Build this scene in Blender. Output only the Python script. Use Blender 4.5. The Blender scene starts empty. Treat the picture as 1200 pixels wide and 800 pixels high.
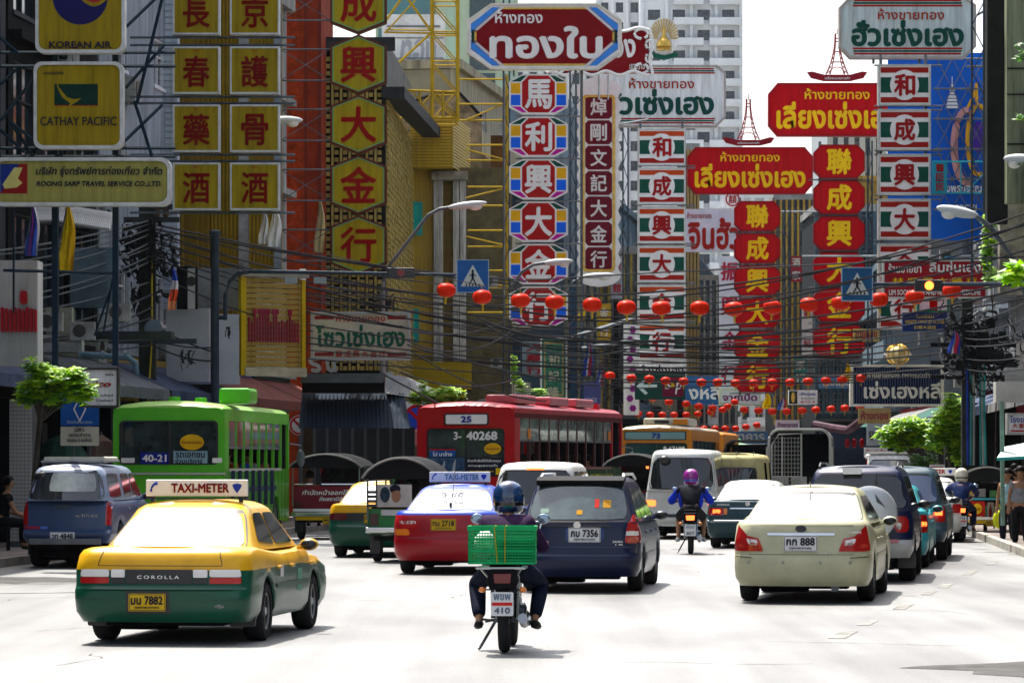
import bpy, math, random
from math import sin, cos, pi, radians, sqrt, atan2
from mathutils import Vector, Matrix
from mathutils.bvhtree import BVHTree
S = bpy.context.scene
COL = S.collection
RND = random.Random(7)
# ---------------------------------------------------------------- camera, world, sun, exposure
F = 4000.0; HC = 1.8; HY = 540.0            # focal length and horizon in photo pixels (1200 wide), eye height
cd = bpy.data.cameras.new('camera'); cam = bpy.data.objects.new('camera', cd); COL.objects.link(cam)
cd.sensor_width = 36; cd.lens = F/1200*36; cd.shift_y = (HY-400)/1200; cd.clip_start = .5; cd.clip_end = 6000
cam.location = (0, 0, HC); cam.rotation_euler = (pi/2, 0, 0); S.camera = cam
SUN_EL, SUN_AZ = radians(62), radians(-22)   # azimuth from +Y towards +X; the sun stands ahead and a little left
w = bpy.data.worlds.new("World"); S.world = w; w.use_nodes = True
nt = w.node_tree; bg = nt.nodes['Background']
sky = nt.nodes.new('ShaderNodeTexSky'); sky.sky_type = 'NISHITA'; sky.sun_disc = False
sky.sun_elevation = SUN_EL; sky.sun_rotation = SUN_AZ; sky.dust_density = 4.5; sky.air_density = 1.0; sky.ozone_density = 1.0
hs = nt.nodes.new('ShaderNodeHueSaturation'); hs.inputs['Saturation'].default_value = .55
nt.links.new(sky.outputs[0], hs.inputs['Color']); nt.links.new(hs.outputs[0], bg.inputs[0]); bg.inputs[1].default_value = .15
sl = bpy.data.lights.new('sun', 'SUN'); sl.energy = 4.6; sl.angle = radians(.6); sl.color = (1, .95, .87)
so = bpy.data.objects.new('sun', sl); COL.objects.link(so)
sd = Vector((sin(SUN_AZ)*cos(SUN_EL), cos(SUN_AZ)*cos(SUN_EL), sin(SUN_EL)))
so.rotation_euler = (-sd).to_track_quat('-Z', 'Y').to_euler()
S.view_settings.view_transform = 'Standard'; S.view_settings.look = 'None'; S.view_settings.exposure = 1.1; S.view_settings.gamma = 1
S.render.film_transparent = False
S.cycles.max_bounces = 6; S.cycles.diffuse_bounces = 3; S.cycles.glossy_bounces = 3; S.cycles.transparent_max_bounces = 6
S.cycles.caustics_reflective = False; S.cycles.caustics_refractive = False

def at(px, py, d):
    return Vector(((px-600)/F*d, d, HC+(HY-py)/F*d))
# ---------------------------------------------------------------- materials
_M = {}
def mat(c, rough=.6, metal=0, var=.12, scale=2., bump=0, coat=0, emit=0, spec=None, streak=False, ior=None):
    """procedural material: base colour with grime noise and optional vertical streaks / relief"""
    key = (c, rough, metal, var, scale, bump, coat, emit, spec, streak, ior)
    if key in _M: return _M[key]
    m = bpy.data.materials.new('material'); m.use_nodes = True; t = m.node_tree; b = t.nodes['Principled BSDF']
    b.inputs['Roughness'].default_value = rough; b.inputs['Metallic'].default_value = metal
    if coat: b.inputs['Coat Weight'].default_value = coat; b.inputs['Coat Roughness'].default_value = .04
    if ior: b.inputs['IOR'].default_value = ior
    b.inputs['Specular IOR Level'].default_value = spec if spec is not None else (.06 if rough >= .4 and not metal else .5)
    b.inputs['Base Color'].default_value = (*c, 1)
    if var > 0:
        tc = t.nodes.new('ShaderNodeTexCoord'); mp = t.nodes.new('ShaderNodeMapping'); n = t.nodes.new('ShaderNodeTexNoise')
        t.links.new(tc.outputs['Object'], mp.inputs[0]); t.links.new(mp.outputs[0], n.inputs[0])
        if streak: mp.inputs['Scale'].default_value = (6, 6, .5)
        n.inputs['Scale'].default_value = scale; n.inputs['Detail'].default_value = 6; n.inputs['Roughness'].default_value = .7
        r = t.nodes.new('ShaderNodeMapRange'); r.inputs[1].default_value = .35; r.inputs[2].default_value = .7
        r.inputs[3].default_value = 1+var*.4; r.inputs[4].default_value = 1-var*1.4
        t.links.new(n.outputs[0], r.inputs[0])
        mx = t.nodes.new('ShaderNodeMix'); mx.data_type = 'RGBA'; mx.blend_type = 'MULTIPLY'; mx.inputs[0].default_value = 1
        mx.inputs[6].default_value = (*c, 1); t.links.new(r.outputs[0], mx.inputs[7]); t.links.new(mx.outputs[2], b.inputs['Base Color'])
        if bump:
            bp = t.nodes.new('ShaderNodeBump'); bp.inputs['Strength'].default_value = bump; bp.inputs['Distance'].default_value = .02
            t.links.new(n.outputs[0], bp.inputs['Height']); t.links.new(bp.outputs[0], b.inputs['Normal'])
    if emit:
        b.inputs['Emission Color'].default_value = (*c, 1); b.inputs['Emission Strength'].default_value = emit
    _M[key] = m; return m
def paint(c): return mat(c, .3, 0, .14, 2.2, 0, .15, 0, .3)
WHITE = mat((.78,.78,.76), .5, 0, .1, 2); DARK = mat((.012,.013,.015), .6, 0, .2, 3); RUB = mat((.02,.02,.022), .8, 0, .2, 4)
BLK = mat((.012,.012,.013), .35, 0, .05); CHROME = mat((.7,.71,.72), .18, 1, .05); STEEL = mat((.12,.13,.14), .5, .3, .3, 3)
GALV = mat((.09,.11,.13), .6, 0, .35, 2); GLASS = mat((.015,.018,.02), .04, 0, 0, 1, 0, .6, ior=1.5); GLASS_GLARE = mat((.2,.22,.23), .1, .0, .5, 1.3, 0, 1, ior=1.9)  # pale rear glass: sky glare partly put into its base colour
CABLE = mat((.018,.019,.022), .6, 0, .1); RED = mat((.5,.003,.005), .5, 0, .12, 3); MAROON = mat((.2,.002,.006), .45, 0, .15, 3)
REDL = mat((.42,.01,.01), .12, 0, .05, 3, 0, .8); LAMPON = mat((.95,.12,.02), .3, 0, 0, 1, 0, 0, 2.2); CLEARL = mat((.75,.72,.7), .1, 0, .05, 3, 0, .8)
AMBER = mat((.75,.2,.01), .2, 0, .05, 3, 0, .6); YELC = mat((.8,.5,.01), .45, 0, .06, 3); GREEN = mat((.01,.09,.05), .5, 0, .15, 3)
YEL = mat((.3,.215,.007), .5, 0, .3, 1.1, 0, 0, 0, None, True); PLY = mat((.85,.56,.008), .5, 0, .12); INK = mat((.015,.015,.03), .5, 0, 0)
CONC = mat((.3,.3,.28), .85, 0, .35, .8, .2); GOLD = mat((.6,.38,.07), .35, .6, .3, 4); BLUE = mat((.01,.1,.42), .4, 0, .1, 3)
TMP = bpy.data.scenes.new('workbench')      # an empty scene in which modifiers and lettering are evaluated quickly
def baked(o, smooth=None):
    TMP.collection.objects.link(o)
    with bpy.context.temp_override(scene=TMP, view_layer=TMP.view_layers[0]):
        dg = bpy.context.evaluated_depsgraph_get(); dg.update(); me = bpy.data.meshes.new_from_object(o.evaluated_get(dg))
    TMP.collection.objects.unlink(o); return me
# ---------------------------------------------------------------- mesh building
class MB:
    def __init__(s): s.v = []; s.f = []; s.m = []; s.mi = 0
    def add(s, vs, fs, m=None):
        o = len(s.v); s.v += [tuple(p) for p in vs]; s.f += [tuple(i+o for i in f) for f in fs]; s.m += [s.mi if m is None else m]*len(fs); return s
    def box(s, x0, x1, y0, y1, z0, z1, m=None):
        return s.add([(x0,y0,z0),(x1,y0,z0),(x1,y1,z0),(x0,y1,z0),(x0,y0,z1),(x1,y0,z1),(x1,y1,z1),(x0,y1,z1)],
                     [(0,3,2,1),(4,5,6,7),(0,1,5,4),(1,2,6,5),(2,3,7,6),(3,0,4,7)], m)
    def cbox(s, c, sx, sy, sz, m=None): return s.box(c[0]-sx/2, c[0]+sx/2, c[1]-sy/2, c[1]+sy/2, c[2]-sz/2, c[2]+sz/2, m)
    def prism(s, poly, y0, y1, m=None):      # polygon in x,z (counter-clockwise seen from -y), extruded along y
        n = len(poly)
        return s.add([(x,y0,z) for x,z in poly]+[(x,y1,z) for x,z in poly],
                     [tuple(range(n)), tuple(range(2*n-1, n-1, -1))]+[(i, i+n, (i+1)%n+n, (i+1)%n) for i in range(n)], m)
    def ring(s, po, pi_, y0, y1, m=None):    # frame between two outlines of the same count
        n = len(po); V = [(x,y0,z) for x,z in po]+[(x,y0,z) for x,z in pi_]+[(x,y1,z) for x,z in po]+[(x,y1,z) for x,z in pi_]; Fs = []
        for i in range(n):
            j = (i+1)%n; Fs += [(i,j,n+j,n+i),(2*n+i,3*n+i,3*n+j,2*n+j),(i,2*n+i,2*n+j,j),(n+i,n+j,3*n+j,3*n+i)]
        return s.add(V, Fs, m)
    def extr(s, poly, x0, x1, m=None):       # polygon in y,z extruded along x
        n = len(poly)
        return s.add([(x0,y,z) for y,z in poly]+[(x1,y,z) for y,z in poly],
                     [tuple(range(n-1,-1,-1)), tuple(range(n, 2*n))]+[(i, (i+1)%n, (i+1)%n+n, i+n) for i in range(n)], m)
    def tube(s, pts, r, n=6, m=None, caps=True):
        pts = [Vector(p) for p in pts]; k = len(pts); V = []; rs = r if isinstance(r, (list, tuple)) else [r]*k
        for i, p in enumerate(pts):
            t = (pts[min(i+1,k-1)]-pts[max(i-1,0)]).normalized()
            a = Vector((0,0,1)) if abs(t.z) < .95 else Vector((1,0,0)); u = t.cross(a).normalized(); w_ = u.cross(t)
            V += [p+(u*cos(2*pi*j/n)+w_*sin(2*pi*j/n))*rs[i] for j in range(n)]
        Fs = [(i*n+j, i*n+(j+1)%n, (i+1)*n+(j+1)%n, (i+1)*n+j) for i in range(k-1) for j in range(n)]
        if caps: Fs += [tuple(range(n-1,-1,-1)), tuple(range((k-1)*n, k*n))]
        return s.add(V, Fs, m)
    def lathe(s, prof, c=(0,0,0), ax='z', n=16, m=None):     # prof: (radius, height)
        V = []
        for r, h in prof:
            for j in range(n):
                a = 2*pi*j/n; q = (r*cos(a), r*sin(a), h)
                if ax == 'x': q = (q[2], q[0], q[1])
                if ax == 'y': q = (q[1], q[2], q[0])
                V.append((q[0]+c[0], q[1]+c[1], q[2]+c[2]))
        k = len(prof)
        Fs = [(i*n+j, i*n+(j+1)%n, (i+1)*n+(j+1)%n, (i+1)*n+j) for i in range(k-1) for j in range(n)]
        Fs += [tuple(range(n-1,-1,-1)), tuple(range((k-1)*n, k*n))]
        return s.add(V, Fs, m)
    def ell(s, c, rx, ry, rz, n=12, k=8, m=None):
        s0 = len(s.v); s.lathe([(max(sin(pi*i/k),.02), -cos(pi*i/k)) for i in range(k+1)], n=n, m=m)
        for i in range(s0, len(s.v)):
            v = s.v[i]; s.v[i] = (v[0]*rx+c[0], v[1]*ry+c[1], v[2]*rz+c[2])
        return s
    def xf(s, M, i0=0):
        for i in range(i0, len(s.v)): s.v[i] = tuple(M @ Vector(s.v[i]))
        return s
    def build(s, name, mats, parent=None, smooth=0, label=None, bevel=0):
        me = bpy.data.meshes.new(name); me.from_pydata(s.v, [], s.f)
        for mm in (mats if isinstance(mats, (list, tuple)) else [mats]): me.materials.append(mm)
        me.polygons.foreach_set('material_index', s.m)
        if smooth:
            me.polygons.foreach_set('use_smooth', [True]*len(s.f)); me.update(); me.set_sharp_from_angle(angle=radians(smooth))
        me.update(); o = bpy.data.objects.new(name, me); COL.objects.link(o)
        if parent is not None: o.parent = parent
        if label: o['label'] = label
        if bevel:
            bv = o.modifiers.new('bevel', 'BEVEL'); bv.width = bevel; bv.segments = 2; bv.limit_method = 'ANGLE'
        return o
def tag(o, label=None, cat=None, group=None, kind=None):
    if label: o['label'] = label
    if cat: o['category'] = cat
    if group: o['group'] = group
    if kind: o['kind'] = kind
    return o
def thing(name, label, cat, loc=(0,0,0), rz=0, group=None):
    o = bpy.data.objects.new(name, None); o.empty_display_size = .2; COL.objects.link(o); o.location = loc; o.rotation_euler = (0,0,rz)
    return tag(o, label, cat, group)
def inst(o, name, parent, loc=(0,0,0), rot=(0,0,0), sc=(1,1,1)):
    c = bpy.data.objects.new(name, o.data); COL.objects.link(c); c.parent = parent; c.location = loc; c.rotation_euler = rot; c.scale = sc
    for md in o.modifiers:
        b = c.modifiers.new(md.name, md.type)
        if md.type == 'BEVEL': b.width = md.width; b.segments = md.segments; b.limit_method = 'ANGLE'
    return c
def kids(o): return [c for c in list(bpy.data.objects) if c.parent == o]
def copy_tree(o, parent=None, children=None):
    c = o.copy(); COL.objects.link(c)
    if parent is not None: c.parent = parent
    for ch in o.children: copy_tree(ch, c)
    return c
ORD = 'first second third fourth fifth sixth seventh eighth ninth tenth eleventh twelfth thirteenth fourteenth fifteenth sixteenth seventeenth eighteenth nineteenth twentieth'.split()
# ---------------------------------------------------------------- lettering
_T = {}
def glyphs(s, bold, shear=0, sp=1.0):
    key = (s, bold, shear, sp)
    if key in _T: return _T[key]
    c = bpy.data.curves.new('lettering', 'FONT'); c.body = s; c.resolution_u = 3; c.shear = shear; c.space_character = sp; c.align_x = 'CENTER'
    cjk = any(0x3000 < ord(ch) < 0xa000 for ch in s)
    o = bpy.data.objects.new('lettering', c); me = baked(o)
    v = [tuple(p.co) for p in me.vertices]; f = [tuple(p.vertices) for p in me.polygons]
    bpy.data.objects.remove(o); bpy.data.meshes.remove(me); bpy.data.curves.remove(c)
    par = list(range(len(v)))                      # every separate stroke a hair in front of the last, so that none lie in one plane
    def fd(i):
        while par[i] != i: par[i] = par[par[i]]; i = par[i]
        return i
    for q in f:
        for i in q[1:]: par[fd(i)] = fd(q[0])
    isl = {}; zi = [isl.setdefault(fd(i), len(isl)) % 6 for i in range(len(v))]
    V, Fs = [], []
    sh = [(0,0)] if not bold else [(0,0),(bold,0),(-bold,0),(0,bold),(0,-bold),(bold*.7,bold*.7),(-bold*.7,-bold*.7)]
    for k, (dx, dy) in enumerate(sh):
        o_ = len(V); V += [(x+dx, y+dy, k*6+zi[i]) for i, (x,y,_) in enumerate(v)]; Fs += [tuple(i+o_ for i in q) for q in f]
    xs = [p[0] for p in V]; ys = [p[1] for p in V]
    _T[key] = (V, Fs, min(xs), max(xs), min(ys), max(ys)); return _T[key]
def text(parent, s, cx, cz, w_, h, y, m, bold=.02, shear=0, thick=0, name='lettering', sp=1.0, fit=True, M=None):
    """lettering facing -y, fitted into a box w_ x h around (cx, cz) at depth y"""
    V, Fs, x0, x1, y0, y1 = glyphs(s, bold, shear, sp)
    kx = w_/(x1-x0); kz = h/(y1-y0)
    if not w_: kx = kz
    if not h: kz = kx
    mx, my = (x0+x1)/2, (y0+y1)/2
    un = min(.0005, .003*max(h, .05)); P = [((x-mx)*kx+cx, y-un*k, (yy-my)*kz+cz) for x,yy,k in V]
    b = MB(); b.add(P, Fs)
    if thick:   # raised letters: closed by side walls along the outline of each layer
        from collections import Counter
        cnt = Counter()
        for f in Fs:
            for i in range(len(f)): cnt[frozenset((f[i], f[(i+1)%len(f)]))] += 1
        n = len(P); b.v += [(p[0], p[1]+thick, p[2]) for p in P]
        for f in Fs:
            for i in range(len(f)):
                a, c = f[i], f[(i+1)%len(f)]
                if cnt[frozenset((a,c))] == 1: b.f.append((c, a, a+n, c+n)); b.m.append(0)
    if M is not None: b.xf(M)
    return b.build(name, m, parent)
def rrect(x0, x1, z0, z1, r, n=4):
    o = []
    for cx, cz, a0 in ((x1-r,z0+r,-90),(x1-r,z1-r,0),(x0+r,z1-r,90),(x0+r,z0+r,180)):
        for i in range(n+1): a = radians(a0+90*i/n); o.append((cx+r*cos(a), cz+r*sin(a)))
    return o
def cham(x0, x1, z0, z1, c, d=None):
    d = c if d is None else d
    return [(x0+c,z0),(x1-c,z0),(x1,z0+d),(x1,z1-d),(x1-c,z1),(x0+c,z1),(x0,z1-d),(x0,z0+d)]
def inset(poly, k, cx=None, cz=None):     # shrink towards the centre by k metres
    xs = [p[0] for p in poly]; zs = [p[1] for p in poly]; cx = (min(xs)+max(xs))/2; cz = (min(zs)+max(zs))/2
    W, H = (max(xs)-min(xs))/2, (max(zs)-min(zs))/2
    return [((x-cx)*(1-k/W)+cx, (z-cz)*(1-k/H)+cz) for x,z in poly]
# ---------------------------------------------------------------- the ground
# the street runs about 8 degrees to the right of the view and narrows in the distance
LF = [(20,-14.6),(60,-12.0),(72,-10.4),(85,-8.9),(100,-6.9),(110,-5.6),(150,.2),(200,7),(300,17.5),(400,26.5),(460,32)]    # left house fronts (y, x)
RF = [(20,10.2),(60,12.4),(75,13.6),(100,15.6),(140,18),(200,20.6),(300,26.2),(400,32.2),(460,36)]
def lerp(tb, y):
    for (a, xa), (b, xb) in zip(tb, tb[1:]):
        if y <= b: return xa+(xb-xa)*(y-a)/(b-a)
    return tb[-1][1]
def road_mat():
    m = bpy.data.materials.new('asphalt'); m.use_nodes = True; t = m.node_tree; b = t.nodes['Principled BSDF']
    tc = t.nodes.new('ShaderNodeTexCoord'); L = t.links.new
    def noise(sc, det, mp=None):
        n = t.nodes.new('ShaderNodeTexNoise'); n.inputs['Scale'].default_value = sc; n.inputs['Detail'].default_value = det
        if mp:
            q = t.nodes.new('ShaderNodeMapping'); q.inputs['Scale'].default_value = mp; q.inputs['Rotation'].default_value = (0,0,.13); L(tc.outputs['Object'], q.inputs[0]); L(q.outputs[0], n.inputs[0])
        else: L(tc.outputs['Object'], n.inputs[0])
        return n
    big = noise(.35, 5, (1,.35,1)); fine = noise(30, 8); streak = noise(1.2, 6, (1.6,.06,1))
    cr = t.nodes.new('ShaderNodeValToRGB'); cr.color_ramp.elements[0].position = .28; cr.color_ramp.elements[0].color = (.07,.07,.072,1)
    cr.color_ramp.elements[1].position = .62; cr.color_ramp.elements[1].color = (.185,.185,.182,1); L(big.outputs[0], cr.inputs[0])
    mx = t.nodes.new('ShaderNodeMix'); mx.data_type = 'RGBA'; mx.blend_type = 'OVERLAY'; mx.inputs[0].default_value = .55; L(cr.outputs[0], mx.inputs[6]); L(fine.outputs[0], mx.inputs[7])
    m2 = t.nodes.new('ShaderNodeMix'); m2.data_type = 'RGBA'; m2.blend_type = 'OVERLAY'; m2.inputs[0].default_value = .6; L(mx.outputs[2], m2.inputs[6]); L(streak.outputs[0], m2.inputs[7])
    L(m2.outputs[2], b.inputs['Base Color']); b.inputs['Roughness'].default_value = .55
    bp = t.nodes.new('ShaderNodeBump'); bp.inputs['Strength'].default_value = .5; bp.inputs['Distance'].default_value = .01; L(fine.outputs[0], bp.inputs['Height']); L(bp.outputs[0], b.inputs['Normal'])
    return m
g = MB(); g.add([(-900,-60,0),(900,-60,0),(900,2500,0),(-900,2500,0)], [(0,1,2,3)])
tag(g.build('ground', CONC), kind='structure')
def strip(name, ya, yb, fx0, fx1, z0, z1, m, step=10):
    b = MB(); n = int((yb-ya)/step)+1; ys = [ya+(yb-ya)*i/n for i in range(n+1)]
    for a, c in zip(ys, ys[1:]):
        o = [(fx0(a),a,z1),(fx1(a),a,z1),(fx1(c),c,z1),(fx0(c),c,z1)]
        if z0 is None: b.add(o, [(0,1,2,3)])
        else: b.add(o+[(p[0],p[1],z0) for p in o], [(0,1,2,3),(1,5,6,2),(0,3,7,4),(0,4,5,1)])
    return tag(b.build(name, m), kind='structure')
KL = lambda y: lerp(LF, y)+3.4; KR = lambda y: lerp(RF, y)-3.0
strip('road', 4, 428, KL, KR, None, .004, road_mat())
PAVE = mat((.2,.17,.155), .8, 0, .3, 3, .3)
strip('pavement', 20, 428, lambda y: lerp(LF, y)-9, KL, .002, .14, PAVE); strip('pavement', 20, 428, KR, lambda y: lerp(RF, y)+9, .002, .14, PAVE)
for i, (k0, s0) in enumerate(((KL,0),(KR,-.16))):
    strip('kerb', 20, 300, lambda y: k0(y)+s0-.0, lambda y: k0(y)+s0+.16, .002, .155, mat((.36,.34,.3), .8, 0, .3, 2))
# paving slabs with their joints on the near left pavement: rows run as far as they can be told apart
LINE = mat((.25,.245,.23), .7, 0, .6, 2.5)
b = MB()      # worn lane dashes near the right kerb
for (px, py, w_, l_) in ((972,744,.18,1.5),(1005,730,.14,1.2),(1045,711,.16,1.5),(1078,695,.14,1.3),(1095,686,.16,1.8),(1122,671,.16,2.2),(1150,660,.14,2),(1176,648,.14,2)):
    d = HC*F/(py-HY); x = (px-600)/F*d; s_ = .19
    b.add([(x-w_/2,d-l_/2,.009),(x+w_/2,d-l_/2,.009),(x+w_/2+s_*l_,d+l_/2,.009),(x-w_/2+s_*l_,d+l_/2,.009)], [(0,1,2,3)])
for (px, py, l_) in ((30,686,3),(62,684,3),(10,697,1.5)):
    d = HC*F/(py-HY); x = (px-600)/F*d
    b.add([(x-1.1,d,.009),(x+1.2,d+.9,.009),(x+1.2,d+1.05,.009),(x-1.1,d+.15,.009)], [(0,1,2,3)])
tag(b.build('road_marking', LINE), kind='structure')
b = MB()      # two uneven darker areas on the road surface
for (x0, x1, y0, y1) in ((3.4,9,27.5,31),(-9,-6.2,50,53)):
    n = 24; cx, cy = (x0+x1)/2, (y0+y1)/2; b.add([(cx+(x1-x0)/2*cos(2*pi*i/n)*RND.uniform(.75,1.1), cy+(y1-y0)/2*sin(2*pi*i/n)*RND.uniform(.75,1.1), .007) for i in range(n)], [tuple(range(n))])
tag(b.build('dark_road_area', mat((.09,.088,.085), .8, 0, .4, 1.5, .3)), kind='structure')
b = MB(); R_ = random.Random(4)      # tarred cracks
for (x, y) in ((2.5,34),(6,30),(-5,36),(4.4,41),(1,30.5),(-2,44),(5.6,33),(7,46),(-6.5,44),(.5,50),(3,55),(-4,30)):
    p = Vector((x,y)); a = R_.uniform(-.2,.5) if R_.random() < .6 else R_.uniform(1.2,1.6)
    for k in range(R_.randint(6,12)):
        q = p+Vector((cos(a),sin(a)))*R_.uniform(.15,.35); n_ = Vector((-(q-p).y,(q-p).x)).normalized()*R_.uniform(.003,.008)
        b.add([(p.x-n_.x,p.y-n_.y*2,.0075),(q.x-n_.x,q.y-n_.y*2,.0075),(q.x+n_.x,q.y+n_.y*2,.0075),(p.x+n_.x,p.y+n_.y*2,.0075)], [(0,1,2,3)]); p = q; a += R_.uniform(-.6,.6)
tag(b.build('road_crack', mat((.05,.05,.05), .8), None), kind='structure')
m = MB(); m.lathe([(.3,.006),(.3,.012),(.01,.013)], (5.6,52,0), n=20)
tag(m.build('manhole_cover', STEEL), 'round iron manhole cover set in the empty road', 'manhole cover')
# ---------------------------------------------------------------- signs
def frame(px0, px1, py0, py1, d):
    """photo rectangle -> centre point, width and height in metres at distance d"""
    c = at((px0+px1)/2, (py0+py1)/2, d); return c, (px1-px0)/F*d, (py1-py0)/F*d
ALU = mat((.5,.5,.48), .4, .5, .25, 3); CREAM = mat((.6,.57,.42), .5, 0, .2, 1.5, 0, 0, 0, None, True)
SGRN = mat((.008,.075,.05), .5, 0, .1); SRED = mat((.33,.015,.01), .5, 0, .1); SORG = mat((.48,.06,.01), .5, 0, .12)
def sign_root(name, lab, px0, px1, py0, py1, d, rz=0, cat='sign', group=None):
    c, W, H = frame(px0, px1, py0, py1, d)
    return thing(name, lab, cat, c, rz, group), W/2, H/2
def board(r, poly, m, fr=None, fm=ALU, depth=.22, name='board'):
    b = MB(); b.prism(poly, 0, depth); o = b.build(name, m, r)
    if fr:
        f = MB(); f.ring([(x,z) for x,z in inset(poly, -.02)], inset(poly, fr), -.035, depth+.02); f.build('frame', fm, r)
    return o
def flat(r, polys, m, y=-.004, name='stripe', th=.002):
    b = MB()
    for p in polys: b.prism(p, y, y+th)
    return b.build(name, m, r)
def rect(x0, x1, z0, z1): return [(x0,z0),(x1,z0),(x1,z1),(x0,z1)]
def struts(r, W, H, side, L, m=GALV, rr=.03, y=.12, n=2, name='bracket', diag=True):
    """steel bracket frame reaching from the sign to the wall on one side"""
    x0 = W*side; x1 = (W+L)*side
    for i in range(n):
        z = H*.85*(1-2*i/max(n-1,1)); b = MB(); b.tube([(x0,y,z),(x1,y,z)], rr); 
        if diag and i < n-1: b.tube([(x0,y,z),(x1,y,H*.85*(1-2*(i+1)/(n-1)))], rr*.7)
        b.build(name, m, r)
# -- airline and travel signs on the left
r, W, H = sign_root('shop_sign', 'square yellow airline sign with round red and blue swirl, at the top left', 43, 145, -40, 61, 58)
board(r, rrect(-W, W, -H, H, .13), YEL, .035)
def swirl(r, cx, cz, R, y):
    up = [(cx+R*cos(a), cz+R*sin(a)) for a in [radians(5+170*i/20) for i in range(21)]]
    wave = [(cx-R+2*R*t, cz+.28*R*sin(2*pi*t)) for t in [i/16 for i in range(1,16)]]
    flat(r, [up+[(x,z+.07*R) for x,z in wave]], mat((.33,.02,.02), .5), y, 'emblem')
    dn = [(cx+R*cos(a), cz+R*sin(a)) for a in [radians(185+170*i/20) for i in range(21)]]
    flat(r, [dn+[(x,z-.07*R) for x,z in reversed(wave)]], mat((.012,.012,.09), .5), y-.001, 'emblem')
swirl(r, 0, .2, .47, -.004)
text(r, 'KOREAN AIR', 0, -H+.12, 1.06, .12, -.004, INK, .035)
r, W, H = sign_root('shop_sign', 'square yellow airline sign with green block and brushed wing mark', 41, 143, 74, 173, 58)
board(r, rrect(-W, W, -H, H, .13), YEL, .035)
flat(r, [rect(-.41,.33,.0,.36)], mat((.006,.03,.02), .5), -.004, 'emblem_block')
flat(r, [rect(-.41,.33,-.012,.0)], SRED, -.005, 'emblem_line')
flat(r, [[(-.37,.43),(-.33,.3),(-.2,.14),(-.08,.1),(.05,.12),(-.04,.05),(-.19,-.04),(-.14,.03),(-.28,.14),(-.36,.3)]], YEL, -.008, 'wing_mark')
text(r, 'คาเธ่ย์แปซิฟิค', -.42, .55, .34, .06, -.004, INK, .01)
text(r, 'CATHAY PACIFIC', 0, -.27, 1.3, .15, -.004, INK, .012)
r, W, H = sign_root('shop_sign', 'long yellow travel service sign with red and blue ship mark', -8, 199, 186, 240, 58)
board(r, rrect(-W, W, -H, H, .16), mat((.3,.28,.07), .5, 0, .25, 1.2, 0, 0, 0, None, True), .04)
flat(r, [rect(-1.38,-.92,-.2,.3)], mat((.25,.012,.012), .5), -.004, 'emblem_block')
flat(r, [[(-1.38,-.2),(-1.05,.3),(-1.38,.3)]], mat((.01,.03,.2), .5), -.008, 'emblem')
flat(r, [[(-1.34,-.05),(-1.14,.24),(-1.0,.24),(-1.08,.05),(-1.0,-.02),(-1.1,-.1),(-1.3,-.12)]], mat((.55,.5,.15), .5), -.012, 'ship_mark')
text(r, 'บริษัท รุ่งทรัพย์การท่องเที่ยว จำกัด', .3, .17, 2.15, .19, -.004, INK, .02, .2)
text(r, 'ROONG SARP TRAVEL SERVICE CO.,LTD.', .3, -.04, 2.13, .1, -.004, INK, .035, .15)
# -- two columns of yellow medicine shop squares
for cidx, (px0, px1, chs, nm) in enumerate(((203,257,'長春藥酒','left'),(270,327,'京護骨酒','right'))):
    c, W, _ = frame(px0, px1, 0, 1, 78); W /= 2
    r = thing('vertical_sign', 'column of four square yellow boxes with dark red Chinese characters, %s one of the pair' % nm, 'sign', at((px0+px1)/2, 113, 78), 0, 'paired yellow column signs')
    for k, ch in enumerate(chs):
        z = (113-(13+68*k+ (1.5 if k else 0)))/F*78
        b = MB(); b.box(-W, W, 0, .3, z-.53, z+.53); p = b.build('sign_box', YEL, r)
        f = MB(); f.ring(rect(-W-.01,W+.01,z-.54,z+.54), rect(-W+.03,W-.03,z-.5,z+.5), -.02, .31); f.build('frame', ALU, p)
        text(p, ch, 0, z-.03, .62, .72, -.004, mat((.16,.003,.002), .55, 0, .3, 6), .02, thick=.003)
        text(p, 'ยา', 0, z+.44, .1, .05, -.004, mat((.3,.015,.01), .55, 0, .3, 6), .01)
        for zz in (z+.55, z-.55): MB().tube([(-W-1.0 if cidx == 0 else -W-.3,.15,zz+(.04 if zz > z else -.04)),(W+.35,.15,zz+(.04 if zz > z else -.04))], .03).build('bracket', GALV, r)
# -- yellow hexagon column
r = thing('vertical_sign', 'tall column of yellow hexagon boards with green neon edge and red Chinese characters', 'sign', at(420, 147, 92))
for k, ch in enumerate('成興大金行'):
    z = (147-(5+70.5*k))/F*92; W = .76; H = .8
    hx = [(-W,z-.5),(0,z-H),(W,z-.5),(W,z+.5),(0,z+H),(-W,z+.5)]
    p = MB().prism(hx, 0, .3).build('sign_box', mat((.36,.29,.008), .5, 0, .3, 1.1, 0, 0, 0, None, True), r)
    MB().ring(hx, inset(hx, .06), -.035, .32).build('frame', mat((.12,.03,.015), .5, 0, .2), p)
    MB().ring(inset(hx,.065), inset(hx,.085), -.03, -.004).build('neon_tube', mat((.06,.45,.2), .3), p)
    text(p, ch, 0, z, .98, .98, -.01, mat((.25,.002,.002), .4, 0, .12, 3), .022, thick=.03)
    b = MB()
    for s_ in (-1,): 
        for zz in (z+.42, z-.42): b.tube([(-W*1.0,.15,zz),(-W-1.35,.15,zz)], .025)
        b.tube([(-W,.15,z+.42),(-W-1.35,.15,z-.42)], .014); b.tube([(-W,.15,z-.42),(-W-1.35,.15,z+.42)], .014)
    b.build('bracket', GALV, r)
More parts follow.
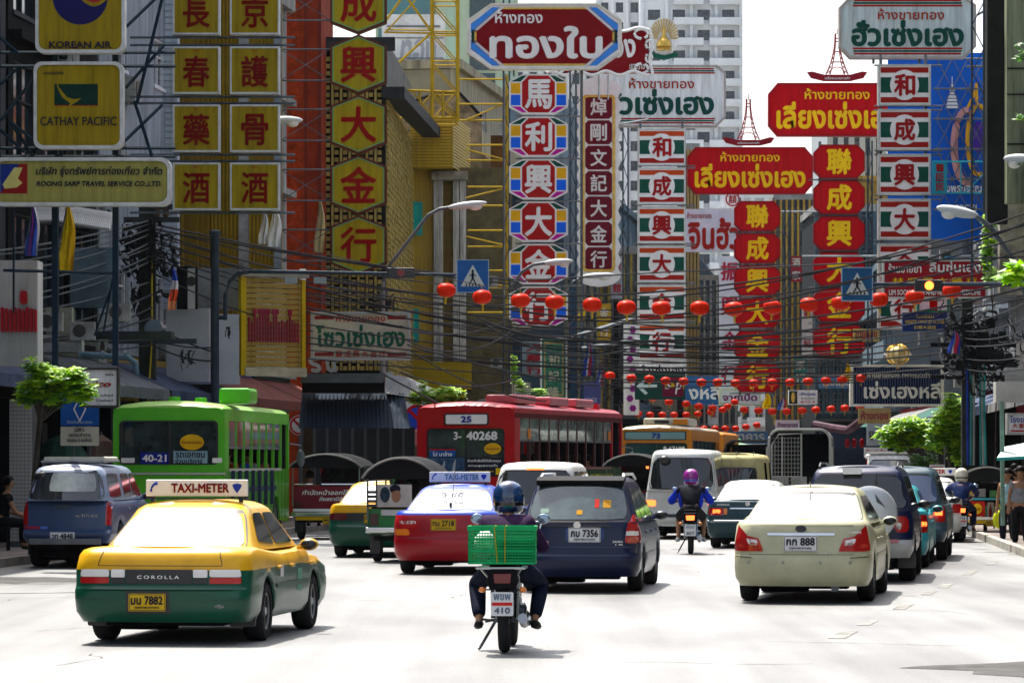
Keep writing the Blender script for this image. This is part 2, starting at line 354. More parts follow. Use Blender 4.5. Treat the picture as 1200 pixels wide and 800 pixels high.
# -- red octagonal gold shop sign (top centre)
r, W, H = sign_root('shop_sign', 'dark red gold shop board with blue striped cut corners and white Thai letters', 548, 728, 5, 81, 104)
o8 = cham(-W, W, -H, H, .72, .5)
board(r, o8, WHITE, .04, mat((.7,.68,.6), .4, 0, .2), .3)
flat(r, [cham(-W+.1, W-.1, -H+.1, H-.1, .7, .5)], MAROON, -.006, 'panel')
flat(r, [rect(-W+.75,W-.75,H-.16,H-.1), rect(-W+.75,W-.75,-H+.1,-H+.16)], GOLD, -.01, 'gold_line')
for sx in (-1, 1):
    for sz in (-1, 1):
        def q(a, b_): return [(sx*(W-.12-a*.0),0)]
        p1 = [(sx*(W-.1),sz*(H-.62)),(sx*(W-.1),sz*(H-.86)),(sx*(W-.98),sz*(H-.1)),(sx*(W-.75),sz*(H-.1))]
        p2 = [(sx*(W-.1),sz*(H-.88)),(sx*(W-.1),sz*(H-.98)),(sx*(W-1.12),sz*(H-.1)),(sx*(W-1.0),sz*(H-.1))]
        if sx*sz < 0: pass
        else: p1.reverse(); p2.reverse()
        flat(r, [p1], mat((.05,.25,.75), .5), -.012, 'blue_stripe'); flat(r, [p2], mat((.6,.6,.6), .5), -.012, 'white_stripe')
    xs = sorted((sx*(W-.12), sx*(W-.2))); flat(r, [rect(xs[0],xs[1],-.2,.2)], SGRN, -.012, 'green_stripe')
    xs = sorted((sx*(W-.21), sx*(W-.27))); flat(r, [rect(xs[0],xs[1],-.2,.2)], GOLD, -.012, 'gold_stripe')
text(r, 'ห้างทอง', -.78, .6, 1.45, .4, -.012, WHITE, .02, thick=.02)
text(r, 'ทองใบ', .05, -.18, 3.45, 1.0, -.012, WHITE, .035, thick=.05)
b = MB()
for x in (-.05, .05): b.tube([(x*W*8,.2,-H),(x*W*8,.2,-H-.2)], .03)
b.build('bracket', STEEL, r)
# -- coloured column of the same shop
r = thing('vertical_sign', 'column of six eight-sided boards with rainbow edges and white Chinese characters on red', 'sign', at(631, 235, 104))
for k, ch in enumerate('馬利興大金行'):
    z = (235-(110.5+49.7*k))/F*104; W = .885; H = .6
    o8 = cham(-W, W, z-H, z+H, .42, .22); p = MB().prism(o8, 0, .28).build('sign_box', WHITE, r)
    MB().ring(inset(o8,-.01), inset(o8,.02), -.02, .29).build('frame', WHITE, p)
    flat(p, [cham(-.5, .5, z-.56, z+.56, .2, .2)], mat((.4,.012,.012), .45), -.004, 'panel')
    for sx in (-1, 1):
        def R4(x0,x1,z0,z1): a, b_ = sorted((sx*x0, sx*x1)); return rect(a, b_, z+z0, z+z1)
        flat(p, [R4(.55,.84,.02,.34)], mat((.75,.4,.01), .45), -.004, 'orange_block'); flat(p, [R4(.55,.84,-.34,-.02)], mat((.01,.13,.8), .45), -.004, 'blue_block')
        t1 = [(sx*.36,z+.56),(sx*.56,z+.56-.0),(sx*.84,z+.38),(sx*.55,z+.38)]; t2 = [(sx*.36,z-.56),(sx*.56,z-.56),(sx*.84,z-.38),(sx*.55,z-.38)]
        if sx > 0: t1.reverse()
        else: t2.reverse()
        flat(p, [t1], SGRN, -.004, 'green_block'); flat(p, [t2], mat((.5,.01,.3), .45), -.004, 'magenta_block')
    text(p, ch, 0, z, .84, .9, -.008, WHITE, .03, thick=.02)
    b = MB()
    for zz in (z-.66,): b.tube([(-.7,.15,zz),(1.35,.15,zz)], .03); b.tube([(.88,.2,zz),(1.3,.2,zz+.55)], .02)
    b.build('bracket', STEEL, r)
MB().tube([(-1.05+.0,.3,-3.8),(-1.05,.3,3.9)], .04).tube([(1.32,.3,-3.9),(1.32,.3,4)], .05).build('mast', STEEL, r)
# -- maroon scroll framed sign behind
r, W, H = sign_root('shop_sign', 'maroon shop sign with white scrolled edge, half hidden by the red board', 640, 764, 33, 88, 112)
board(r, cham(-W+.1, W-.1, -H+.08, H-.08, .16), MAROON, None)
b = MB()
for sx, sz in ((1,1),(1,-1),(-1,-1)):
    b.tube([(sx*(W-.35+.22*cos(a)), -.05, sz*(H-.2+.16*sin(a))) for a in [radians(t) for t in range(-60,300,30)]], .05, 5)
    b.tube([(sx*(W-.1+.1*cos(a)), -.05, sz*(H-.55+.14*sin(a))) for a in [radians(t) for t in range(-90,270,30)]], .045, 5)
b.tube([(x, -.05, -H+.05+.07*sin(x*7)) for x in [-W+.1*i for i in range(int(2*W/.1)+1)]], .055, 5); b.tube([(x, -.05, H-.05+.06*sin(x*6)) for x in [-W+.1*i for i in range(int(2*W/.1)+1)]], .055, 5)
b.tube([(W-.03+.05*sin(z*6), -.05, z) for z in [-H+.1*i for i in range(int(2*H/.1)+1)]], .05, 5); b.build('scroll_frame', WHITE, r)
text(r, 'ทอง', .6, .1, 1.2, .62, -.006, WHITE, .035); text(r, 'เยาวราช', 1.25, -.5, .5, .18, -.006, WHITE, .01)
MB().tube([(.0,.1,-H),(.0,.1,-H-.8)], .04).tube([(.3,.1,-H),(.3,.1,-H-.8)], .03).build('post', ALU, r)
# -- ornate white column
r, W, H = sign_root('vertical_sign', 'narrow white ornate column sign with seven small maroon plaques', 675, 728, 98, 330, 115)
n = 26; sc = [(W*.95*s_, 0) for s_ in (1,)]
outl = []
for i in range(n+1): z = -H*.93+1.86*H*i/n; outl.append((W*(.93+.07*cos(i*pi)), z))
for i in range(1, 8): a = pi*i/8; outl.append((W*cos(a), H*.93+.45*sin(a)))
for i in range(n+1): z = H*.93-1.86*H*i/n; outl.append((-W*(.93+.07*cos(i*pi)), z))
for i in range(1, 8): a = pi+pi*i/8; outl.append((W*cos(a), -H*.93+.4*sin(a)))
board(r, outl, WHITE, None, depth=.25)
MB().ring(rrect(-.56,.56,-3.0,2.95,.15), rrect(-.47,.47,-2.92,2.87,.12), -.03, 0).build('gold_border', GOLD, r)
for k, ch in enumerate('焯剛文記大金行'):
    z = (214-(125.5+29.7*k))/F*115
    p = MB().prism(cham(-.45,.45,z-.4,z+.4,.1), -.02, .02).build('plaque', mat((.14,.008,.02), .45, 0, .15), r)
    text(p, ch, 0, z, .56, .58, -.026, mat((.7,.68,.66), .5), .022)
# -- white and green gold shop boards (three alike)
def hua_board(px0, px1, py0, py1, d, lab, mt, tx=0, right=True, left=True):
    r, W, H = sign_root('shop_sign', lab, px0, px1, py0, py1, d, 0, 'sign', None)
    c = .33
    poly = [(-W+(c if left else 0),-H),(W-c,-H),(W,-H+c),(W,H-c*(.8)),(W-c,H),(-W+(c if left else 0),H)]+([(-W,H-c),(-W,-H+c)] if left else [])
    board(r, poly, mt, .04, mat((.4,.36,.33), .5, 0, .2), .3)
    for sz, cols in ((1,(SRED,SGRN,SRED)),(-1,(SRED,SGRN,SRED))):
        for k, cm in enumerate(cols):
            zz = sz*(H-.12-.075*k); xw = W-.42+.02*k
            flat(r, [rect(-xw, xw, zz-.028, zz+.028)], cm, -.004, 'stripe')
    text(r, 'ห้างขายทอง', tx+.1, H*.42, W*.98, H*.36, -.006, mat((.35,.03,.015), .5), .014)
    text(r, 'ฮั่วเซ่งเฮง', tx, -H*.2, W*1.66, H*.86, -.008, mat((.006,.06,.045), .5), .04, thick=.03)
    return r, W, H
WHT = mat((.74,.76,.75), .5, 0, .25, 1.2, 0, 0, 0, None, True); GRW = mat((.5,.58,.58), .5, 0, .3, 1, 0, 0, 0, None, True)
r, W, H = hua_board(694, 850, 77, 148, 124, 'wide white board with dark green Thai letters over the middle of the street', WHT)
r, W, H = hua_board(984, 1143, -4, 68, 99, 'wide pale board with dark green Thai letters at the top right', GRW)
MB().tube([(W-.2,.4,-H-.2),(W+1.0,.4,-H-.2)], .04).tube([(W+.1,.4,.4),(W+1.0,.4,.9)], .04).tube([(-W+1,.2,-H),(-W+1,.2,-H-.15)], .04).tube([(W-1.6,.2,-H),(W-1.6,.2,-H-.15)], .04).build('bracket', STEEL, r)
def hua_col(pxc, wpx, tops, hpx, d, lab):
    zc = (tops[0]+tops[-1]+hpx)/2
    r = thing('vertical_sign', lab, 'sign', at(pxc, zc, d), 0, 'column signs with white roundels')
    W = wpx/2/F*d; H = hpx/2/F*d
    for ch, tp in zip('和成興大金行', tops):
        z = (zc-(tp+hpx/2))/F*d
        p = MB().box(-W, W, 0, .3, z-H, z+H).build('sign_box', WHITE, r)
        MB().ring(rect(-W-.01,W+.01,z-H-.01,z+H+.01), rect(-W+.035,W-.035,z-H+.035,z+H-.035), -.025, .31).build('frame', ALU, p)
        flat(p, [rect(-W+.06,W-.06,z+H*.6,z+H*.87)], SORG if 'middle' in lab else SRED, -.004, 'red_bar'); flat(p, [rect(-W+.06,W-.06,z-H*.87,z-H*.6)], SRED, -.004, 'red_bar')
        flat(p, [rect(-W+.06,W-.06,z-H*.38,z+H*.38)], SGRN, -.004, 'green_bar')
        flat(p, [[(.68*H*1.05*cos(2*pi*i/28), z+.75*H*sin(2*pi*i/28)) for i in range(28)]], WHITE, -.008, 'roundel')
        text(p, ch, 0, z, H*1.06, H*1.1, -.014, mat((.33,.01,.012), .5), .034, thick=.01)
        b = MB()
        for s_ in (-1, 1): b.tube([(-W-.1,.15,z+s_*H),(W+.35,.15,z+s_*H)], .028)
        b.build('bracket', STEEL, r)
    zt = (zc-tops[0]+14)/F*d; b = MB()
    for x in (-W+.1, W-.1): b.box(x-.04, x+.04, .31, .4, -zt, zt)
    b.build('mast', STEEL, r)
    return r
hua_col(775.5, 56, [151+45.6*i for i in range(6)], 43, 123, 'column of six white roundel boards with red and green bars, hanging in the middle')
hua_col(1060, 61, [76+52.4*i for i in range(6)], 47.5, 97, 'column of six white roundel boards with red and green bars, beside the blue banner')
r, W, H = sign_root('shop_sign', 'narrow white shop board with black Thai letters under the middle column', 746, 804, 421, 441, 122.5)
board(r, rect(-W,W,-H,H), WHT, .02); text(r, 'ฮั่วเซ่งเฮง', 0, -.05, 1.6, .32, -.004, INK, .025); text(r, 'ห้างขายทอง', 0, .22, .7, .09, -.004, SRED, .01)
# -- red and yellow gold shop boards
CRIM = mat((.5,.001,.006), .5, 0, .22, 1.3, 0, 0, 0, None, True)
def tower(r, cx, z0, h, d):
    b = MB(); n = 9
    def hw(t): return h*(.045+.2*(1-t)**2.2)
    for sx in (-1, 1):
        b.tube([(cx+sx*hw(i/n), 0, z0+h*.9*i/n) for i in range(n+1)], .028, 5); b.tube([(cx+sx*hw(i/n)*.62, 0, z0+h*.9*i/n) for i in range(n+1)], .018, 4)
        for i in range(n): b.tube([(cx+sx*hw(i/n), 0, z0+h*.9*i/n),(cx+sx*hw((i+1)/n)*.62, 0, z0+h*.9*(i+1)/n)], .012, 4); b.tube([(cx+sx*hw(i/n)*.62, 0, z0+h*.9*i/n),(cx+sx*hw((i+1)/n), 0, z0+h*.9*(i+1)/n)], .012, 4)
    for t in (.3,.55,.8,.88): b.box(cx-hw(t)-.02, cx+hw(t)+.02, -.03, .03, z0+h*.9*t-.02, z0+h*.9*t+.02)
    b.tube([(cx,0,z0+h*.88),(cx,0,z0+h)], .02)
    b.tube([(cx+h*.17*cos(a),0,z0+h*.16*sin(a)) for a in [pi*i/10 for i in range(11)]], .02, 4)
    return b.build('tower_model', mat((.4,.08,.08), .5), r)
def lian_board(px0, px1, py0, py1, d, lab, tx, th):
    r, W, H = sign_root('shop_sign', lab, px0, px1, py0, py1, d)
    board(r, cham(-W, W, -H, H, .35, .4), CRIM, .05, mat((.3,.005,.01), .4), .35)
    text(r, 'ห้างขายทอง', 0, H*.6, W*.95, H*.42, -.006, PLY, .016)
    text(r, 'เลี่ยงเซ่งเฮง', 0, -H*.22, W*1.78, H*1.05, -.01, PLY, .035, thick=.04)
    x = tx/F*d; tw = th/F*d
    tower(r, x, H+.35, tw, d)
    rib = [(x-1.15,H+.42),(x-1.0,H+.2),(x-.5,H+.08),(x+.5,H+.08),(x+1.0,H+.2),(x+1.15,H+.42),(x+.95,H+.45),(x+.5,H+.33),(x-.5,H+.33),(x-.95,H+.45)]
    k = px1-px0; MB().prism(rib, -.06, .02).build('ribbon', mat((.25,.01,.02), .5), r)
    text(r, 'เครื่องหมายการค้า', x, H+.2, .95, .11, -.07, WHITE, .01)
    return r
lian_board(806, 952, 173, 227, 150, 'bright red board with yellow Thai letters and small tower, lower of the two', -2, 53)
lian_board(901, 1061, 98, 159, 130, 'bright red board with yellow Thai letters and small tower, higher of the two', 0, 53)
def lian_col(pxc, wpx, tops, hpx, d, lab):
    zc = (tops[0]+tops[-1]+hpx)/2
    r = thing('vertical_sign', lab, 'sign', at(pxc, zc, d), 0, 'red column signs with yellow characters')
    W = wpx/2/F*d; H = hpx/2/F*d
    for ch, tp in zip('聯成興大金行', tops):
        z = (zc-(tp+hpx/2))/F*d; o8 = cham(-W, W, z-H, z+H, .28, .28)
        p = MB().prism(o8, 0, .32).build('sign_box', CRIM, r)
        MB().ring(inset(o8,-.015), inset(o8,.03), -.03, .33).build('frame', mat((.25,.005,.01), .4), p)
        text(p, ch, 0, z, H*1.55, H*1.6, -.01, PLY, .032, thick=.03)
        MB().tube([(-W-.2,.15,z-H-.06),(W+.3,.15,z-H-.06)], .03).build('bracket', STEEL, r)
    zt = (zc-tops[0]+5)/F*d; b = MB()
    for x in (-W+.25, W-.25): b.box(x-.05, x+.05, .33, .43, -zt, zt)
    b.build('mast', STEEL, r)
lian_col(887.5, 53, [236+37.7*i for i in range(6)], 34.5, 148, 'column of six red eight-sided boards with yellow characters, the left and lower one')
lian_col(983.5, 59, [170+42*i for i in range(6)], 38.5, 128, 'column of six red eight-sided boards with yellow characters, the right and higher one')
# -- white sign with red Thai letters and its column
MAUV = mat((.62,.64,.72), .5, 0, .15, 1.5)
r, W, H = sign_root('shop_sign', 'pale lilac board with red Thai letters, partly behind the red column', 804, 872, 245, 295, 160)
board(r, rect(-W,W,-H,H), MAUV, .0)
text(r, 'ห้างขายทอง', -W*.55, H*.7, W*.85, H*.28, -.004, SRED, .015); text(r, 'จินฮั้ว', -.05, -.15, W*1.8, H*1.5, -.006, SRED, .035, thick=.03)
r, W, H = sign_root('vertical_sign', 'tall pale lilac column sign with red Chinese characters, behind the red column', 843, 872, 300, 462, 162)
board(r, rect(-W,W,-H,H), MAUV, .0)
for k, ch in enumerate('振興金行'): text(r, ch, -.1, H*(.78-.5*k), .85, .9, -.004, mat((.4,.02,.06), .5), .03)
r, W, H = sign_root('shop_sign', 'pale board with purple Thai letters and cream edge under the red column', 843, 891, 456, 474, 158)
board(r, rect(-W,W,-H,H), MAUV, .05, CREAM); text(r, 'จากเป็ด', 0, 0, 1.6, .38, -.004, mat((.2,.03,.15), .5), .04)
r, W, H = sign_root('shop_sign', 'round red seal emblem on a white board above the lilac sign', 845, 872, 224, 243, 161)
board(r, rect(-W,W,-H,H), WHT, 0); MB().ring([(.34*cos(2*pi*i/24),.34*sin(2*pi*i/24)) for i in range(24)], [(.27*cos(2*pi*i/24),.27*sin(2*pi*i/24)) for i in range(24)], -.01, 0).build('seal_ring', SRED, r)
text(r, '囍', 0, 0, .38, .38, -.006, SRED, .01)
# -- golden emblem with rays
r, W, H = sign_root('crest_sign', 'golden stupa crest with fan of rays above the white board', 758, 798, 20, 74, 126)
MB().prism([(W*.85*cos(2*pi*i/24), H*.15+H*.85*sin(2*pi*i/24)) for i in range(24)], 0, .06).build('backing', WHT, r)
b = MB()
for i in range(17):
    a = pi*(-.06+1.12*i/16); b.prism([(.22*cos(a-.06),.1+.22*sin(a-.06)),(.22*cos(a+.06),.1+.22*sin(a+.06)),(.52*cos(a+.05),.18+.6*sin(a+.05)),(.52*cos(a-.05),.18+.6*sin(a-.05))][::-1], -.03, 0)
b.build('ray', GOLD, r)
MB().lathe([(.3,-.4),(.22,-.3),(.3,-.25),(.24,-.05),(.14,.05),(.05,.3),(.01,.6)], (0,-.05,.0), n=12).build('stupa', GOLD, r)
MB().prism([(-.5,-.62),(0,-.76),(.5,-.62),(.5,-.45),(0,-.58),(-.5,-.45)], -.08, -.02).build('ribbon', SGRN, r)
# -- pharmacy sign
r, W, H = sign_root('shop_sign', 'dark red medicine shop board with white Thai and English letters', 1035, 1156, 305, 349, 93)
board(r, rect(-W,W,-H,H), mat((.3,.012,.02), .45, 0, .15), .03)
text(r, 'ร้านขายยา', -.82, .3, .9, .26, -.004, WHITE, .012); text(r, 'ลิ้มซุ่นเฮง', .55, .3, 1.4, .4, -.004, WHITE, .02)
text(r, '林順興大藥行', 0, -.04, 2.3, .16, -.004, PLY, .01, sp=1.6); text(r, 'LIM SOON HENG AND NATURAL MEDICINE', 0, -.36, 2.5, .15, -.004, WHITE, .02)
r, W, H = sign_root('hotel_sign', 'small dark blue hotel sign with yellow letters below the red medicine board', 1058, 1110, 366, 388, 94)
board(r, rect(-W,W,-H,H), mat((.01,.03,.16), .45), 0)
for k, (t_, w_) in enumerate((('โรงแรม',.5),('WHITE ORCHID HOTEL',1.1),('白蘭大酒店',.6))): text(r, t_, 0, .15-.15*k, w_, .1, -.004, mat((.6,.5,.1), .5), .02)
r, W, H = sign_root('shop_sign', 'white convenience shop sign with red stripe and green edge, half hidden', 1076, 1111, 349, 365, 95)
board(r, rect(-W,W,-H,H), WHITE, .03, mat((.01,.2,.1), .5)); flat(r, [rect(-.1,.12,-H+.03,.12)], RED, -.004, 'numeral'); text(r, 'ELEVEN', 0, .13, .6, .07, -.005, mat((.01,.2,.1), .5), .02)
# -- blue banner with tiered umbrella
r, W, H = sign_root('banner', 'huge blue banner with golden curls and tiered white umbrella', 1040, 1152, 62, 282, 108)
b = MB(); nx, nz = 14, 26
for j in range(nz+1):
    for i in range(nx+1): x = -W+2*W*i/nx; z = -H+2*H*j/nz; b.v.append((x, .05*sin(x*3+z*1.3)+.04*sin(z*4), z))
for j in range(nz):
    for i in range(nx): a = j*(nx+1)+i; b.f.append((a,a+1,a+nx+2,a+nx+1)); b.m.append(0)
b.build('cloth', mat((.006,.11,.55), .6, 0, .12, 1.5), r, 60)
b = MB(); ux = .52
for k in range(7): wv = .22-.028*k; b.prism([(ux-wv,1.2+.11*k),(ux+wv,1.2+.11*k),(ux+wv*.75,1.28+.11*k),(ux-wv*.75,1.28+.11*k)], -.13, -.1)
b.tube([(ux,-.11,1.9),(ux,-.11,2.2)], .012); b.build('umbrella_print', WHITE, r)
b = MB(); b.tube([(1.35+.35*cos(a)*1.0, -.12, .2+1.1*sin(a)) for a in [radians(t) for t in range(60,300,12)]], .07, 5); b.tube([(1.0,-.12,1.2),(1.2,-.12,1.6),(1.28,-.12,2.0),(1.3,-.12,1.3)], .05, 5); b.build('gold_curl', mat((.8,.42,.03), .5), r)
b = MB(); b.tube([(1.0+.42*cos(a), -.1, .0+1.15*sin(a)) for a in [radians(t) for t in range(85,290,12)]], .12, 5); b.build('pink_curl', mat((.6,.3,.28), .5), r)
b = MB(); b.ell((1.35,-.1,.3), .22, .03, .5); b.build('purple_medallion', mat((.08,.03,.35), .5), r)
text(r, 'ทรงพระเจริญ', .75, -1.35, 1.4, .32, -.13, WHITE, .03); text(r, 'เยาวราช', .85, -1.95, .9, .22, -.13, WHITE, .02)
b = MB()      # lattice of bars in front of the cloth
for i in range(4):
    x0 = -.0+.5*i
    for k in range(5): b.tube([(x0,-.3,-2.0+.95*k),(x0+.5,-.3,-2.0+.95*(k+1))], .016, 4); b.tube([(x0+.5,-.3,-2.0+.95*k),(x0,-.3,-2.0+.95*(k+1))], .016, 4)
for k in range(6): b.tube([(-.1,-.3,-2.0+.95*k),(W+.2,-.3,-2.0+.95*k)], .03, 5)
b.build('lattice_bar', STEEL, r)
r, W, H = sign_root('vertical_sign', 'small turquoise vertical sign with dark red characters on the blue banner', 1093, 1110, 190, 226, 96)
board(r, rect(-W,W,-H,H), mat((.02,.3,.42), .5), 0)
for k, ch in enumerate('醫臣民'): text(r, ch, 0, H*(.62-.62*k), .24, .22, -.004, SRED, .02)
MB().tube([(-W,.1,H+.02),(2.2,.1,H+.02)], .025).tube([(-W,.1,-H),(2.2,.1,-H)], .025).tube([(.7,.1,-H),(1.6,.1,H+.02)], .02).tube([(.6,.1,-H),(.6,.1,H)], .02).build('bracket', mat((.03,.4,.5), .4), r)
# -- dark slatted sign
r, W, H = sign_root('shop_sign', 'wide dark slatted sign in a white frame with silver Thai letters', 996, 1106, 427, 476, 98)
MB().box(-W+.05, W-.05, .08, .2, -H+.05, H-.05).build('backing', mat((.01,.012,.03), .6), r)
MB().ring(rect(-W,W,-H,H), rect(-W+.09,W-.09,-H+.07,H-.07), -.06, .22).build('frame', mat((.7,.68,.6), .5, 0, .25), r)
proto = None; n = 34
for i in range(n):
    x = -W+.13+(2*W-.26)*i/(n-1)
    if proto is None: proto = MB().box(-.014, .014, .02, .08, -H+.07, H-.07).build('slat', mat((.03,.06,.16), .4, .3), r); proto.location.x = x
    else: inst(proto, 'slat', r, (x,0,0))
text(r, 'เซ่งเฮงหลี', .15, -.13, 2.2, .5, -.02, mat((.7,.68,.62), .35, .2), .025, thick=.04); text(r, 'ห้างขายทอง ตราแมวดำ', .05, .3, 1.8, .16, -.02, mat((.6,.58,.5), .4), .02)
r = thing('gold_ball_ornament', 'ribbed golden ball ornament standing on top of the slatted sign', 'ornament', at(1052, 415, 98))
b = MB()
for k in range(12): a = 2*pi*k/12; b.tube([(.34*sin(t)*cos(a), .34*sin(t)*sin(a), .3*cos(t)) for t in [pi*i/8 for i in range(9)]], .02, 4)
b.build('rib', GOLD, r); MB().ell((0,0,0), .26, .26, .24).build('core', mat((.7,.6,.3), .3, .5), r)
MB().ring([(.4*cos(2*pi*i/20),.09*sin(2*pi*i/20)) for i in range(20)], [(.33*cos(2*pi*i/20),.03*sin(2*pi*i/20)) for i in range(20)], -.05, .05).build('band', WHITE, r); MB().tube([(0,0,-.28),(0,0,-.42)], .06).build('stem', GOLD, r)
# -- chow seng heng sign, wooden sign
r, W, H = sign_root('shop_sign', 'cream board with dark green Thai letters and red stripes above the grey shutters', 365, 480, 366, 421, 86)
board(r, rect(-W,W,-H,H), mat((.42,.4,.3), .5, 0, .2, 1.5), .045, mat((.3,.31,.3), .4, .4), .25)
for sx in (-1, 1):
    for sz in (-1, 1): a, b_ = sorted((sx*(W-.08), sx*(W-.56))); flat(r, [rect(a,b_,sz*(H-.13)-.045,sz*(H-.13)+.045)], mat((.2,.02,.02), .5), -.004, 'stripe')
text(r, 'ห้างขายทอง', 0, H-.14, 1.25, .19, -.004, SRED, .015); text(r, 'โซวเซ่งเฮง', 0, .0, 2.25, .56, -.006, mat((.008,.09,.05), .5), .03); text(r, '蘇成興大金行', 0, -H+.14, 1.25, .17, -.004, SRED, .01, sp=1.5)
r, W, H = sign_root('shop_sign', 'weathered wooden slat sign with worn red letters and yellow posts', 284, 356, 322, 440, 84, .55)
W *= 1.18
pr = None
for k in range(18):
    z = -H+.14+(2*H-.28)*k/17
    if pr is None: pr = MB().box(-W+.14, W-.1, .0, .06, -.052, .052).build('slat', mat((.38,.26,.06), .7, 0, .4, 2), r); pr.location.z = z
    else: inst(pr, 'slat', r, (0,.006*(k%3),z), (RND.uniform(-.05,.05),0,0))
MB().box(-W, -W+.14, -.03, .12, -H, H).build('post', mat((.5,.34,.01), .5), r); MB().box(W-.1, W, -.03, .12, -H+.05, H-.1).build('post', mat((.5,.34,.01), .5), r)
MB().box(-W-.02, W+.05, -.12, .2, H-.06, H+.06).build('top_board', mat((.3,.28,.22), .7, 0, .3), r); MB().box(-W+.1, W+.02, -.06, .1, -H-.02, -H+.2).build('bottom_board', mat((.42,.38,.26), .7, 0, .3), r)
b = MB(); x = -W+.2; 
while x < W-.2:
    h_ = RND.choice((.5,.55,.5,.75,.6)); b.box(x, x+.035, -.06, -.02, -.42, -.42+h_)
    if h_ > .7: b.box(x-.03, x+.07, -.06, -.02, -.42+h_-.06, -.42+h_+.06)
    x += .075
b.build('lettering', mat((.3,.02,.05), .5, 0, .3), r)
# -- left pavement signs
r, W, H = sign_root('white_sign_box', 'white corrugated sign box with clumped red letters at the left edge', -15, 44, 305, 428, 62)
MB().box(-W, W, 0, .7, -H, H).build('sign_box', mat((.5,.5,.48), .6, 0, .25, 1, 0, 0, 0, None, True), r)
pr = None
for i in range(22):
    x = -W+2*W*(i+.5)/22
    if pr is None: pr = MB().box(-.008,.008,-.015,0,-H,H).build('rib', mat((.4,.4,.4), .6), r); pr.location.x = x
    else: inst(pr, 'rib', r, (x,0,0))
b = MB()
for i in range(9): x = -.2+.075*i; b.prism(rrect(x, x+.055, -.35, .1-.02*(i%3), .02, 2), -.1, -.02)
b.prism(rrect(.15,.28,.15,.4,.05,2), -.1,-.02); b.build('lettering', mat((.38,.01,.02), .4), r)
r, W, H = sign_root('road_sign', 'blue car pool sign with white diamond above a white plate', 71, 116, 455, 522, 68)
zs = H-2*H*.66; KS = 68/57
MB().prism(rrect(-W, W, zs+.01, H, .02, 2), -.01, .01).build('blue_plate', BLUE, r); MB().prism(rrect(-W, W, -H, zs-.01, .02, 2), -.01, .01).build('white_plate', mat((.55,.55,.45), .5), r)
MB().ring([(0,.12-.22),(.13,.12+.04),(0,.12+.3),(-.13,.12+.04)], [(0,.12-.17),(.1,.12+.04),(0,.12+.25),(-.1,.12+.04)], -.014, -.01).build('diamond', WHITE, r)
text(r, 'ป้องกันภัยมวลชน', 0, zs+.09, .5, .07, -.014, mat((.4,.55,.7), .5), .01)
for k, t_ in enumerate(('เฉพาะ','รถประจำทาง','รถมีคน 3 คนขึ้นไป')): text(r, t_, 0, zs-.07-.1*k, (.2,.44,.5)[k], .08, -.014, INK, .015)
MB().tube([(-.13,.03,H-.1),(-.13,.03,-2.3)], .02).tube([(.2,.03,H-.1),(.2,.03,-2.3)], .02).build('post', GALV, r)
r, W, H = sign_root('shop_sign', 'small white shop sign with red handwriting behind the leafy tree', 95, 138, 432, 476, 67)
board(r, rect(-W,W,-H,H), WHT, .02, BLK); text(r, 'yico', -.02, .05, .5, .15, -.004, SRED, .04, .3); text(r, 'since', .2, .26, .15, .05, -.004, INK, .01)
for k in range(2): text(r, 'โทรศัพท์', .1, -.15-.1*k, .35, .05, -.004, INK, .01)
r, W, H = sign_root('shop_name_letters', 'row of gold letters on a dark board above the shop behind the bus', 176, 250, 450, 477, 83.5)
board(r, rect(-W,W,-H,H), mat((.012,.012,.015), .5), 0); text(r, 'ห้างทองเยาวราช', 0, 0, W*1.85, H*1.3, -.006, mat((.45,.28,.05), .4, .4), .035, thick=.03)
r, W, H = sign_root('traffic_sign', 'round no left turn sign partly behind the green bus', 342, 359, 486, 510, 92)
def disc(r_, n=28, cx=0, cz=0): return [(cx+r_*cos(2*pi*i/n), cz+r_*sin(2*pi*i/n)) for i in range(n)]
MB().prism(disc(.27), 0, .02).build('plate', WHITE, r); MB().ring(disc(.25), disc(.2), -.006, -.001).build('ring', RED, r)
MB().prism([(-.16,.12),(-.12,.16),(.16,-.12),(.12,-.16)][::-1], -.012, -.008).build('bar', RED, r); MB().tube([(0,.03,.3),(0,.03,-2.6)], .025).build('post', GALV, r)
r, W, H = sign_root('traffic_sign', 'round blue and red no parking sign beside the red bus', 472, 506, 480, 500, 105)
R_ = .46; MB().prism(rect(-R_,R_,-R_,R_+.05), .01, .03).build('plate', WHT, r); MB().prism(disc(R_*.93), 0, .01).build('disc', mat((.02,.06,.5), .5), r); MB().ring(disc(R_*.93), disc(R_*.74), -.008, -.001).build('ring', RED, r)
MB().prism([(-.27,.2),(-.2,.27),(.27,-.2),(.2,-.27)][::-1], -.014, -.009).build('bar', RED, r); MB().tube([(0,.05,.3),(0,.05,-2.8)], .03).build('post', GALV, r)
r, W, H = sign_root('bus_stop_sign', 'blue and white bus stop sign on a grey post before the shutters', 436, 462, 489, 527, 99)
MB().prism(rect(-W,W,-.08,H), 0, .02).build('blue_plate', mat((.02,.2,.5), .5), r); MB().prism(rect(-W,W,-H,-.09), 0, .02).build('white_plate', CREAM, r)
text(r, 'หยุดรถ', 0, .27, .42, .1, -.004, WHITE, .02); text(r, 'ป้ายหยุด', 0, .12, .26, .07, -.004, WHITE, .01); text(r, 'รถประจำทาง', 0, .0, .38, .07, -.004, WHITE, .01)
MB().box(-.19,-.16,-.004,-.001,-.35,-.13).box(-.12,-.1,-.004,-.001,-.37,-.12).build('arrow', INK, r); text(r, 'ท่ารถ', .08, -.2, .24, .06, -.004, INK, .01); text(r, 'เรือ', .06, -.32, .2, .06, -.004, INK, .01)
MB().tube([(-.02,.05,2.8),(-.02,.05,-2.1)], .045).build('post', CONC, r)
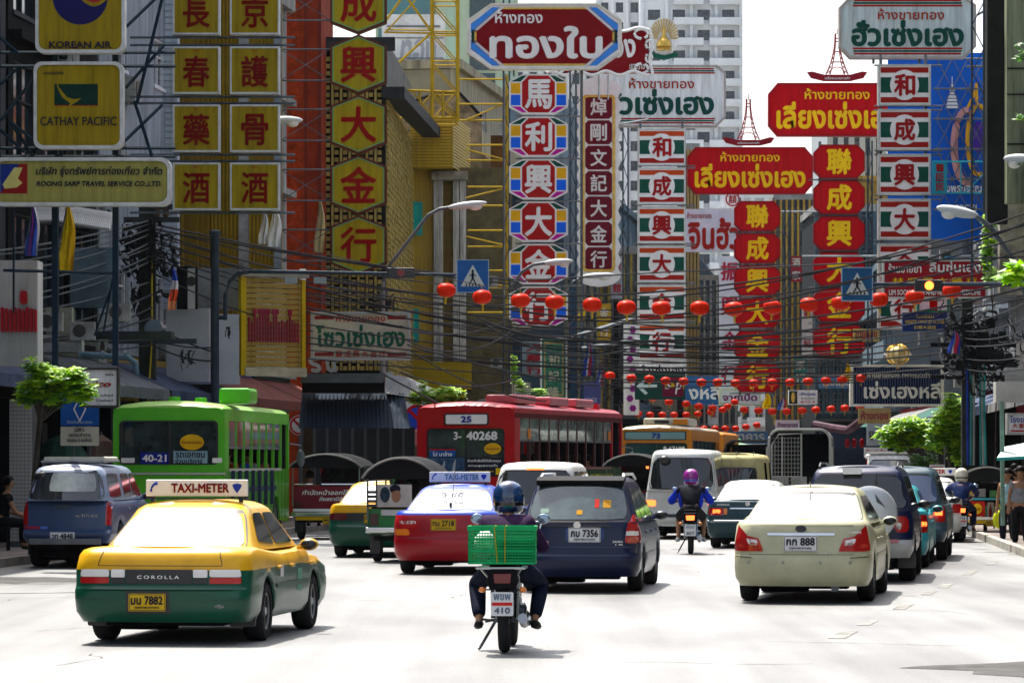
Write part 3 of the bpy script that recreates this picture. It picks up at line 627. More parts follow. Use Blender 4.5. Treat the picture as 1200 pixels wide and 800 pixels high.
r, W, H = sign_root('vertical_sign', 'green Chinese banner sign with faded pattern beside the dark poles', 634, 664, 396, 468, 118)
board(r, rect(-W,W,-H,H), mat((.05,.22,.14), .5, 0, .6, 9), .03, WHITE)
MB().ring(rect(-W+.1,W-.1,-H+.12,H-.12), rect(-W+.16,W-.16,-H+.2,H-.2), -.01, 0).build('border', mat((.35,.3,.12), .5), r)
for k, ch in enumerate('和記隆'): text(r, ch, 0, .3-.55*k, .38, .36, -.004, mat((.5,.5,.35), .5), .02)
r, W, H = sign_root('vertical_sign', 'tall white and purple patterned column sign left of the green arrow board', 734, 746, 380, 486, 122)
W *= 1.5
board(r, rect(-W,W,-H,H), WHT, 0)
for k in range(9): MB().prism(disc(.13, 6, .05*(-1)**k, H*.88-.35*k), -.02, 0).build('flower', mat((.22,.02,.2), .5), r)
r, W, H = sign_root('banner', 'plain violet cloth banner on a pole beyond the red bus', 684, 704, 448, 500, 112)
board(r, rect(-W,W,-H,H), mat((.07,.08,.22), .6, 0, .2), 0, depth=.04); text(r, 'เยาวราช', -.05, .15, .4, .16, -.004, mat((.4,.4,.55), .5), .02)
r, W, H = sign_root('direction_sign', 'green board with a white arrow pointing left and a small maroon restaurant mark', 744, 803, 437, 468, 112)
board(r, rect(-W,W,-H,H), mat((.01,.06,.045), .5), 0, depth=.08)
flat(r, [[(-.78,.0),(-.48,-.28),(-.4,-.22),(-.56,-.06),(-.1,-.06),(-.1,.06),(-.56,.06),(-.4,.22),(-.48,.28)]], mat((.62,.75,.72), .5), -.006, 'arrow')
MB().prism(rect(.08,.76,-.34,.3), -.01, 0).build('maroon_panel', mat((.16,.01,.04), .5), r); text(r, 'S', .26, .04, .22, .26, -.014, WHITE, .02, .2); text(r, '&', .42, .05, .14, .2, -.016, PLY, .02); text(r, 'P', .6, -.06, .22, .4, -.018, WHITE, .02, .2)
r, W, H = sign_root('shop_sign', 'light blue shop board with white Thai letters right of the arrow sign', 800, 845, 440, 474, 165)
board(r, rect(-W,W,-H,H), mat((.03,.12,.3), .5), 0); text(r, 'งหลี', .1, -.1, 1.5, .7, -.006, WHITE, .03)
r, W, H = sign_root('shop_sign', 'small white shop board with golden amulet picture under the lanterns', 924, 958, 457, 474, 130)
board(r, rect(-W,W,-H,H), WHT, 0); MB().prism(rect(-W+.02,-W+.34,-H+.03,H-.03), -.01, 0).build('picture_panel', mat((.03,.05,.03), .5), r); MB().ell((-W+.18,-.02,0), .08, .02, .2).build('amulet', GOLD, r)
text(r, 'เพ็งชุงฮะ', .18, .12, .62, .15, -.004, mat((.01,.06,.3), .5), .02); text(r, 'ห้างทอง', .18, -.03, .5, .08, -.004, SGRN, .01); text(r, '金行大吉', .18, -.17, .55, .1, -.004, RED, .01, sp=1.5)
r, W, H = sign_root('hotel_sign', 'white hospital sign with blue Thai letters and red line at the right edge', 1181, 1212, 485, 508, 72)
board(r, rect(-W,W,-H,H), WHT, .02); text(r, 'โรงแรม', .0, .1, .46, .14, -.004, mat((.01,.04,.3), .5), .015); flat(r, [rect(-W+.06,W-.04,-.16,-.13)], RED, -.004, 'line')
text(r, '大酒店', 0, -.04, .36, .1, -.004, RED, .02, sp=1.3)
for (x0,x1,y0,y1,d,lab,cols,tx) in ((1006,1044,478,496,112,'rack of dark red letters on a timber ledge behind the slatted sign',((.3,.2,.08),(.2,.02,.04)),'ห้างทอง'),
        (909,937,492,504,150,'white board with purple letters low over the far traffic',((.6,.58,.6),(.15,.03,.15)),'ห้างขายทอง'),
        (1016,1046,496,522,118,'plain pale board above the tree beside the right hand shops',((.3,.33,.35),(.05,.05,.06)),'ยูเนี่ยน'),
        (1013,1040,524,536,112,'small white and red shop board under the pale board',((.5,.5,.5),(.4,.02,.02)),'จุ้งเฮงล้ง'),
        (1090,1107,544,558,95,'white notice board with red writing leaning by the tree',((.6,.58,.55),(.4,.05,.04)),'ขายยา')):
    r, W, H = sign_root('shop_sign', lab, x0, x1, y0, y1, d); board(r, rect(-W,W,-H,H), mat(cols[0], .6, 0, .2), 0, depth=.12)
    text(r, tx, 0, .02, W*1.7, H*1.1, -.006, mat(cols[1], .5), .03)
# black fabric letters and the arrow under the cream board
r, W, H = sign_root('shop_name_letters', 'broken white letters leaning under the cream board', 362, 402, 418, 436, 85)
for (x, s_) in ((-.28,'ร'),(.12,'น')): text(r, s_, x, 0, .32, .4, 0, mat((.3,.32,.33), .5), .04, -.3, thick=.05)
r, W, H = sign_root('shop_name_letters', 'slanting bronze letters fixed on the dark shop fascia', 364, 386, 474, 485, 89)
text(r, 'จำกัด', 0, 0, .46, .2, 0, GOLD, .015, .3, thick=.02)
# ---------------------------------------------------------------- buildings
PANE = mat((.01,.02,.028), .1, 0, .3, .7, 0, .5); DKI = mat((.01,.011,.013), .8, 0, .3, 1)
_P = {}
def shared(key, fn):
    if key not in _P: o = fn(); _P[key] = o.data; 
    return _P[key]
def part(name, data, parent, loc=(0,0,0), rot=(0,0,0), sc=(1,1,1)):
    o = bpy.data.objects.new(name, data); COL.objects.link(o); o.parent = parent; o.location = loc; o.rotation_euler = rot; o.scale = sc; return o
def mdata(key, fn, mats, smooth=0):
    if key not in _P:
        b = MB(); fn(b); o = b.build('m', mats, None, smooth); _P[key] = o.data; bpy.data.objects.remove(o)
    return _P[key]
def win_frame(w_, h, m):
    def fn(b): b.ring(rect(-w_/2,w_/2,-h/2,h/2), rect(-w_/2+.06,w_/2-.06,-h/2+.06,h/2-.06), -.06, .12); b.box(-.025,.025,-.04,.06,-h/2,h/2); b.box(-w_/2,w_/2,-.04,.06,h*.12,h*.12+.04); b.box(-w_/2-.08,w_/2+.08,-.14,.02,-h/2-.08,-h/2)
    return mdata(('wf',w_,h,m.name), fn, [m])
def win_pane(w_, h):
    return mdata(('wp',w_,h), lambda b: b.box(-w_/2+.05,w_/2-.05,.02,.04,-h/2+.05,h/2-.05), [PANE])
def wall_grid(b, W, H, fl, nb, ww, wh, z0, th=.25):
    """wall with real openings: piers between bays and bands between storeys"""
    fh = (H-z0)/fl; bw = W/nb
    for k in range(fl):
        zb = z0+fh*k; lo = zb+(fh-wh)/2; b.box(0, W, 0, th, zb, lo); b.box(0, W, 0, th, lo+wh, zb+fh)
        for i in range(nb+1):
            xa = 0 if i == 0 else bw*i-(bw-ww)/2; xb = W if i == nb else bw*i+(bw-ww)/2; b.box(xa, xb, 0, th, lo, lo+wh)
AC_D = lambda: mdata('ac', lambda b: (b.box(-.4,.4,-.35,0,-.3,.3), b.lathe([(.22,0),(.22,.02)], (-.1,-.37,0), 'y', 12, 1)), [mat((.25,.26,.25), .6, 0, .4), BLK])
def rowhouse(side, a, b_, h, col, label, fl=4, nb=2, ww=1.1, wh=1.4, z0=4.2, depth=12, style='', shop=None, setb=0, frame_c=(.5,.5,.48), roof=None):
    T = LF if side < 0 else RF
    p, q = Vector((lerp(T,a)+side*setb, a, .14)), Vector((lerp(T,b_)+side*setb, b_, .14))
    if side > 0: p, q = q, p
    dv = q-p; W = dv.length; r = thing('shophouse', label, 'building', p, atan2(dv.y, dv.x))
    m = mat(col, .8, 0, .45, .5, .15, 0, 0, None, True)
    w_ = MB(); wall_grid(w_, W, h, fl, nb, ww, wh, z0); w_.build('wall', m, r)
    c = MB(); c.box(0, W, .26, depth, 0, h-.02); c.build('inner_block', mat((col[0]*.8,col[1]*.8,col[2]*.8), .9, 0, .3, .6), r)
    MB().box(-.1, W+.1, -.25, depth, h, h+.35).build('parapet', m, r)
    if style == 'plain': pass
    fh = (h-z0)/fl; fm = mat(frame_c, .5, 0, .2)
    for k in range(fl):
        for i in range(nb):
            x = W/nb*(i+.5); z = z0+fh*(k+.5)
            f = part('window', win_frame(ww, wh, fm), r, (x,.1,z)); part('pane', win_pane(ww, wh), f, (0,0,0))
            if RND.random() < .35: part('air_conditioner', AC_D(), r, (x+.3,-.02,z-wh/2-.5))
        if 'band' in style: MB().box(-.03, W+.03, -.3, 0, z0+fh*k-.12, z0+fh*k+.06).build('ledge', m, r)
        if 'balcony' in style: MB().box(0, W, -.9, 0, z0+fh*k-.1, z0+fh*k+.05).box(0, W, -.9, -.82, z0+fh*k+.05, z0+fh*k+.85).build('balcony', m, r)
    if 'fins' in style:
        fd = mdata(('fin',h,z0), lambda b: b.box(-.05,.05,-.35,0,z0,h), [m])
        for i in range(int(W/.6)): part('fin', fd, r, (.3+.6*i,0,0))
    # shop level: shutter recess, awning, fascia
    sh = mat(shop or (.05,.055,.06), .6, .3, .4, 1)
    MB().box(.15, W-.15, .06, .1, .05, z0-1.1).build('shop_front', mat((.03,.03,.034), .5, 0, .5, .8), r)
    for i in range(int((W-.3)/1.6)+1):
        x = .15+i*1.6
        if x < W-.2: MB().box(x, x+.12, -.04, .06, 0, z0-1.1).build('door_post', sh, r)
    MB().box(.05, W-.05, -.12, .05, z0-1.1, z0-.05).build('fascia', mat(RND.choice([(.25,.02,.03),(.02,.05,.2),(.4,.4,.36),(.3,.2,.03),(.03,.12,.1)]), .5, 0, .3), r)
    b2 = MB(); b2.add([(0,-.1,z0-.2),(W,-.1,z0-.2),(W,-1.7,z0-.9),(0,-1.7,z0-.9)], [(0,1,2,3)]); b2.add([(0,-1.7,z0-.9),(W,-1.7,z0-.9),(W,-1.72,z0-1.15),(0,-1.72,z0-1.15)], [(0,1,2,3)])
    b2.build('awning', mat(RND.choice([(.12,.13,.14),(.03,.1,.08),(.2,.2,.2),(.05,.07,.12),(.16,.05,.04)]), .7, 0, .4, 1.5), r)
    return r, W
# left row from near to far
r, W = rowhouse(-1, 20, 71, 15, (.04,.042,.048), 'long dark shop building beyond the left edge of the street', 4, 14, 1.4, 1.6)
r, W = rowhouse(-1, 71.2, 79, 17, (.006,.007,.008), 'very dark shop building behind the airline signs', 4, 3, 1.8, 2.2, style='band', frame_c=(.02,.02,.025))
rowhouse(-1, 79.2, 87.5, 19, (.26,.3,.34), 'pale blue grey building with louvred front behind the dark utility pole', 5, 2, 1.2, 1.2, frame_c=(.6,.62,.66))
rowhouse(-1, 88, 96, 14, (.2,.13,.015), 'mustard building with upright ribs behind the medicine shop signs', 4, 2, 1, 1.2, style='fins')
rowhouse(-1, 96.3, 101.5, 15, (.3,.3,.28), 'grey concrete building between the yellow and the brick red one', 4, 1, style='band')
rowhouse(-1, 121, 133, 10.5, (.4,.33,.2), 'low tan building under the yellow truss', 2, 3, setb=.5)
rowhouse(-1, 133.5, 148, 17, (.3,.28,.2), 'cream building with balconies behind the coloured column sign', 4, 3, style='balcony')
rowhouse(-1, 148.5, 165, 15, (.05,.09,.12), 'dark teal building behind the maroon plaques', 4, 3, style='fins', frame_c=(.1,.3,.35))
rowhouse(-1, 165.5, 185, 19, (.22,.28,.32), 'pale building with fins right of the ornate column sign', 5, 4, style='fins')
rowhouse(-1, 185.5, 215, 16, (.12,.18,.22), 'bluish grey building behind the middle column sign', 4, 6, style='balcony')
rowhouse(-1, 215.5, 260, 17, (.26,.24,.18), 'cream building far down the left row', 4, 8, style='band')
rowhouse(-1, 261, 330, 18, (.1,.15,.22), 'blue grey building farther down the left row', 5, 10, style='fins')
rowhouse(-1, 331, 400, 18, (.14,.17,.22), 'grey building at the far end of the left row', 5, 8, style='band')
# right row
rowhouse(1, 20, 78, 12, (.05,.055,.05), 'long dark shop building beyond the right edge of the street', 3, 12)
rowhouse(1, 78.5, 87, 17, (.3,.33,.24), 'grey green concrete building at the right edge', 4, 2, style='fins')
rowhouse(1, 87.5, 99, 13.5, (.1,.1,.1), 'dark building right of the blue banner', 4, 3, style='balcony')
rowhouse(1, 99.5, 112, 12.5, (.2,.22,.24), 'grey white building behind the right column sign', 3, 3, style='balcony')
rowhouse(1, 112.5, 128, 11.5, (.14,.17,.2), 'blue grey building above the leafy trees', 3, 4, style='band')
rowhouse(1, 128.5, 146, 11, (.1,.12,.14), 'dim grey building behind the slatted sign', 3, 4, style='fins')
rowhouse(1, 146.5, 168, 12.5, (.1,.13,.16), 'slate building with fins beyond the slatted sign', 3, 5, style='fins', frame_c=(.35,.02,.03))
rowhouse(1, 168.5, 195, 12, (.16,.22,.26), 'dark bluish building behind the small amulet board', 3, 6, style='balcony')
rowhouse(1, 195.5, 235, 16, (.12,.17,.2), 'blue striped building behind the higher red column', 4, 7, style='fins', frame_c=(.4,.4,.4))
rowhouse(1, 236, 300, 21, (.42,.26,.05), 'ochre striped building between the red columns', 6, 22, .9, 1.6, style='fins', frame_c=(.3,.3,.3))
rowhouse(1, 301, 400, 24, (.3,.26,.2), 'hazy grey building at the far end of the right row', 4, 12, style='band')
# closing building at the bend, distant haze put into its bluish colours
r = thing('office_block', 'wide blue grey block closing the street at the bend', 'building', (6, 430, 0))
w_ = MB(); wall_grid(w_, 52, 15, 4, 16, 2.2, 2, 3); w_.build('wall', mat((.16,.22,.3), .8, 0, .4, .2), r)
MB().box(0, 52, .3, 12, 0, 14.9).build('inner_block', mat((.03,.05,.08), .8), r)
MB().box(-.2, 52.2, -.5, 12, 15, 15.5).build('parapet', CONC, r); fm = mat((.3,.3,.3), .5)
for k in range(4):
    for i in range(16): f = part('window', win_frame(2.2, 2, fm), r, (3.25*(i+.5),.1,3+3*(k+.5))); part('pane', win_pane(2.2, 2), f)
# pale condominium towers beyond
def tower_block(label, px0, px1, ytop, d, col, nb, fh=3.1, balc=(), dep=18):
    x0 = (px0-600)/F*d; W = (px1-px0)/F*d; H = HC+(HY-ytop)/F*d; r = thing('apartment_tower', label, 'building', (x0,d,0))
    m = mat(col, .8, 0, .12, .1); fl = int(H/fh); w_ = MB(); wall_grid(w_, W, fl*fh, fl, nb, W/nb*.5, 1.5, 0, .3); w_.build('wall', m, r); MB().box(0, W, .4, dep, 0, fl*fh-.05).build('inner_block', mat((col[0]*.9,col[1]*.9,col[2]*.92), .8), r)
    MB().box(-.2, W+.2, -.3, dep, fl*fh, fl*fh+.6).build('parapet', m, r); ww = round(W/nb*.5, 2); fm = mat((.1,.13,.16), .5)
    for k in range(fl):
        if HC+(HY-520)/F*d > k*fh+1: continue
        for i in range(nb):
            f = part('window', win_frame(ww, 1.5, fm), r, (W/nb*(i+.5),.1,fh*(k+.5))); part('pane', win_pane(ww, 1.5), f)
        for (u0, u1) in balc:
            part('balcony', mdata(('bal',W,u0,u1), lambda b: (b.box(W*u0,W*u1,-1.5,0,-.15,.05), b.box(W*u0,W*u1,-1.55,-1.45,.05,.95), b.box(W*u0,W*u0+.1,-1.45,0,.05,.95), b.box(W*u1-.1,W*u1,-1.45,0,.05,.95)), [m]), r, (0,0,fh*k))
    for i in range(nb+1): MB().box(W/nb*i-.25, W/nb*i+.25, -.6, 0, 0, fl*fh).build('pier', m, r)
    return r
PW = (.62,.65,.68)
tower_block('tall white apartment tower with stacked balconies in the middle of the skyline', 752, 868, -60, 520, PW, 4, balc=((.32,.62),(.68,1.0)))
tower_block('plain white tower wing with thin lines, left of the balcony tower', 700, 752, -70, 535, (.7,.71,.73), 3)
tower_block('low pale apartment block behind the lower red board', 866, 960, 232, 420, (.6,.62,.62), 6, balc=((.1,.4),(.6,.9)))
tower_block('pale tower behind the white column sign', 600, 700, 75, 440, (.55,.57,.56), 6)
tower_block('grey block behind the tower ornament at the upper right', 972, 1035, 72, 300, (.35,.38,.38), 5)
# green glass tower behind the yellow truss
x0 = (440-600)/F*230; r = thing('glass_tower', 'pale green glass tower with dark green glass stripe behind the yellow truss', 'building', (x0,230,0)); Wt = (607-440)/F*230
MB().box(0, Wt, 0, 14, 0, 42).build('wall', mat((.42,.5,.36), .6, 0, .1, .2), r)
for k, (u0,u1,c) in enumerate(((.02,.42,(.03,.14,.15)),(.5,.58,(.35,.5,.36)),(.66,.84,(.004,.03,.035)),(.88,.98,(.3,.42,.33)))):
    for j in range(11): z = 7+3*j; MB().box(Wt*u0,Wt*u1,-.08,.0,z+.1,z+2.9).build('window', mat(c, .12, 0, .2, .4, 0, .6), r)
# brick red building, bays of brick panels
dd = 103; x0 = (329-600)/F*dd; r = thing('shophouse', 'brick red building strip between the medicine signs and the yellow hexagons', 'building', (x0,dd,.14)); W = (374-329)/F*dd
MB().box(0, W, 0, 8, 0, 19).build('wall', mat((.24,.03,.008), .85, 0, .35, 1.2, .2), r)
MB().box(W*.62, W*.68, -.06, 0, 5, 19).box(W*.97, W*1.06, -.1, 0, 3, 19).build('pilaster', mat((.12,.02,.012), .8), r)
bd = mdata('brickpanel', lambda b: b.box(.01,.24,-.03,0,.01,.2), [mat((.3,.045,.02), .9, 0, .5, 3, .3)])
bb = MB()
for j in range(60):
    for i in range(4):
        x = i*.17+(.08 if j%2 else 0); bb.box(x+.008, min(x+.165,W*.61), -.012-.01*((i*7+j*3)%3), 0, 5+j*.22, 5.2+j*.22)
tag(bb.build('brick', mat((.28,.035,.008), .9, 0, .5, 3, .3), r), kind='stuff')
MB().box(W*.5, W*.66, -.12, -.07, 7.0, 7.45).build('lamp_box', WHITE, r)
# yellow ceramic block building behind the hexagon column
dd = 107; x0 = (374-600)/F*dd; x1 = (452-600)/F*dd; r = thing('shophouse', 'building clad in small yellow ceramic blocks with slanting black roof edge', 'building', (x0,dd,.14)); W = x1-x0
SL = .03; YB = mat((.36,.29,.08), .6, 0, .4, 2.5, .3); YB2 = mat((.38,.3,.09), .6, 0, .35, 3, .3)
def side_x(y): return W+SL*y
MB().box(0, W, 0, .3, 0, 14.5).build('wall', DKI, r)
MB().add([(W,0,0),(side_x(14),14,0),(side_x(14),14,13),(W,0,13),(0,14,0),(0,14,13),(0,.3,13),(0,.3,0)], [(0,1,2,3),(2,5,6,3),(1,4,5,2)]).build('side_wall', mat((.12,.11,.06), .8), r)
bb = MB()
for i in range(7):
    x = .12+i*(W-.2)/7; bb.box(x, x+.07, -.18, 0, 4.5, 14.5)
    for j in range(44):
        z = 4.5+j*.225; bb.box(x+.1, x+.22, -.12-.03*((i+j)%2), 0, z, z+.13)
tag(bb.build('ceramic_block', YB, r), kind='stuff')
bb = MB()
for j in range(46):
    for i in range(40):
        y = .1+i*.335+(.16 if j%2 else 0); z = 4.4+j*.188; o = .05+.05*RND.random()
        if y > 13.4: continue
        xx = side_x(y); bb.box(xx, xx+o, y, y+.27, z, z+.15)
tag(bb.build('side_block', YB2, r), kind='stuff')
bb = MB(); bb.box(0, W+.3, -.3, 0, 14.5, 14.9); bb.add([(W-.1,-.3,13.0),(side_x(14)+.5,14,13.0),(side_x(14)+.5,14,13.35),(W-.1,-.3,13.35),(W+.6,-.3,13.0),(W+.6,-.3,13.35),(side_x(14)+1.1,14,13),(side_x(14)+1.1,14,13.35)], [(4,6,7,5),(0,4,5,3),(3,5,7,2),(0,1,6,4)])
bb.build('roof_edge', mat((.03,.035,.04), .6, 0, .4), r)
bb = MB(); bb.add([(W+.02,.2,13.4),(side_x(14),14,13.4),(side_x(14),14,14.9),(W+.02,.2,14.9)], [(0,1,2,3)]); bb.build('upper_wall', mat((.16,.16,.15), .8, 0, .4), r)
# yellow corrugated box and ribbed front
dd = 121; r = thing('shophouse', 'yellow ribbed metal fronted building with white columns and turquoise shutters', 'building', at(482, 540, dd)-Vector((0,0,HC-.14)))
def X(px): return (px-482)/F*dd
def Z(py): return (HY-py)/F*dd+HC-.14
YM = mat((.44,.29,.008), .5, .1, .3, 1.2, 0, 0, 0, None, True)
MB().box(X(482), X(600), .5, 10, 0, Z(195)).build('wall', mat((.12,.1,.05), .8, 0, .4), r)
MB().box(X(483), X(531), -1.2, .5, Z(200), Z(140)).build('box_body', mat((.3,.22,.02), .6), r)
cd_ = mdata('corrh', lambda b: b.lathe([(.04,0),(.04,X(531)-X(483))], (0,0,0), 'x', 6), [YM], 50); n = 17
for k in range(n): part('corrugation', cd_, r, (0,-1.2,Z(200)+.06+(Z(140)-Z(200)-.1)*k/(n-1)))
cd2 = mdata('corrh2', lambda b: b.lathe([(.04,0),(.04,4.5)], (0,0,0), 'y', 6), [mat((.5,.4,.15), .5)], 50)
for k in range(n): part('corrugation', cd2, r, (X(531)+.05*0,-1.2,Z(200)+.06+(Z(140)-Z(200)-.1)*k/(n-1)), (0,0,-.12))
def ribs(x0, x1, z0, z1, y, m, st=.13, w2=.04):
    dta = mdata(('vr',round(z1-z0,2),m.name,w2), lambda b: b.box(-w2,w2,-.05,0,0,z1-z0), [m]); x = x0
    MB().box(x0, x1, y, y+.1, z0, z1).build('sheet', m, r)
    while x < x1: part('rib', dta, r, (x,y,z0)); x += st
ribs(X(484), X(509), Z(445), Z(200), .3, YM); ribs(X(519), X(531), Z(430), Z(208), .35, mat((.2,.13,.01), .6, .1, .3)); ribs(X(486), X(553), Z(457), Z(425), -1.0, mat((.36,.26,.01), .5, 0, .3), .12)
MB().box(X(486), X(553), -.99, .5, Z(457), Z(456)).build('balcony_floor', DKI, r)
for (a, c) in ((508,519),(531,538),(539,546)):
    bb = MB(); bb.box(X(a), X(c), -.1, .4, Z(430), Z(212)); 
    for k in range(3): xx = X(a)+(X(c)-X(a))*(k+.5)/3; bb.box(xx-.03, xx+.03, -.16, -.1, Z(430), Z(212))
    bb.build('column', mat((.5,.5,.47), .7, 0, .5, 1.5, 0, 0, 0, None, True), r)
MB().box(X(506), X(548), -.5, .45, Z(212), Z(202)).build('ledge', mat((.28,.27,.22), .7, 0, .5), r)
for (a, c, t, bt) in ((482,495,237,276),(480,491,362,401)):
    s_ = MB().box(X(a), X(c), -.12, -.04, Z(bt), Z(t)).build('shutter', mat((.02,.38,.33), .5), r)
    MB().ring(rect(X(a)+.03,X(c)-.03,Z(bt)+.03,Z(t)-.03), rect(X(a)+.08,X(c)-.08,Z(bt)+.12,Z(t)-.12), -.15, -.12).build('frame', mat((.015,.28,.25), .5), s_)
# old white wall with a sign's cast shadow painted as grey letters above, roof gable
r = thing('billboard_frame', 'large white billboard panel with grey painted sign shadow behind the yellow truss', 'billboard', at(486, 60, 135)); 
MB().box(-1.3, 1.2, 0, .3, -1.5, 1.45).build('panel', mat((.68,.7,.72), .6, 0, .25, 1.5), r); text(r, 'ทอง', .1, -.2, 1.5, 1.3, -.01, mat((.35,.38,.42), .6), .02, .3)
bb = MB(); bb.box(-1.1,1.0,-.06,0,.95,1.0); 
for z in (-1.1,-.3,.5): bb.box(-1.25,1.15,-.04,0,z,z+.03)
bb.build('rail', STEEL, r); MB().box(-1.2,-1.0,.3,.5,-14,1).box(1.0,1.1,.3,.5,-14,1).build('post', STEEL, r)
r = thing('gable_wall', 'stained tan gable wall with dark edge under the billboard', 'wall', at(500, 140, 130)); MB().prism([(-1.8,-3),(2.1,-3),(2.1,.1),(1.2,1.0),(.2,.9),(-1.8,.2)], 0, .4).build('wall_face', mat((.25,.19,.12), .9, 0, .7, 1.5, .2), r)
MB().tube([(2.1,-.05,.1),(1.2,-.05,1.05),(.2,-.05,.95),(-1.8,-.05,.25)], .06, 4).build('coping', DKI, r)
# yellow truss frame
YT = mat((.42,.28,.015), .5, 0, .25, 2)
r = thing('steel_truss', 'yellow painted steel truss tower rising behind the hexagon column', 'truss', at(520, 138, 118))
def P(px, py, y=0): return ((px-520)/F*118, y, (138-py)/F*118)
def bar(name, pts, rr=.045, yy=0): MB().tube([P(a, c, yy) for a, c in pts], rr, 5).build(name, YT, r)
for yy in (0, 1.2):
    for px in (506,536): bar('upright', [(px,-20),(px,138)], .06, yy)
    for k in range(5): bar('cross_bar', [(506,2+35*k),(536,2+35*k)], .03, yy); bar('brace', [(506,2+35*k-34),(536,2+35*k)], .025, yy)
bar('beam', [(452,105),(537,108)]); bar('beam', [(452,138),(537,138)]); bar('beam', [(450,38),(537,40)], .035); bar('beam', [(452,35),(505,36)], .03)
for k in range(3): x = 455+27*k; bar('brace', [(x,106),(x+27,138)], .03); bar('brace', [(x+27,106),(x,138)], .03); bar('upright', [(x+10,106),(x+10,138)])
bar('brace', [(455,85),(506,38)]); bar('brace', [(475,-5),(506,38)]); bar('brace', [(452,25),(475,-8)]); bar('brace', [(452,95),(462,128)], .03); bar('brace', [(452,38),(506,-20)], .03)
r = thing('steel_scaffold', 'yellow steel ladder frame carrying the coloured column sign', 'scaffold', at(566, 230, 112))
def P2(px, py): return ((px-566)/F*112, 0, (230-py)/F*112)
MB().tube([P2(594,88), P2(594,373)], .05, 5).build('upright', YT, r)
for (ya, yb) in ((93,93),(122,122),(141,141),(170,170),(188,188),(219,219),(241,241),(270,270),(289,289),(317,317),(338,338),(366,366)):
    MB().tube([P2(538+(10 if ya > 160 else 0),ya), P2(594,yb)], .035, 5).build('rung', YT, r)
for ya, yb in ((141,120),(175,188),(232,220),(277,288),(325,336)): MB().tube([P2(546,ya), P2(594,yb)], .03, 5).build('brace', YT, r)
for (a, c, lab) in ((548,560,'weathered brown wall strip behind the yellow ladder frame'),(575,597,'dark brown timber wall behind the yellow ladder frame')):
    d = 128; r = thing('wall_strip', lab, 'wall', at(a, 540, d)-Vector((0,0,HC))); MB().box(0, (c-a)/F*d, 0, 1, 0, 13 if a < 560 else 14).build('wall_face', mat((.14,.11,.06) if a<560 else (.09,.04,.012), .8, 0, .6, 1.2, .2), r)
# grey truss frames carrying the airline signs, top left
BT = mat((.01,.025,.04), .6, 0, .3, 2)
r = thing('steel_scaffold', 'grey blue steel truss carrying the airline signs at the left', 'scaffold', at(100, 120, 58.5))
def P3(px, py, y=.1): return ((px-100)/F*58.5, y, (120-py)/F*58.5)
for ya in (61,77,173,183): MB().tube([P3(-10,ya), P3(205,ya)], .03, 5).build('beam', BT, r)
for (a, b_, c, d_) in ((-5,40,20,61),(0,98,22,77),(0,141,50,77),(10,141,50,173),(0,152,28,178),(10,141,40,185),(146,32,205,-25),(146,103,192,52),(140,170,190,122),(190,-5,160,120),(157,118,178,185)):
    MB().tube([P3(a,b_), P3(c,d_)], .03, 5).build('brace', BT, r)
for px in (-2,): MB().tube([P3(px,20), P3(px,200)], .03).build('upright', BT, r)
for px in (62, 133): MB().box(*sorted((P3(px,0)[0]-.05, P3(px,0)[0]+.05)), .25, .35, -4.5, 3).build('upright', BT, r)
r = thing('steel_scaffold', 'slim steel lattice mast below the travel service sign', 'scaffold', at(64, 240, 60))
for px in (62,68):
    MB().tube([((px-64)/F*60,0,0), ((px-64)/F*60,0,-1.9)], .022, 5).build('upright', BT, r)
for k in range(7): MB().tube([(-.03,0,-.1-.25*k), (.06,0,-.25-.25*k)], .01, 4).build('brace', BT, r)
MB().tube([(1.05,0,-.2),(1.05,0,-1.8)], .03).tube([(-.9,0,-1.15),(1.05,0,-1.2)], .03).tube([(1.05,0,-1.3),(.7,0,-2.3)], .02).tube([(1.02,0,-1.3),(.85,0,-2.3)], .02).build('side_post', BT, r)
MB().tube([(-.72,0,.2),(-.72,0,-1.9)], .02).build('side_post', BT, r)
# details on the left front: awning box, boards, shutters
def slab(name, lab, cat, px0, px1, py0, py1, d, m, th=.4, rz=0):
    r, W, H = sign_root(name, lab, px0, px1, py0, py1, d, rz, cat); MB().box(-W, W, 0, th, -H, H).build('panel', m, r); return r, W, H
r, W, H = sign_root('metal_awning', 'curved grey corrugated canopy over the dark balcony, left', 45, 135, 240, 262, 70, 0, 'awning')
dta = mdata('awr', lambda b: b.tube([(0,-.9,-.2),(0,-.45,.05),(0,0,.18)], .03, 5), [mat((.3,.31,.31), .6, .3, .4, 2)])
MB().tube([(0,0,0),(.01,0,0)], .01).build('end_cap', GALV, r); n = 40
for i in range(n): part('corrugation', dta, r, (-W+2*W*i/n,0,-.0-.25*max(0,(i-12)/n)), (0,0,0), (1,1,1))
bb = MB(); bb.add([(-W,-.9,-.23),(W,-.9,-.4),(W,0,0),(-W,0,.16)], [(0,1,2,3)]); bb.build('sheet', mat((.25,.26,.26), .6, .3, .4, 2), r)
slab('balcony_wall', 'smooth blue grey wall panel in the dark balcony, left', 'wall', 82, 137, 290, 360, 76, mat((.1,.14,.17), .7, 0, .3, .8))
slab('concrete_pier', 'grey concrete pier left of the louvred front', 'wall', 133, 146, 240, 362, 85, mat((.18,.2,.2), .8, 0, .4))
lr, W, H = slab('louvre_wall', 'pale grey wall covered with fine horizontal louvres, upper left', 'wall', 145, 208, -10, 362, 86, mat((.42,.48,.56), .7, 0, .3, .5, 0, 0, 0, None, True), .6)
ld = mdata('louv', lambda b: b.box(-W, -W*.05, -.05, 0, -.02, .02), [mat((.2,.23,.27), .6)])
ld2 = mdata('louv2', lambda b: b.box(W*.1, W, -.03, 0, -.008, .008), [mat((.25,.28,.32), .6)])
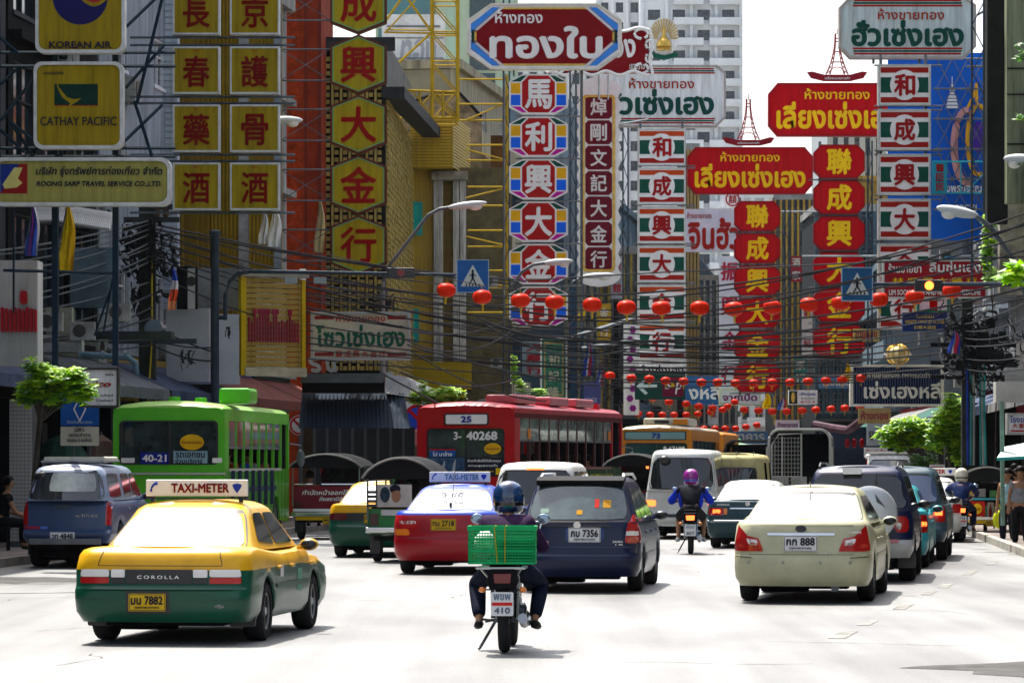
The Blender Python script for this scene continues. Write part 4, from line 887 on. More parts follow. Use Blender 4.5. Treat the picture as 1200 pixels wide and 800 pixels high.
for k in range(50): part('slat', ld, lr, (0,0,-H+.1+2*H*k/50)); part('slat', ld2, lr, (0,0,-H+.15+2*H*k/50))
MB().box(-W*.05, 0, -.12, 0, -H, H).build('mullion', mat((.1,.12,.14), .6), lr)
slab('signboard', 'large blank grey board, the left one of two above the gold letters', 'signboard', 195, 245, 361, 447, 83, mat((.4,.42,.45), .6, 0, .15, 1))
slab('signboard', 'large blank pale board, the right one of two above the gold letters', 'signboard', 249, 280, 368, 450, 83.5, mat((.45,.48,.52), .6, 0, .15, 1))
slab('water_tank', 'dull grey tank panel under the mustard ribs', 'tank', 232, 281, 314, 362, 84.5, mat((.22,.24,.25), .6, .2, .4, 1.5), 1)
r, W, H = sign_root('speaker_board', 'white panel with black loudspeaker discs leaning beside the flag', 207, 231, 312, 362, 82.5, 0, 'loudspeaker'); MB().box(-W,W,0,.2,-H,H).build('panel', DKI, r)
MB().box(W*.1, W*.8, -.05, 0, -H, H*.9).build('cabinet', mat((.5,.5,.48), .6), r); MB().lathe([(.12,0),(.1,.03)], (W*.45,-.06,.15), 'y', 14).build('cone', BLK, r)
# pipes and ledges on the near left shops
r = thing('drain_pipe', 'fat blue grey pipe bending down below the left pole', 'pipe', at(100, 418, 68)); MB().tube([(-.1,0,.05),(.35,0,.02),(.85,0,-.02),(1.0,0,-.12),(1.02,0,-.35)], .06, 8).build('pipe_run', mat((.08,.14,.18), .5, 0, .3), r)
for x in (-.1,.35,.8): MB().lathe([(.09,-.03),(.09,.03)], (x,0,.03), 'x', 10).build('collar', mat((.1,.15,.18), .5), r)
slab('ledge', 'dark ledge running over the near left shops', 'ledge', 44, 200, 388, 396, 72, mat((.03,.035,.04), .8, 0, .4), .8); slab('signboard', 'pale blank board lying over the leafy left tree', 'signboard', 44, 96, 392, 414, 71, mat((.3,.31,.32), .7, 0, .3))
slab('electric_cabinet', 'olive grey electric cabinet on the ledge left of the pole', 'cabinet', 54, 84, 360, 391, 69, mat((.2,.21,.16), .6, 0, .3), .4); slab('shop_fascia', 'dark shop fascia with faint brown lettering at the far left', 'fascia', -10, 42, 430, 466, 69, mat((.02,.02,.022), .7, 0, .4), .3)
# yellow ribs building face
r, W, H = sign_root('ribbed_wall', 'mustard yellow wall of upright metal ribs between and behind the medicine signs', 232, 330, -10, 320, 90, 0, 'wall')
MB().box(-W, W, 0, .3, -H, H).build('sheet', mat((.3,.2,.02), .6, 0, .3, 1), r); dta = mdata('yr2', lambda b: b.box(-.03,.03,-.08,0,-H,H), [mat((.25,.16,.008), .5, 0, .3, 1)])
for i in range(22): part('rib', dta, r, (-W+.08+2*W*i/22,0,0))
MB().box(-W*.02, W*.22, -.1, -.0, -H, H).build('pier', mat((.3,.31,.3), .8, 0, .4), r); MB().box(W*.82, W*1.0, -.12, 0, -H, H).build('pier', mat((.2,.24,.27), .8, 0, .4), r)
# shutters and shop below the cream board
r, W, H = sign_root('metal_awning', 'long grey corrugated shutter hood above the dark shop', 354, 450, 437, 460, 87, 0, 'awning')
for k in range(10): MB().box(-W, W, -.05-.07*k, .02-.07*k, H-.055-.1*k*H/.5*.45, H-.01-.1*k*H/.5*.45).build('slat', mat((.1,.12,.135), .5, .4, .3), r)
MB().box(-W, W, 0, .6, -H, H).build('box', DKI, r)
r, W, H = sign_root('shop_canopy', 'dark blue grey slanting canvas canopy above the shop doors', 352, 482, 460, 502, 87, 0, 'awning')
bb = MB(); bb.add([(-W,.8,H),(W*.85,.8,H),(W,-.8,-H),(-W,-.8,-H)], [(0,1,2,3)]); bb.build('canvas', mat((.02,.032,.05), .8, 0, .4, 1.2), r); dta = mdata('cnr', lambda b: b.tube([(0,.78,H),(.1,-.82,-H)], .012, 4), [mat((.035,.05,.07), .7)])
for i in range(26): part('seam', dta, r, (-W+2*W*.92*i/26,-.01,.02))
r, W, H = sign_root('folding_doors', 'dark shop front of folding metal doors behind the bus stop sign', 352, 486, 500, 570, 90, 0, 'doors'); MB().box(-W, W, 0, .2, -H-.6, H).build('door_panel', mat((.03,.035,.045), .6, .2, .4, 1), r)
for i in range(9):
    x = -W+2*W*i/9; MB().box(x, x+.07, -.06, 0, -H-.6, H).build('post', mat((.12,.14,.15), .6), r)
MB().box(-W+.05, -W+.4, -.03, 0, -H, H).build('timber_door', mat((.1,.06,.03), .7, 0, .4), r)
r, W, H = sign_root('metal_awning', 'slanting grey corrugated roof below the yellow ribbed balcony', 452, 515, 437, 470, 88, 0, 'awning')
bb = MB(); bb.add([(-W,1.2,H),(-W*.3,3,H*.9),(W,2.6,-H*.2),(W,0,-H),(-W,-.6,-H*.45)], [(0,1,2,3,4)]); bb.build('sheet', mat((.07,.08,.09), .6, .3, .3), r)
for i in range(14): t = i/13; MB().tube([(-W+2*W*t,-.55+.55*t,-H*.42-.56*H*t),(-W+.7*W*t*1.0+.3,1.4+1.2*t,H*(.98-.9*t))], .012, 4).build('corrugation', mat((.13,.14,.15), .6, .3), r)
# tiled wall pier, near left: every tile is a piece
r, W, H = sign_root('tiled_pier', 'pier clad in small pale square tiles at the left edge', 11, 38, 468, 592, 66, 0, 'wall')
MB().box(-W, W, 0, .8, -H-.85, H).build('mortar', mat((.08,.08,.08), .9), r); td = mdata('tile', lambda b: b.box(-.033,.033,-.012,0,-.033,.033), [mat((.42,.42,.4), .35, 0, .3, 4)])
for i in range(6):
    for j in range(37): part('tile', td, r, (-W+.037+.074*i,-.0,H-.04-.074*j))
r, W, H = sign_root('doorway_shade', 'flat black panel for doorway shade with pale post behind the leafy tree', 38, 130, 470, 640, 74, 0, 'doorway'); MB().box(-W, W, .0, .4, -H, H).build('recess', DKI, r); MB().box(-W*.75, -W*.62, -.05, 0, -H, H*.7).box(W*.4,W*.5,-.05,0,-H,H).build('post', mat((.2,.21,.2), .7), r)  # solid black box, the shade of the opening given as colour
slab('doorway_shade', 'flat black panel for shop mouth shade at the far left edge', 'doorway', -30, 12, 430, 640, 70, DKI)  # black slab painted in for the shade inside the shop
# right edge structures
r, W, H = slab('concrete_wall', 'stained grey green concrete wall at the top right corner', 'wall', 1180, 1225, -20, 238, 79, mat((.2,.23,.14), .85, 0, .5, .7, .2, 0, 0, None, True))
for z in (.55,-.05,-1.2): MB().box(-W, W, -.03, 0, z, z+.03).build('joint', DKI, r)
slab('concrete_column', 'dark concrete column beside the green wall, top right', 'column', 1157, 1181, -20, 262, 80, mat((.02,.021,.02), .85, 0, .4))
slab('concrete_wall', 'pale stained wall block under the green wall, right', 'wall', 1172, 1200, 228, 345, 82, mat((.32,.3,.24), .85, 0, .6, 1.5))
slab('sign_box', 'long white light box above the dark shop mouth, right', 'sign', 1167, 1215, 447, 471, 74, mat((.5,.5,.46), .5, 0, .2, 1))
slab('doorway_shade', 'flat black panel for shop mouth shade behind the pedestrians, right', 'doorway', 1108, 1230, 472, 605, 108, DKI)  # flat black slab stands in for shade under the shop front
r, W, H = sign_root('roller_shutter', 'light grey roller shutter under the white light box', 1178, 1200, 430, 447, 76, 0, 'shutter')
for k in range(5): MB().box(-W, W, 0, .05, -H+2*H*k/5, -H+2*H*(k+.9)/5).build('slat', mat((.3,.31,.3), .6), r)
r, W, H = sign_root('awning', 'white canvas awning with aqua edge at the right edge', 1163, 1215, 520, 536, 66, 0, 'awning')
bb = MB(); bb.add([(-W,-.6,-H),(-W*.3,.5,H*.6),(W,.6,H*1.4),(W,-.8,-H*.6)], [(0,3,2,1)]); bb.add([(-W,-.6,-H),(W,-.8,-H*.6),(W,-.8,-H*.6-.06),(-W,-.6,-H-.06)], [(0,1,2,3)], 1); bb.build('canvas', [mat((.45,.55,.52), .7), mat((.05,.4,.35), .6)], r)
for (px, lab) in ((1174,'pale green steel post holding the white awning'),): 
    r = thing('awning_post', lab, 'post', at(px, 470, 66)); MB().tube([(0,0,0),(.02,0,-2.4)], .045).build('post', mat((.2,.32,.25), .6, 0, .3), r)
# buildings that turn their fronts to the viewer where the street bends
def front_block(lab, px0, px1, ytop, d, col, bar, nb, ww_, fl=6):
    r = thing('shophouse', lab, 'building', ((px0-600)/F*d, d, .1)); W = (px1-px0)/F*d; H = HC+(HY-ytop)/F*d
    w_ = MB(); wall_grid(w_, W, H, fl, nb, W/nb*ww_, (H-4)/fl*.55, 4.0, .3); w_.build('wall', mat(col, .8, 0, .5, .5, .1, 0, 0, None, True), r); MB().box(0, W, .35, 9, 0, H-.05).build('inner_block', mat((.02,.025,.03), .8), r)
    MB().box(-.1, W+.1, -.15, 9, H, H+.4).build('parapet', CONC, r); ww = round(W/nb*ww_, 2); wh = round((H-4)/fl*.55, 2); fm = mat((.2,.22,.22), .6)
    for k in range(fl):
        for i in range(nb): f = part('window', win_frame(ww, wh, fm), r, (W/nb*(i+.5),.1,4+(H-4)/fl*(k+.5))); part('pane', win_pane(ww, wh), f)
    bd_ = mdata(('fb',lab), lambda b: b.box(-.07,.07,-.3,0,4.2,H), [mat(bar, .7, 0, .3, 1.5)])
    for i in range(nb*2+1): part('fin', bd_, r, (W*i/(nb*2),0,0))
    for k in range(fl): MB().box(0, W, -.12, 0, 4+(H-4)/fl*k-.1, 4+(H-4)/fl*k+.05).build('ledge', mat((.12,.12,.12), .8, 0, .4), r)
front_block('ochre barred front between the two red columns, turned to the viewer', 908, 962, 236, 236, (.1,.12,.14), (.5,.3,.05), 4, .6)
front_block('narrow ochre ribbed front left of the lower red column', 802, 818, 178, 206, (.3,.19,.06), (.4,.26,.09), 2, .3, 7)
front_block('dark teal front behind the higher red column', 956, 1024, 250, 190, (.05,.09,.11), (.06,.1,.12), 4, .6)
front_block('blue grey front with pale bars between the middle and red columns', 818, 862, 330, 260, (.12,.17,.22), (.35,.37,.38), 3, .6, 5)
front_block('cream and teal front behind the green banner sign', 612, 700, 330, 165, (.04,.09,.11), (.2,.2,.15), 6, .6, 4)
front_block('mustard and grey front behind the tall purple column sign', 696, 748, 300, 178, (.16,.17,.15), (.3,.22,.05), 3, .5, 5)
# curved terracotta roof and lower sheds far right, blue haze street end
r, W, H = sign_root('curved_awning', 'long dusty pink rolled awning at the bend behind the truck', 957, 1010, 494, 506, 140, 0, 'awning'); MB().tube([(-W,1,.1),(-W*.3,0,-.05),(W*.3,-1,-.15),(W*.5,-2,.05),(W,-3,.45)], .17, 8).build('roll', mat((.09,.05,.07), .7, 0, .4), r)
slab('dark_shop_wall', 'shadowy blue shop wall under the pink rolled awning', 'wall', 962, 1050, 500, 560, 145, mat((.02,.035,.06), .8, 0, .5, .6), .4)
for (x, lab) in ((993,'left one'),(1001,'middle one'),(1010,'right one')):
    r = thing('red_lantern', 'long dark red lantern hanging in the far shop, the %s of three' % lab, 'lantern', at(x, 519, 139), 0, 'long lanterns in the far shop'); MB().ell((0,0,0), .11, .11, .2).build('lantern_body', MAROON, r); MB().tube([(0,0,.2),(0,0,.45)], .01).build('cord', CABLE, r)
for i in range(4):
    r = thing('globe_lamp', 'small white globe on a stand, %s from the left of four' % ORD[i], 'lamp', at(1017+11.3*i, 535, 108), 0, 'white globes by the tree'); MB().ell((0,0,0), .085, .085, .085).build('globe', WHITE, r); MB().box(-.05,.05,-.05,.05,-.25,-.08).build('stand', mat((.25,.02,.03), .5), r); MB().tube([(0,0,-.2),(0,0,-1.9)], .015).build('post', STEEL, r)
# ---------------------------------------------------------------- vehicles (local axes: rear face at y=0, forward +y, x to the right, ground z=0)
def mix(a, b, t): return a+(b-a)*t
class Hull:
    """closed skin lofted through plan rings; each level: (z, half width, y rear, y front, corner radius, rear bow, front bow)"""
    def __init__(s, levels, ys, arches=(), zfun=None, cap=True, crown=.0, RX=9):
        s.L = levels; V = []; n = None; Fs = []
        for li, (z, hw, y0, y1, rc, bw, fb) in enumerate(levels):
            half = []
            for i in range(RX): u = i/(RX-1); x = u*(hw-rc); half.append((x, y0-bw*(1-(x/hw)**2)+bw*.0))
            e = half[-1]
            for k in range(1, 5): a = pi/2*k/4; half.append((hw-rc+rc*sin(a), e[1]+(rc)*(1-cos(a))))
            ya, yb = half[-1][1], y1-rc
            for q in ys: 
                yy = ya+(yb-ya)*q if not arches else q*1.0
                yy = min(max(yy, ya+.002), yb-.002); half.append((hw, yy))
            ef = y1+fb*(1-((hw-rc)/hw)**2)*0
            half.append((hw, yb))
            for k in range(1, 4): a = pi/2*k/4; half.append((hw-rc+rc*cos(a), yb+rc*sin(a)))
            for i in range(5): u = 1-i/4; x = u*(hw-rc); half.append((x, y1+fb*(1-(x/(hw-rc+1e-6))**2)))
            ring = half+[(-x, y) for x, y in reversed(half[1:-1])]
            if n is None: n = len(ring)
            for x, y in ring:
                zz = z
                if zfun: zz = zfun(li, x, y, z)
                V.append(Vector((x, y, zz)))
        for l in range(len(levels)-1):
            for i in range(n): j = (i+1)%n; Fs.append((l*n+i, l*n+j, (l+1)*n+j, (l+1)*n+i))
        s.side = len(Fs)
        if cap:       # close the top by joining mirrored points, crowned
            h = n//2; base = (len(levels)-1)*n; cols = 7; idx = {}
            for i in range(0, h+1):
                a = V[base+i]; b = V[base+(n-i)%n]
                for c in range(cols):
                    t = c/(cols-1)
                    if c == 0: idx[i,c] = base+i
                    elif c == cols-1: idx[i,c] = base+(n-i)%n
                    elif i in (0, h): idx[i,c] = base+i
                    else: p = a.lerp(b, t); p = Vector((p.x, p.y, p.z+crown*(1-(2*t-1)**2)*min(1, abs(a.x)/.5))); idx[i,c] = len(V); V.append(p)
            for i in range(h):
                for c in range(cols-1):
                    f = [idx[i,c], idx[i+1,c], idx[i+1,c+1], idx[i,c+1]]; g_ = []
                    for q in f:
                        if q not in g_: g_.append(q)
                    if len(g_) > 2: Fs.append(tuple(g_))
        s.V, s.F, s.n = V, Fs, n
        s.bvh = BVHTree.FromPolygons(V, Fs)
    def build(s, name, mats, parent, fn=None, smooth=38, solid=None):
        b = MB(); b.v = [tuple(v) for v in s.V]; b.f = s.F
        b.m = [fn(sum((s.V[i] for i in f), Vector())/len(f)) if fn else 0 for f in s.F]
        return b.build(name, mats, parent, smooth)
    def hit(s, face, u, v):
        if face == 'rear': o, d = Vector((u,-8,v)), Vector((0,1,0))
        elif face == 'front': o, d = Vector((u,20,v)), Vector((0,-1,0))
        elif face == 'right': o, d = Vector((5,u,v)), Vector((-1,0,0))
        elif face == 'left': o, d = Vector((-5,u,v)), Vector((1,0,0))
        else: o, d = Vector((u,v,9)), Vector((0,0,-1))
        p, nrm, _, _ = s.bvh.ray_cast(o, d)
        if p is None: p, nrm, _, _ = s.bvh.find_nearest(o+d*9)
        if nrm.dot(d) > 0: nrm = -nrm
        return p, nrm
    def patch(s, name, face, quad, m, parent, off=.004, nu=10, nv=6, rnd=.0, smooth=60, b=None):
        """skin panel that follows the hull; quad: four 2-d corners lower-left, lower-right, upper-right, upper-left seen on that face"""
        own = b is None; b = b or MB(); o = len(b.v)
        for j in range(nv+1):
            for i in range(nu+1):
                u, v = 2*i/nu-1, 2*j/nv-1
                uu, vv = u*(1-.5*rnd*abs(v)**5), v*(1-.5*rnd*abs(u)**5); a, c = (uu+1)/2, (vv+1)/2
                P0 = [mix(quad[0][k], quad[1][k], a) for k in (0,1)]; P1 = [mix(quad[3][k], quad[2][k], a) for k in (0,1)]
                q = [mix(P0[k], P1[k], c) for k in (0,1)]; p, nr = s.hit(face, *q); b.v.append(tuple(p+nr*off))
        for j in range(nv):
            for i in range(nu): a = o+j*(nu+1)+i; b.f.append((a,a+1,a+nu+2,a+nu+1)); b.m.append(b.mi)
        return b.build(name, m, parent, smooth) if own else b
def wheel(parent, x, y, r, w_=.2, rim='alloy', side=1, rz=0):
    """tyre with hub; the open rim faces outwards"""
    def fn(b):
        R = r; b.lathe([(R*.62,-w_/2),(R*.9,-w_/2),(R*.98,-w_*.4),(R,-w_*.25),(R,w_*.25),(R*.98,w_*.4),(R*.9,w_/2),(R*.66,w_/2),(R*.64,w_/2-.03)], (0,0,0), 'x', 28)
    t = part('wheel', mdata(('tyre',r,w_), fn, [RUB], 40), parent, (x,y,r), (0,0,0 if side > 0 else pi))
    def fr(b):
        R = r*.66; b.ring(disc(R,24), disc(R*.86,24), 0, .06)
        i0 = len(b.v)
        n = 5 if rim == 'alloy' else 10
        for k in range(n):
            a = 2*pi*k/n; wd = .16 if rim == 'alloy' else .05
            P_ = [(R*.15*cos(a-.8),R*.15*sin(a-.8)),(R*.92*cos(a-wd),R*.92*sin(a-wd)),(R*.92*cos(a+wd),R*.92*sin(a+wd)),(R*.15*cos(a+.8),R*.15*sin(a+.8))]; b.prism(P_[::1], .015, .04)
        b.prism(disc(R*.22,12), .0, .04); b.prism(disc(R*.9,20), .07, .09, 1)
        b.xf(Matrix.Rotation(pi/2, 4, 'Z'))
    part('rim', mdata(('rim',r,rim), fr, [mat((.45,.46,.47), .35, .7, .1), BLK]), t, (w_/2-.015,0,0))
    return t
PH = {}
def plate(parent, x, y, z, t1, yellow=False, sub='กรุงเทพมหานคร', w_=.36, h=.17, tilt=0):
    if parent.name in PH: y = min(PH[parent.name].hit('rear', x+k, z)[0].y for k in (-w_/2, 0, w_/2))-.014
    o = MB().prism(rrect(-w_/2, w_/2, -h/2, h/2, .012, 2), -.012, .0).build('number_plate', mat((.62,.4,.02), .45, 0, .1) if yellow else mat((.72,.73,.74), .45, 0, .1), parent); o.location = (x,y,z); o.rotation_euler.x = tilt
    MB().ring(rrect(-w_/2+.006,w_/2-.006,-h/2+.006,h/2-.006,.01,2), rrect(-w_/2+.012,w_/2-.012,-h/2+.012,h/2-.012,.01,2), -.0135, -.012).build('border', INK, o)
    text(o, t1, 0, h*.12, w_*.86, h*.5, -.0135, INK, .03); text(o, sub, 0, -h*.32, w_*.66, h*.16, -.0135, INK, .015)
    return o
def mirror(parent, x, y, z, m, s_=1, w_=.2, h=.13):
    o = MB().ell((s_*w_/2,0,0), w_/2, .06, h/2, 12, 8).build('door_mirror', m, parent, 60); o.location = (x,y,z)
    MB().ell((s_*w_/2,-.035,0), w_*.43, .035, h*.42, 12, 6).build('glass', BLK, o, 60); MB().tube([(-.03*s_,0,-.03),(.04*s_,0,-.02)], .03).build('arm', m, o); return o
def underbody(parent, hw, y0, y1, z0=.16, z1=.5):
    b = MB(); b.box(-hw+.24, hw-.24, y0+.35, y1-.3, z0+.05, z1); b.box(-hw+.3, hw-.3, y0+.2, y0+.6, z0+.02, z0+.1)
    b.lathe([(.11,-.3),(.12,-.25),(.12,.25),(.11,.3)], (-.25,y0+.55,z0+.08), 'x', 10); b.tube([(-.3,y0+.5,z0+.05),(-.45,y0+.1,z0+.06)], .025)
    b.box(-hw+.1, hw-.1, y0+.8, y0+1.1, z0+.05, z0+.15)
    b.build('underbody', mat((.008,.008,.009), .8, 0, .4, 5), parent)
def make_car(name, lab, cat, loc, rz, o, group=None):
    """o: a dict of proportions. Returns root and the two hulls."""
    r = thing(name, lab, cat, loc, rz, group); Lh, hw = o['len'], o['w']/2; R = o.get('wr', .3)
    zb, belt = o.get('sill', .22), o['belt']; ya, yf = o['wy']; m = o['paint']; m2 = o.get('paint2'); split = o.get('split', 0)
    rb = o.get('bow', .1); rc = o.get('rc', .22); hood = o.get('hood', belt-.12); gy0, gy1 = o['gh']; ry0, ry1 = o['roof']
    bz, bp = o.get('bz', .56), o.get('bp', .05)       # bumper top and how far it stands out
    deck = o.get('deck', belt); AR = R*1.16
    lev = [(zb, hw-.06, .10, Lh-.14, rc, rb, .12),(zb+.1, hw-.01, .02, Lh-.05, rc, rb, .15),((zb+bz)/2+.05, hw, 0, Lh, rc, rb, .15),(bz-.03, hw, .0, Lh, rc, rb, .15),(bz, hw-.002, bp*.5, Lh-.03, rc, rb, .15),
           (bz+.03, hw, bp, Lh-.05, rc, rb, .14),((bz+belt)/2+.02, hw+.002, bp*1.1, Lh-.1, rc, rb, .14),(deck-.06, hw-.02, bp*1.4+o.get('lean',0)*.5, Lh-.22, rc, rb*.9, .14),(deck-.01, hw-.05, bp*1.7+o.get('lean',0), Lh-.32, rc, rb*.8, .14),(deck+.012, hw-.11, bp*2.4+o.get('lean',0)+.03, Lh-.4, rc*.9, rb*.7, .14)]
    nl = len(lev); yc = gy1
    def zf(li, x, y, z):
        t = li/(nl-1)
        if y > gy1-.2 and li >= 6: z -= (deck-hood)*min(1, (y-gy1+.2)/.3)*(1 if li >= 7 else .4)+.14*max(0, (y-gy1-.2)/(Lh-gy1))**1.6*(1 if li >= 7 else .4)
        elif li >= 7 and deck > belt and y > gy0: z -= (deck-belt)*min(1, (y-gy0)/.9)
        if abs(x) > hw*.75:
            for yw in (ya, yf):
                q = AR**2-(y-yw)**2
                if q > 0:
                    a = R+sqrt(q)
                    if li <= 6: z = max(z, a+(.012*li))
        return z
    ys = []
    for yw in (ya, yf):
        for k in range(-6, 7): ys.append(yw+AR*sin(pi/2*k/6)*1.001)
    for q in (mix(ya+AR, yf-AR, .25), mix(ya+AR, yf-AR, .5), mix(ya+AR, yf-AR, .75)): ys.append(q)
    ys.sort()
    tub = Hull(lev, ys, arches=True, zfun=zf, crown=.03); PH[r.name] = tub
    sp = o.get('mfn')
    tub.build('body', [m, m2 or m, BLK], r, sp or ((lambda c: 1 if c.z < split and m2 else 0)))
    # greenhouse
    gw, rw = o.get('gw', hw-.09), o['rw']; h = o['h']; gz = o.get('gz', deck-.03)
    k_ = o.get('gb', .16)
    def gl(t, dz=0): return (mix(gz, h-.05, t), mix(gw, rw, t), mix(gy0, ry0, t), mix(gy1, ry1, t), mix(.16,.12,t), mix(k_,.06,t), .12)
    glev = [gl(0), gl(.25), gl(.5), gl(.75), gl(.93), (h-.04, rw-.03, ry0+.05, ry1-.07, .12, .05, .1), (h-.01, rw-.09, ry0+.14, ry1-.2, .12, .04, .08)]
    gh = Hull(glev, [i/8 for i in range(1, 8)], crown=o.get('crown', .035))
    gh.build('roof', [o.get('roofm', m)], r)
    GL = o.get('glass', GLASS); t0, t1 = o.get('rwz', (.08,.86))
    z0, z1 = mix(gz, h-.05, t0), mix(gz, h-.05, t1); i0, i1 = o.get('rwi', (.12,.1))
    w0, w1 = mix(gw, rw, t0)-i0, mix(gw, rw, t1)-i1; e = .035
    gh.patch('window_seal', 'rear', [(-w0-e,z0-e),(w0+e,z0-e),(w1+e,z1+e),(-w1-e,z1+e)], BLK, r, .004, 14, 8, .12)
    gh.patch('rear_window', 'rear', [(-w0,z0),(w0,z0),(w1,z1),(-w1,z1)], o.get('rglass', GL), r, .009, 14, 8, .15)
    gh.patch('windshield', 'front', [(-w0,z0),(w0,z0),(w1,z1),(-w1,z1)], GL, r, .008, 10, 5, .1)
    # side windows: (y low a, y low b, y high a, y high b)
    for side in ('right', 'left'):
        for q in o['side']:
            zl, zh = mix(gz, h-.05, .1), mix(gz, h-.05, .84)
            gh.patch('side_window', side, [(q[0],zl+(q[4] if len(q) > 4 else 0)),(q[1],zl),(q[3],zh),(q[2],zh)], GL, r, .006, 6, 4, .1)
        sx = 1 if side == 'right' else -1
        for yy in o.get('doors', ()):
            tub.patch('door_gap', side, [(yy-.006,zb+.12),(yy+.006,zb+.12),(yy+.006,belt-.06),(yy-.006,belt-.06)], BLK, r, .003, 1, 8)
            p, _ = tub.hit(side, yy+.14, belt-.14); MB().box(-.012,.02,-.08,.08,-.015,.015).build('door_handle', o.get('handle', m), r, bevel=.006).location = p+Vector((sx*.004,0,0))
        if o.get('rub', 1):
            p = tub.patch('rub_strip', side, [(ya+AR+.05,bz-.05),(yf-AR-.05,bz-.05),(yf-AR-.05,bz),(ya+AR+.05,bz)], o.get('rubm', m), r, .012, 6, 1)
        mirror(r, sx*(hw-.03), gy1-.45, belt+.06, o.get('mirm', m), sx)
    for yw in (ya, yf):
        for sx in (-1, 1): wheel(r, sx*(hw-.115), yw, R, o.get('ww', .2), o.get('rim', 'alloy'), sx)
        b = MB()
        for sx in (-1, 1):   # dark inner arch liners
            n = 10; b.add([(sx*(hw-.02),yw+AR*1.0*cos(pi*i/n),R+AR*sin(pi*i/n)) for i in range(n+1)]+[(sx*(hw-.4),yw+AR*cos(pi*i/n),R+AR*sin(pi*i/n)) for i in range(n+1)], [(i,i+1,n+2+i,n+1+i) for i in range(n)])
            b.add([(sx*(hw-.4),yw+AR*cos(pi*i/n),R+AR*sin(pi*i/n)) for i in range(n+1)], [tuple(range(n+1))])
        b.build('wheel_arch_liner', DARK, r)
    underbody(r, hw, 0, Lh)
    for (face, quad, mm, nm, rd) in o.get('patches', ()): tub.patch(nm, face, quad, mm, r, .01 if nm != 'panel' else .006, 10, 5, rd)
    for x0, x1 in ((-.05,.05),): pass
    return r, tub, gh
def lamp2(o, polys):   # mirror lamp patches left and right
    for quad, mm, nm, rd in polys:
        o['patches'] = list(o.get('patches', ())) + [('rear', quad, mm, nm, rd), ('rear', [(-quad[1][0],quad[1][1]),(-quad[0][0],quad[0][1]),(-quad[3][0],quad[3][1]),(-quad[2][0],quad[2][1])], mm, nm, rd)]
def taxi_sign(r, y, z, w_=1.2, c=None):
    s_ = MB().box(-w_/2, w_/2, -.03, .03, 0, .17).build('roof_sign', mat((.8,.8,.76), .4, 0, .06), r, bevel=.01); s_.location = (0,y,z+.05)
    text(s_, 'TAXI-METER', .04, .085, w_*.57, .095, -.034, c or mat((.18,.01,.01), .5), .035)
    bl = mat((.02,.05,.4), .5)
    MB().tube([(-w_*.45,-.034,.05),(-w_*.44,-.034,.09),(-w_*.42,-.034,.12),(-w_*.385,-.034,.135)], [.018,.011,.011,.018], 5).build('handset_mark', bl, s_)
    MB().prism([(w_*.4+.05*cos(a), .11+.02*sin(a)) for a in [2*pi*i/10 for i in range(10)]], -.034, -.03).prism([(w_*.4-.045,.095),(w_*.4,.03),(w_*.4+.045,.095)], -.035, -.031).build('round_mark', bl, s_)
    MB().box(-w_/2+.05,-w_/2+.09,-.02,.02,-.06,0).box(w_/2-.09,w_/2-.05,-.02,.02,-.06,0).box(-w_/2,w_/2,-.02,.02,-.03,-.015).build('rack', BLK, s_)
def gpos(px, py): d = HC*F/(py-HY); return Vector(((px-600)/F*d, d, 0.005))
def rear_at(px, s): d = F/s; return Vector(((px-600)/s, d, .005))
DEG = radians
# ---- colours
TY = paint((.68,.36,.006)); TG = paint((.003,.07,.038)); TB = paint((.006,.045,.4)); TR = paint((.34,.003,.009))
# 1 old sedan taxi, yellow over green
o = dict(len=4.3, w=1.77, h=1.385, belt=.86, deck=.93, hood=.8, wy=(.98,3.44), paint=TY, paint2=TG, split=.70, gh=(.72,3.2), roof=(1.42,2.55), rw=.56, gw=.76, rc=.2, bow=.09, bz=.56, bp=.05, lean=.05,
    side=[(1.2,1.95,1.55,1.95,.04),(2.0,2.9,2.0,2.5)], doors=(1.35,2.0,3.05), wr=.295, mirm=TY, rubm=TG, rwz=(.06,.86), rwi=(.05,.06), rglass=GLASS_GLARE, rim='alloy')
o['patches'] = [('rear', [(-.33,.60),(.33,.60),(.33,.735),(-.33,.735)], BLK, 'garnish', 0), ('rear', [(-.62,.768),(.62,.768),(.62,.774),(-.62,.774)], BLK, 'trunk_gap', 0)]
lamp2(o, [([(.34,.66),(.48,.66),(.48,.735),(.34,.735)], CLEARL, 'reverse_lamp', .1), ([(.50,.665),(.80,.665),(.79,.735),(.50,.735)], CLEARL, 'indicator_lamp', .1), ([(.50,.60),(.80,.60),(.80,.66),(.50,.66)], REDL, 'tail_lamp', .1), ([(.34,.60),(.48,.60),(.48,.655),(.34,.655)], BLK, 'garnish', 0)])
CAR1 = make_car('taxi', 'yellow and green taxi with wide white roof sign, largest car at the left', 'taxi', rear_at(187, 120), DEG(-7.5), o)
r, tub, gh = CAR1; taxi_sign(r, 1.65, 1.385, 1.06)
plate(r, -.1, -.045, .42, 'มน 7882', True, w_=.37, h=.17); tub.patch('plate_recess', 'rear', [(-.32,.31),(.12,.31),(.12,.53),(-.32,.53)], BLK, r, .006)
text(r, 'COROLLA', 0, .665, .42, .035, tub.hit('rear',0,.665)[0].y-.02, CHROME, .02, sp=1.4)
MB().ring([(.055*cos(a),.85+.038*sin(a)) for a in [2*pi*i/20 for i in range(20)]], [(.043*cos(a),.85+.028*sin(a)) for a in [2*pi*i/20 for i in range(20)]], .03, .06).build('badge', BLK, r)
b = MB()
for sx in (-1, 1): tub.patch('x', 'rear', [(sx*.62-.004,.775),(sx*.62+.004,.775),(sx*.58+.004,.92),(sx*.58-.004,.92)], BLK, r, .004, 1, 5, 0, b=b)
b.build('trunk_gap', BLK, r)
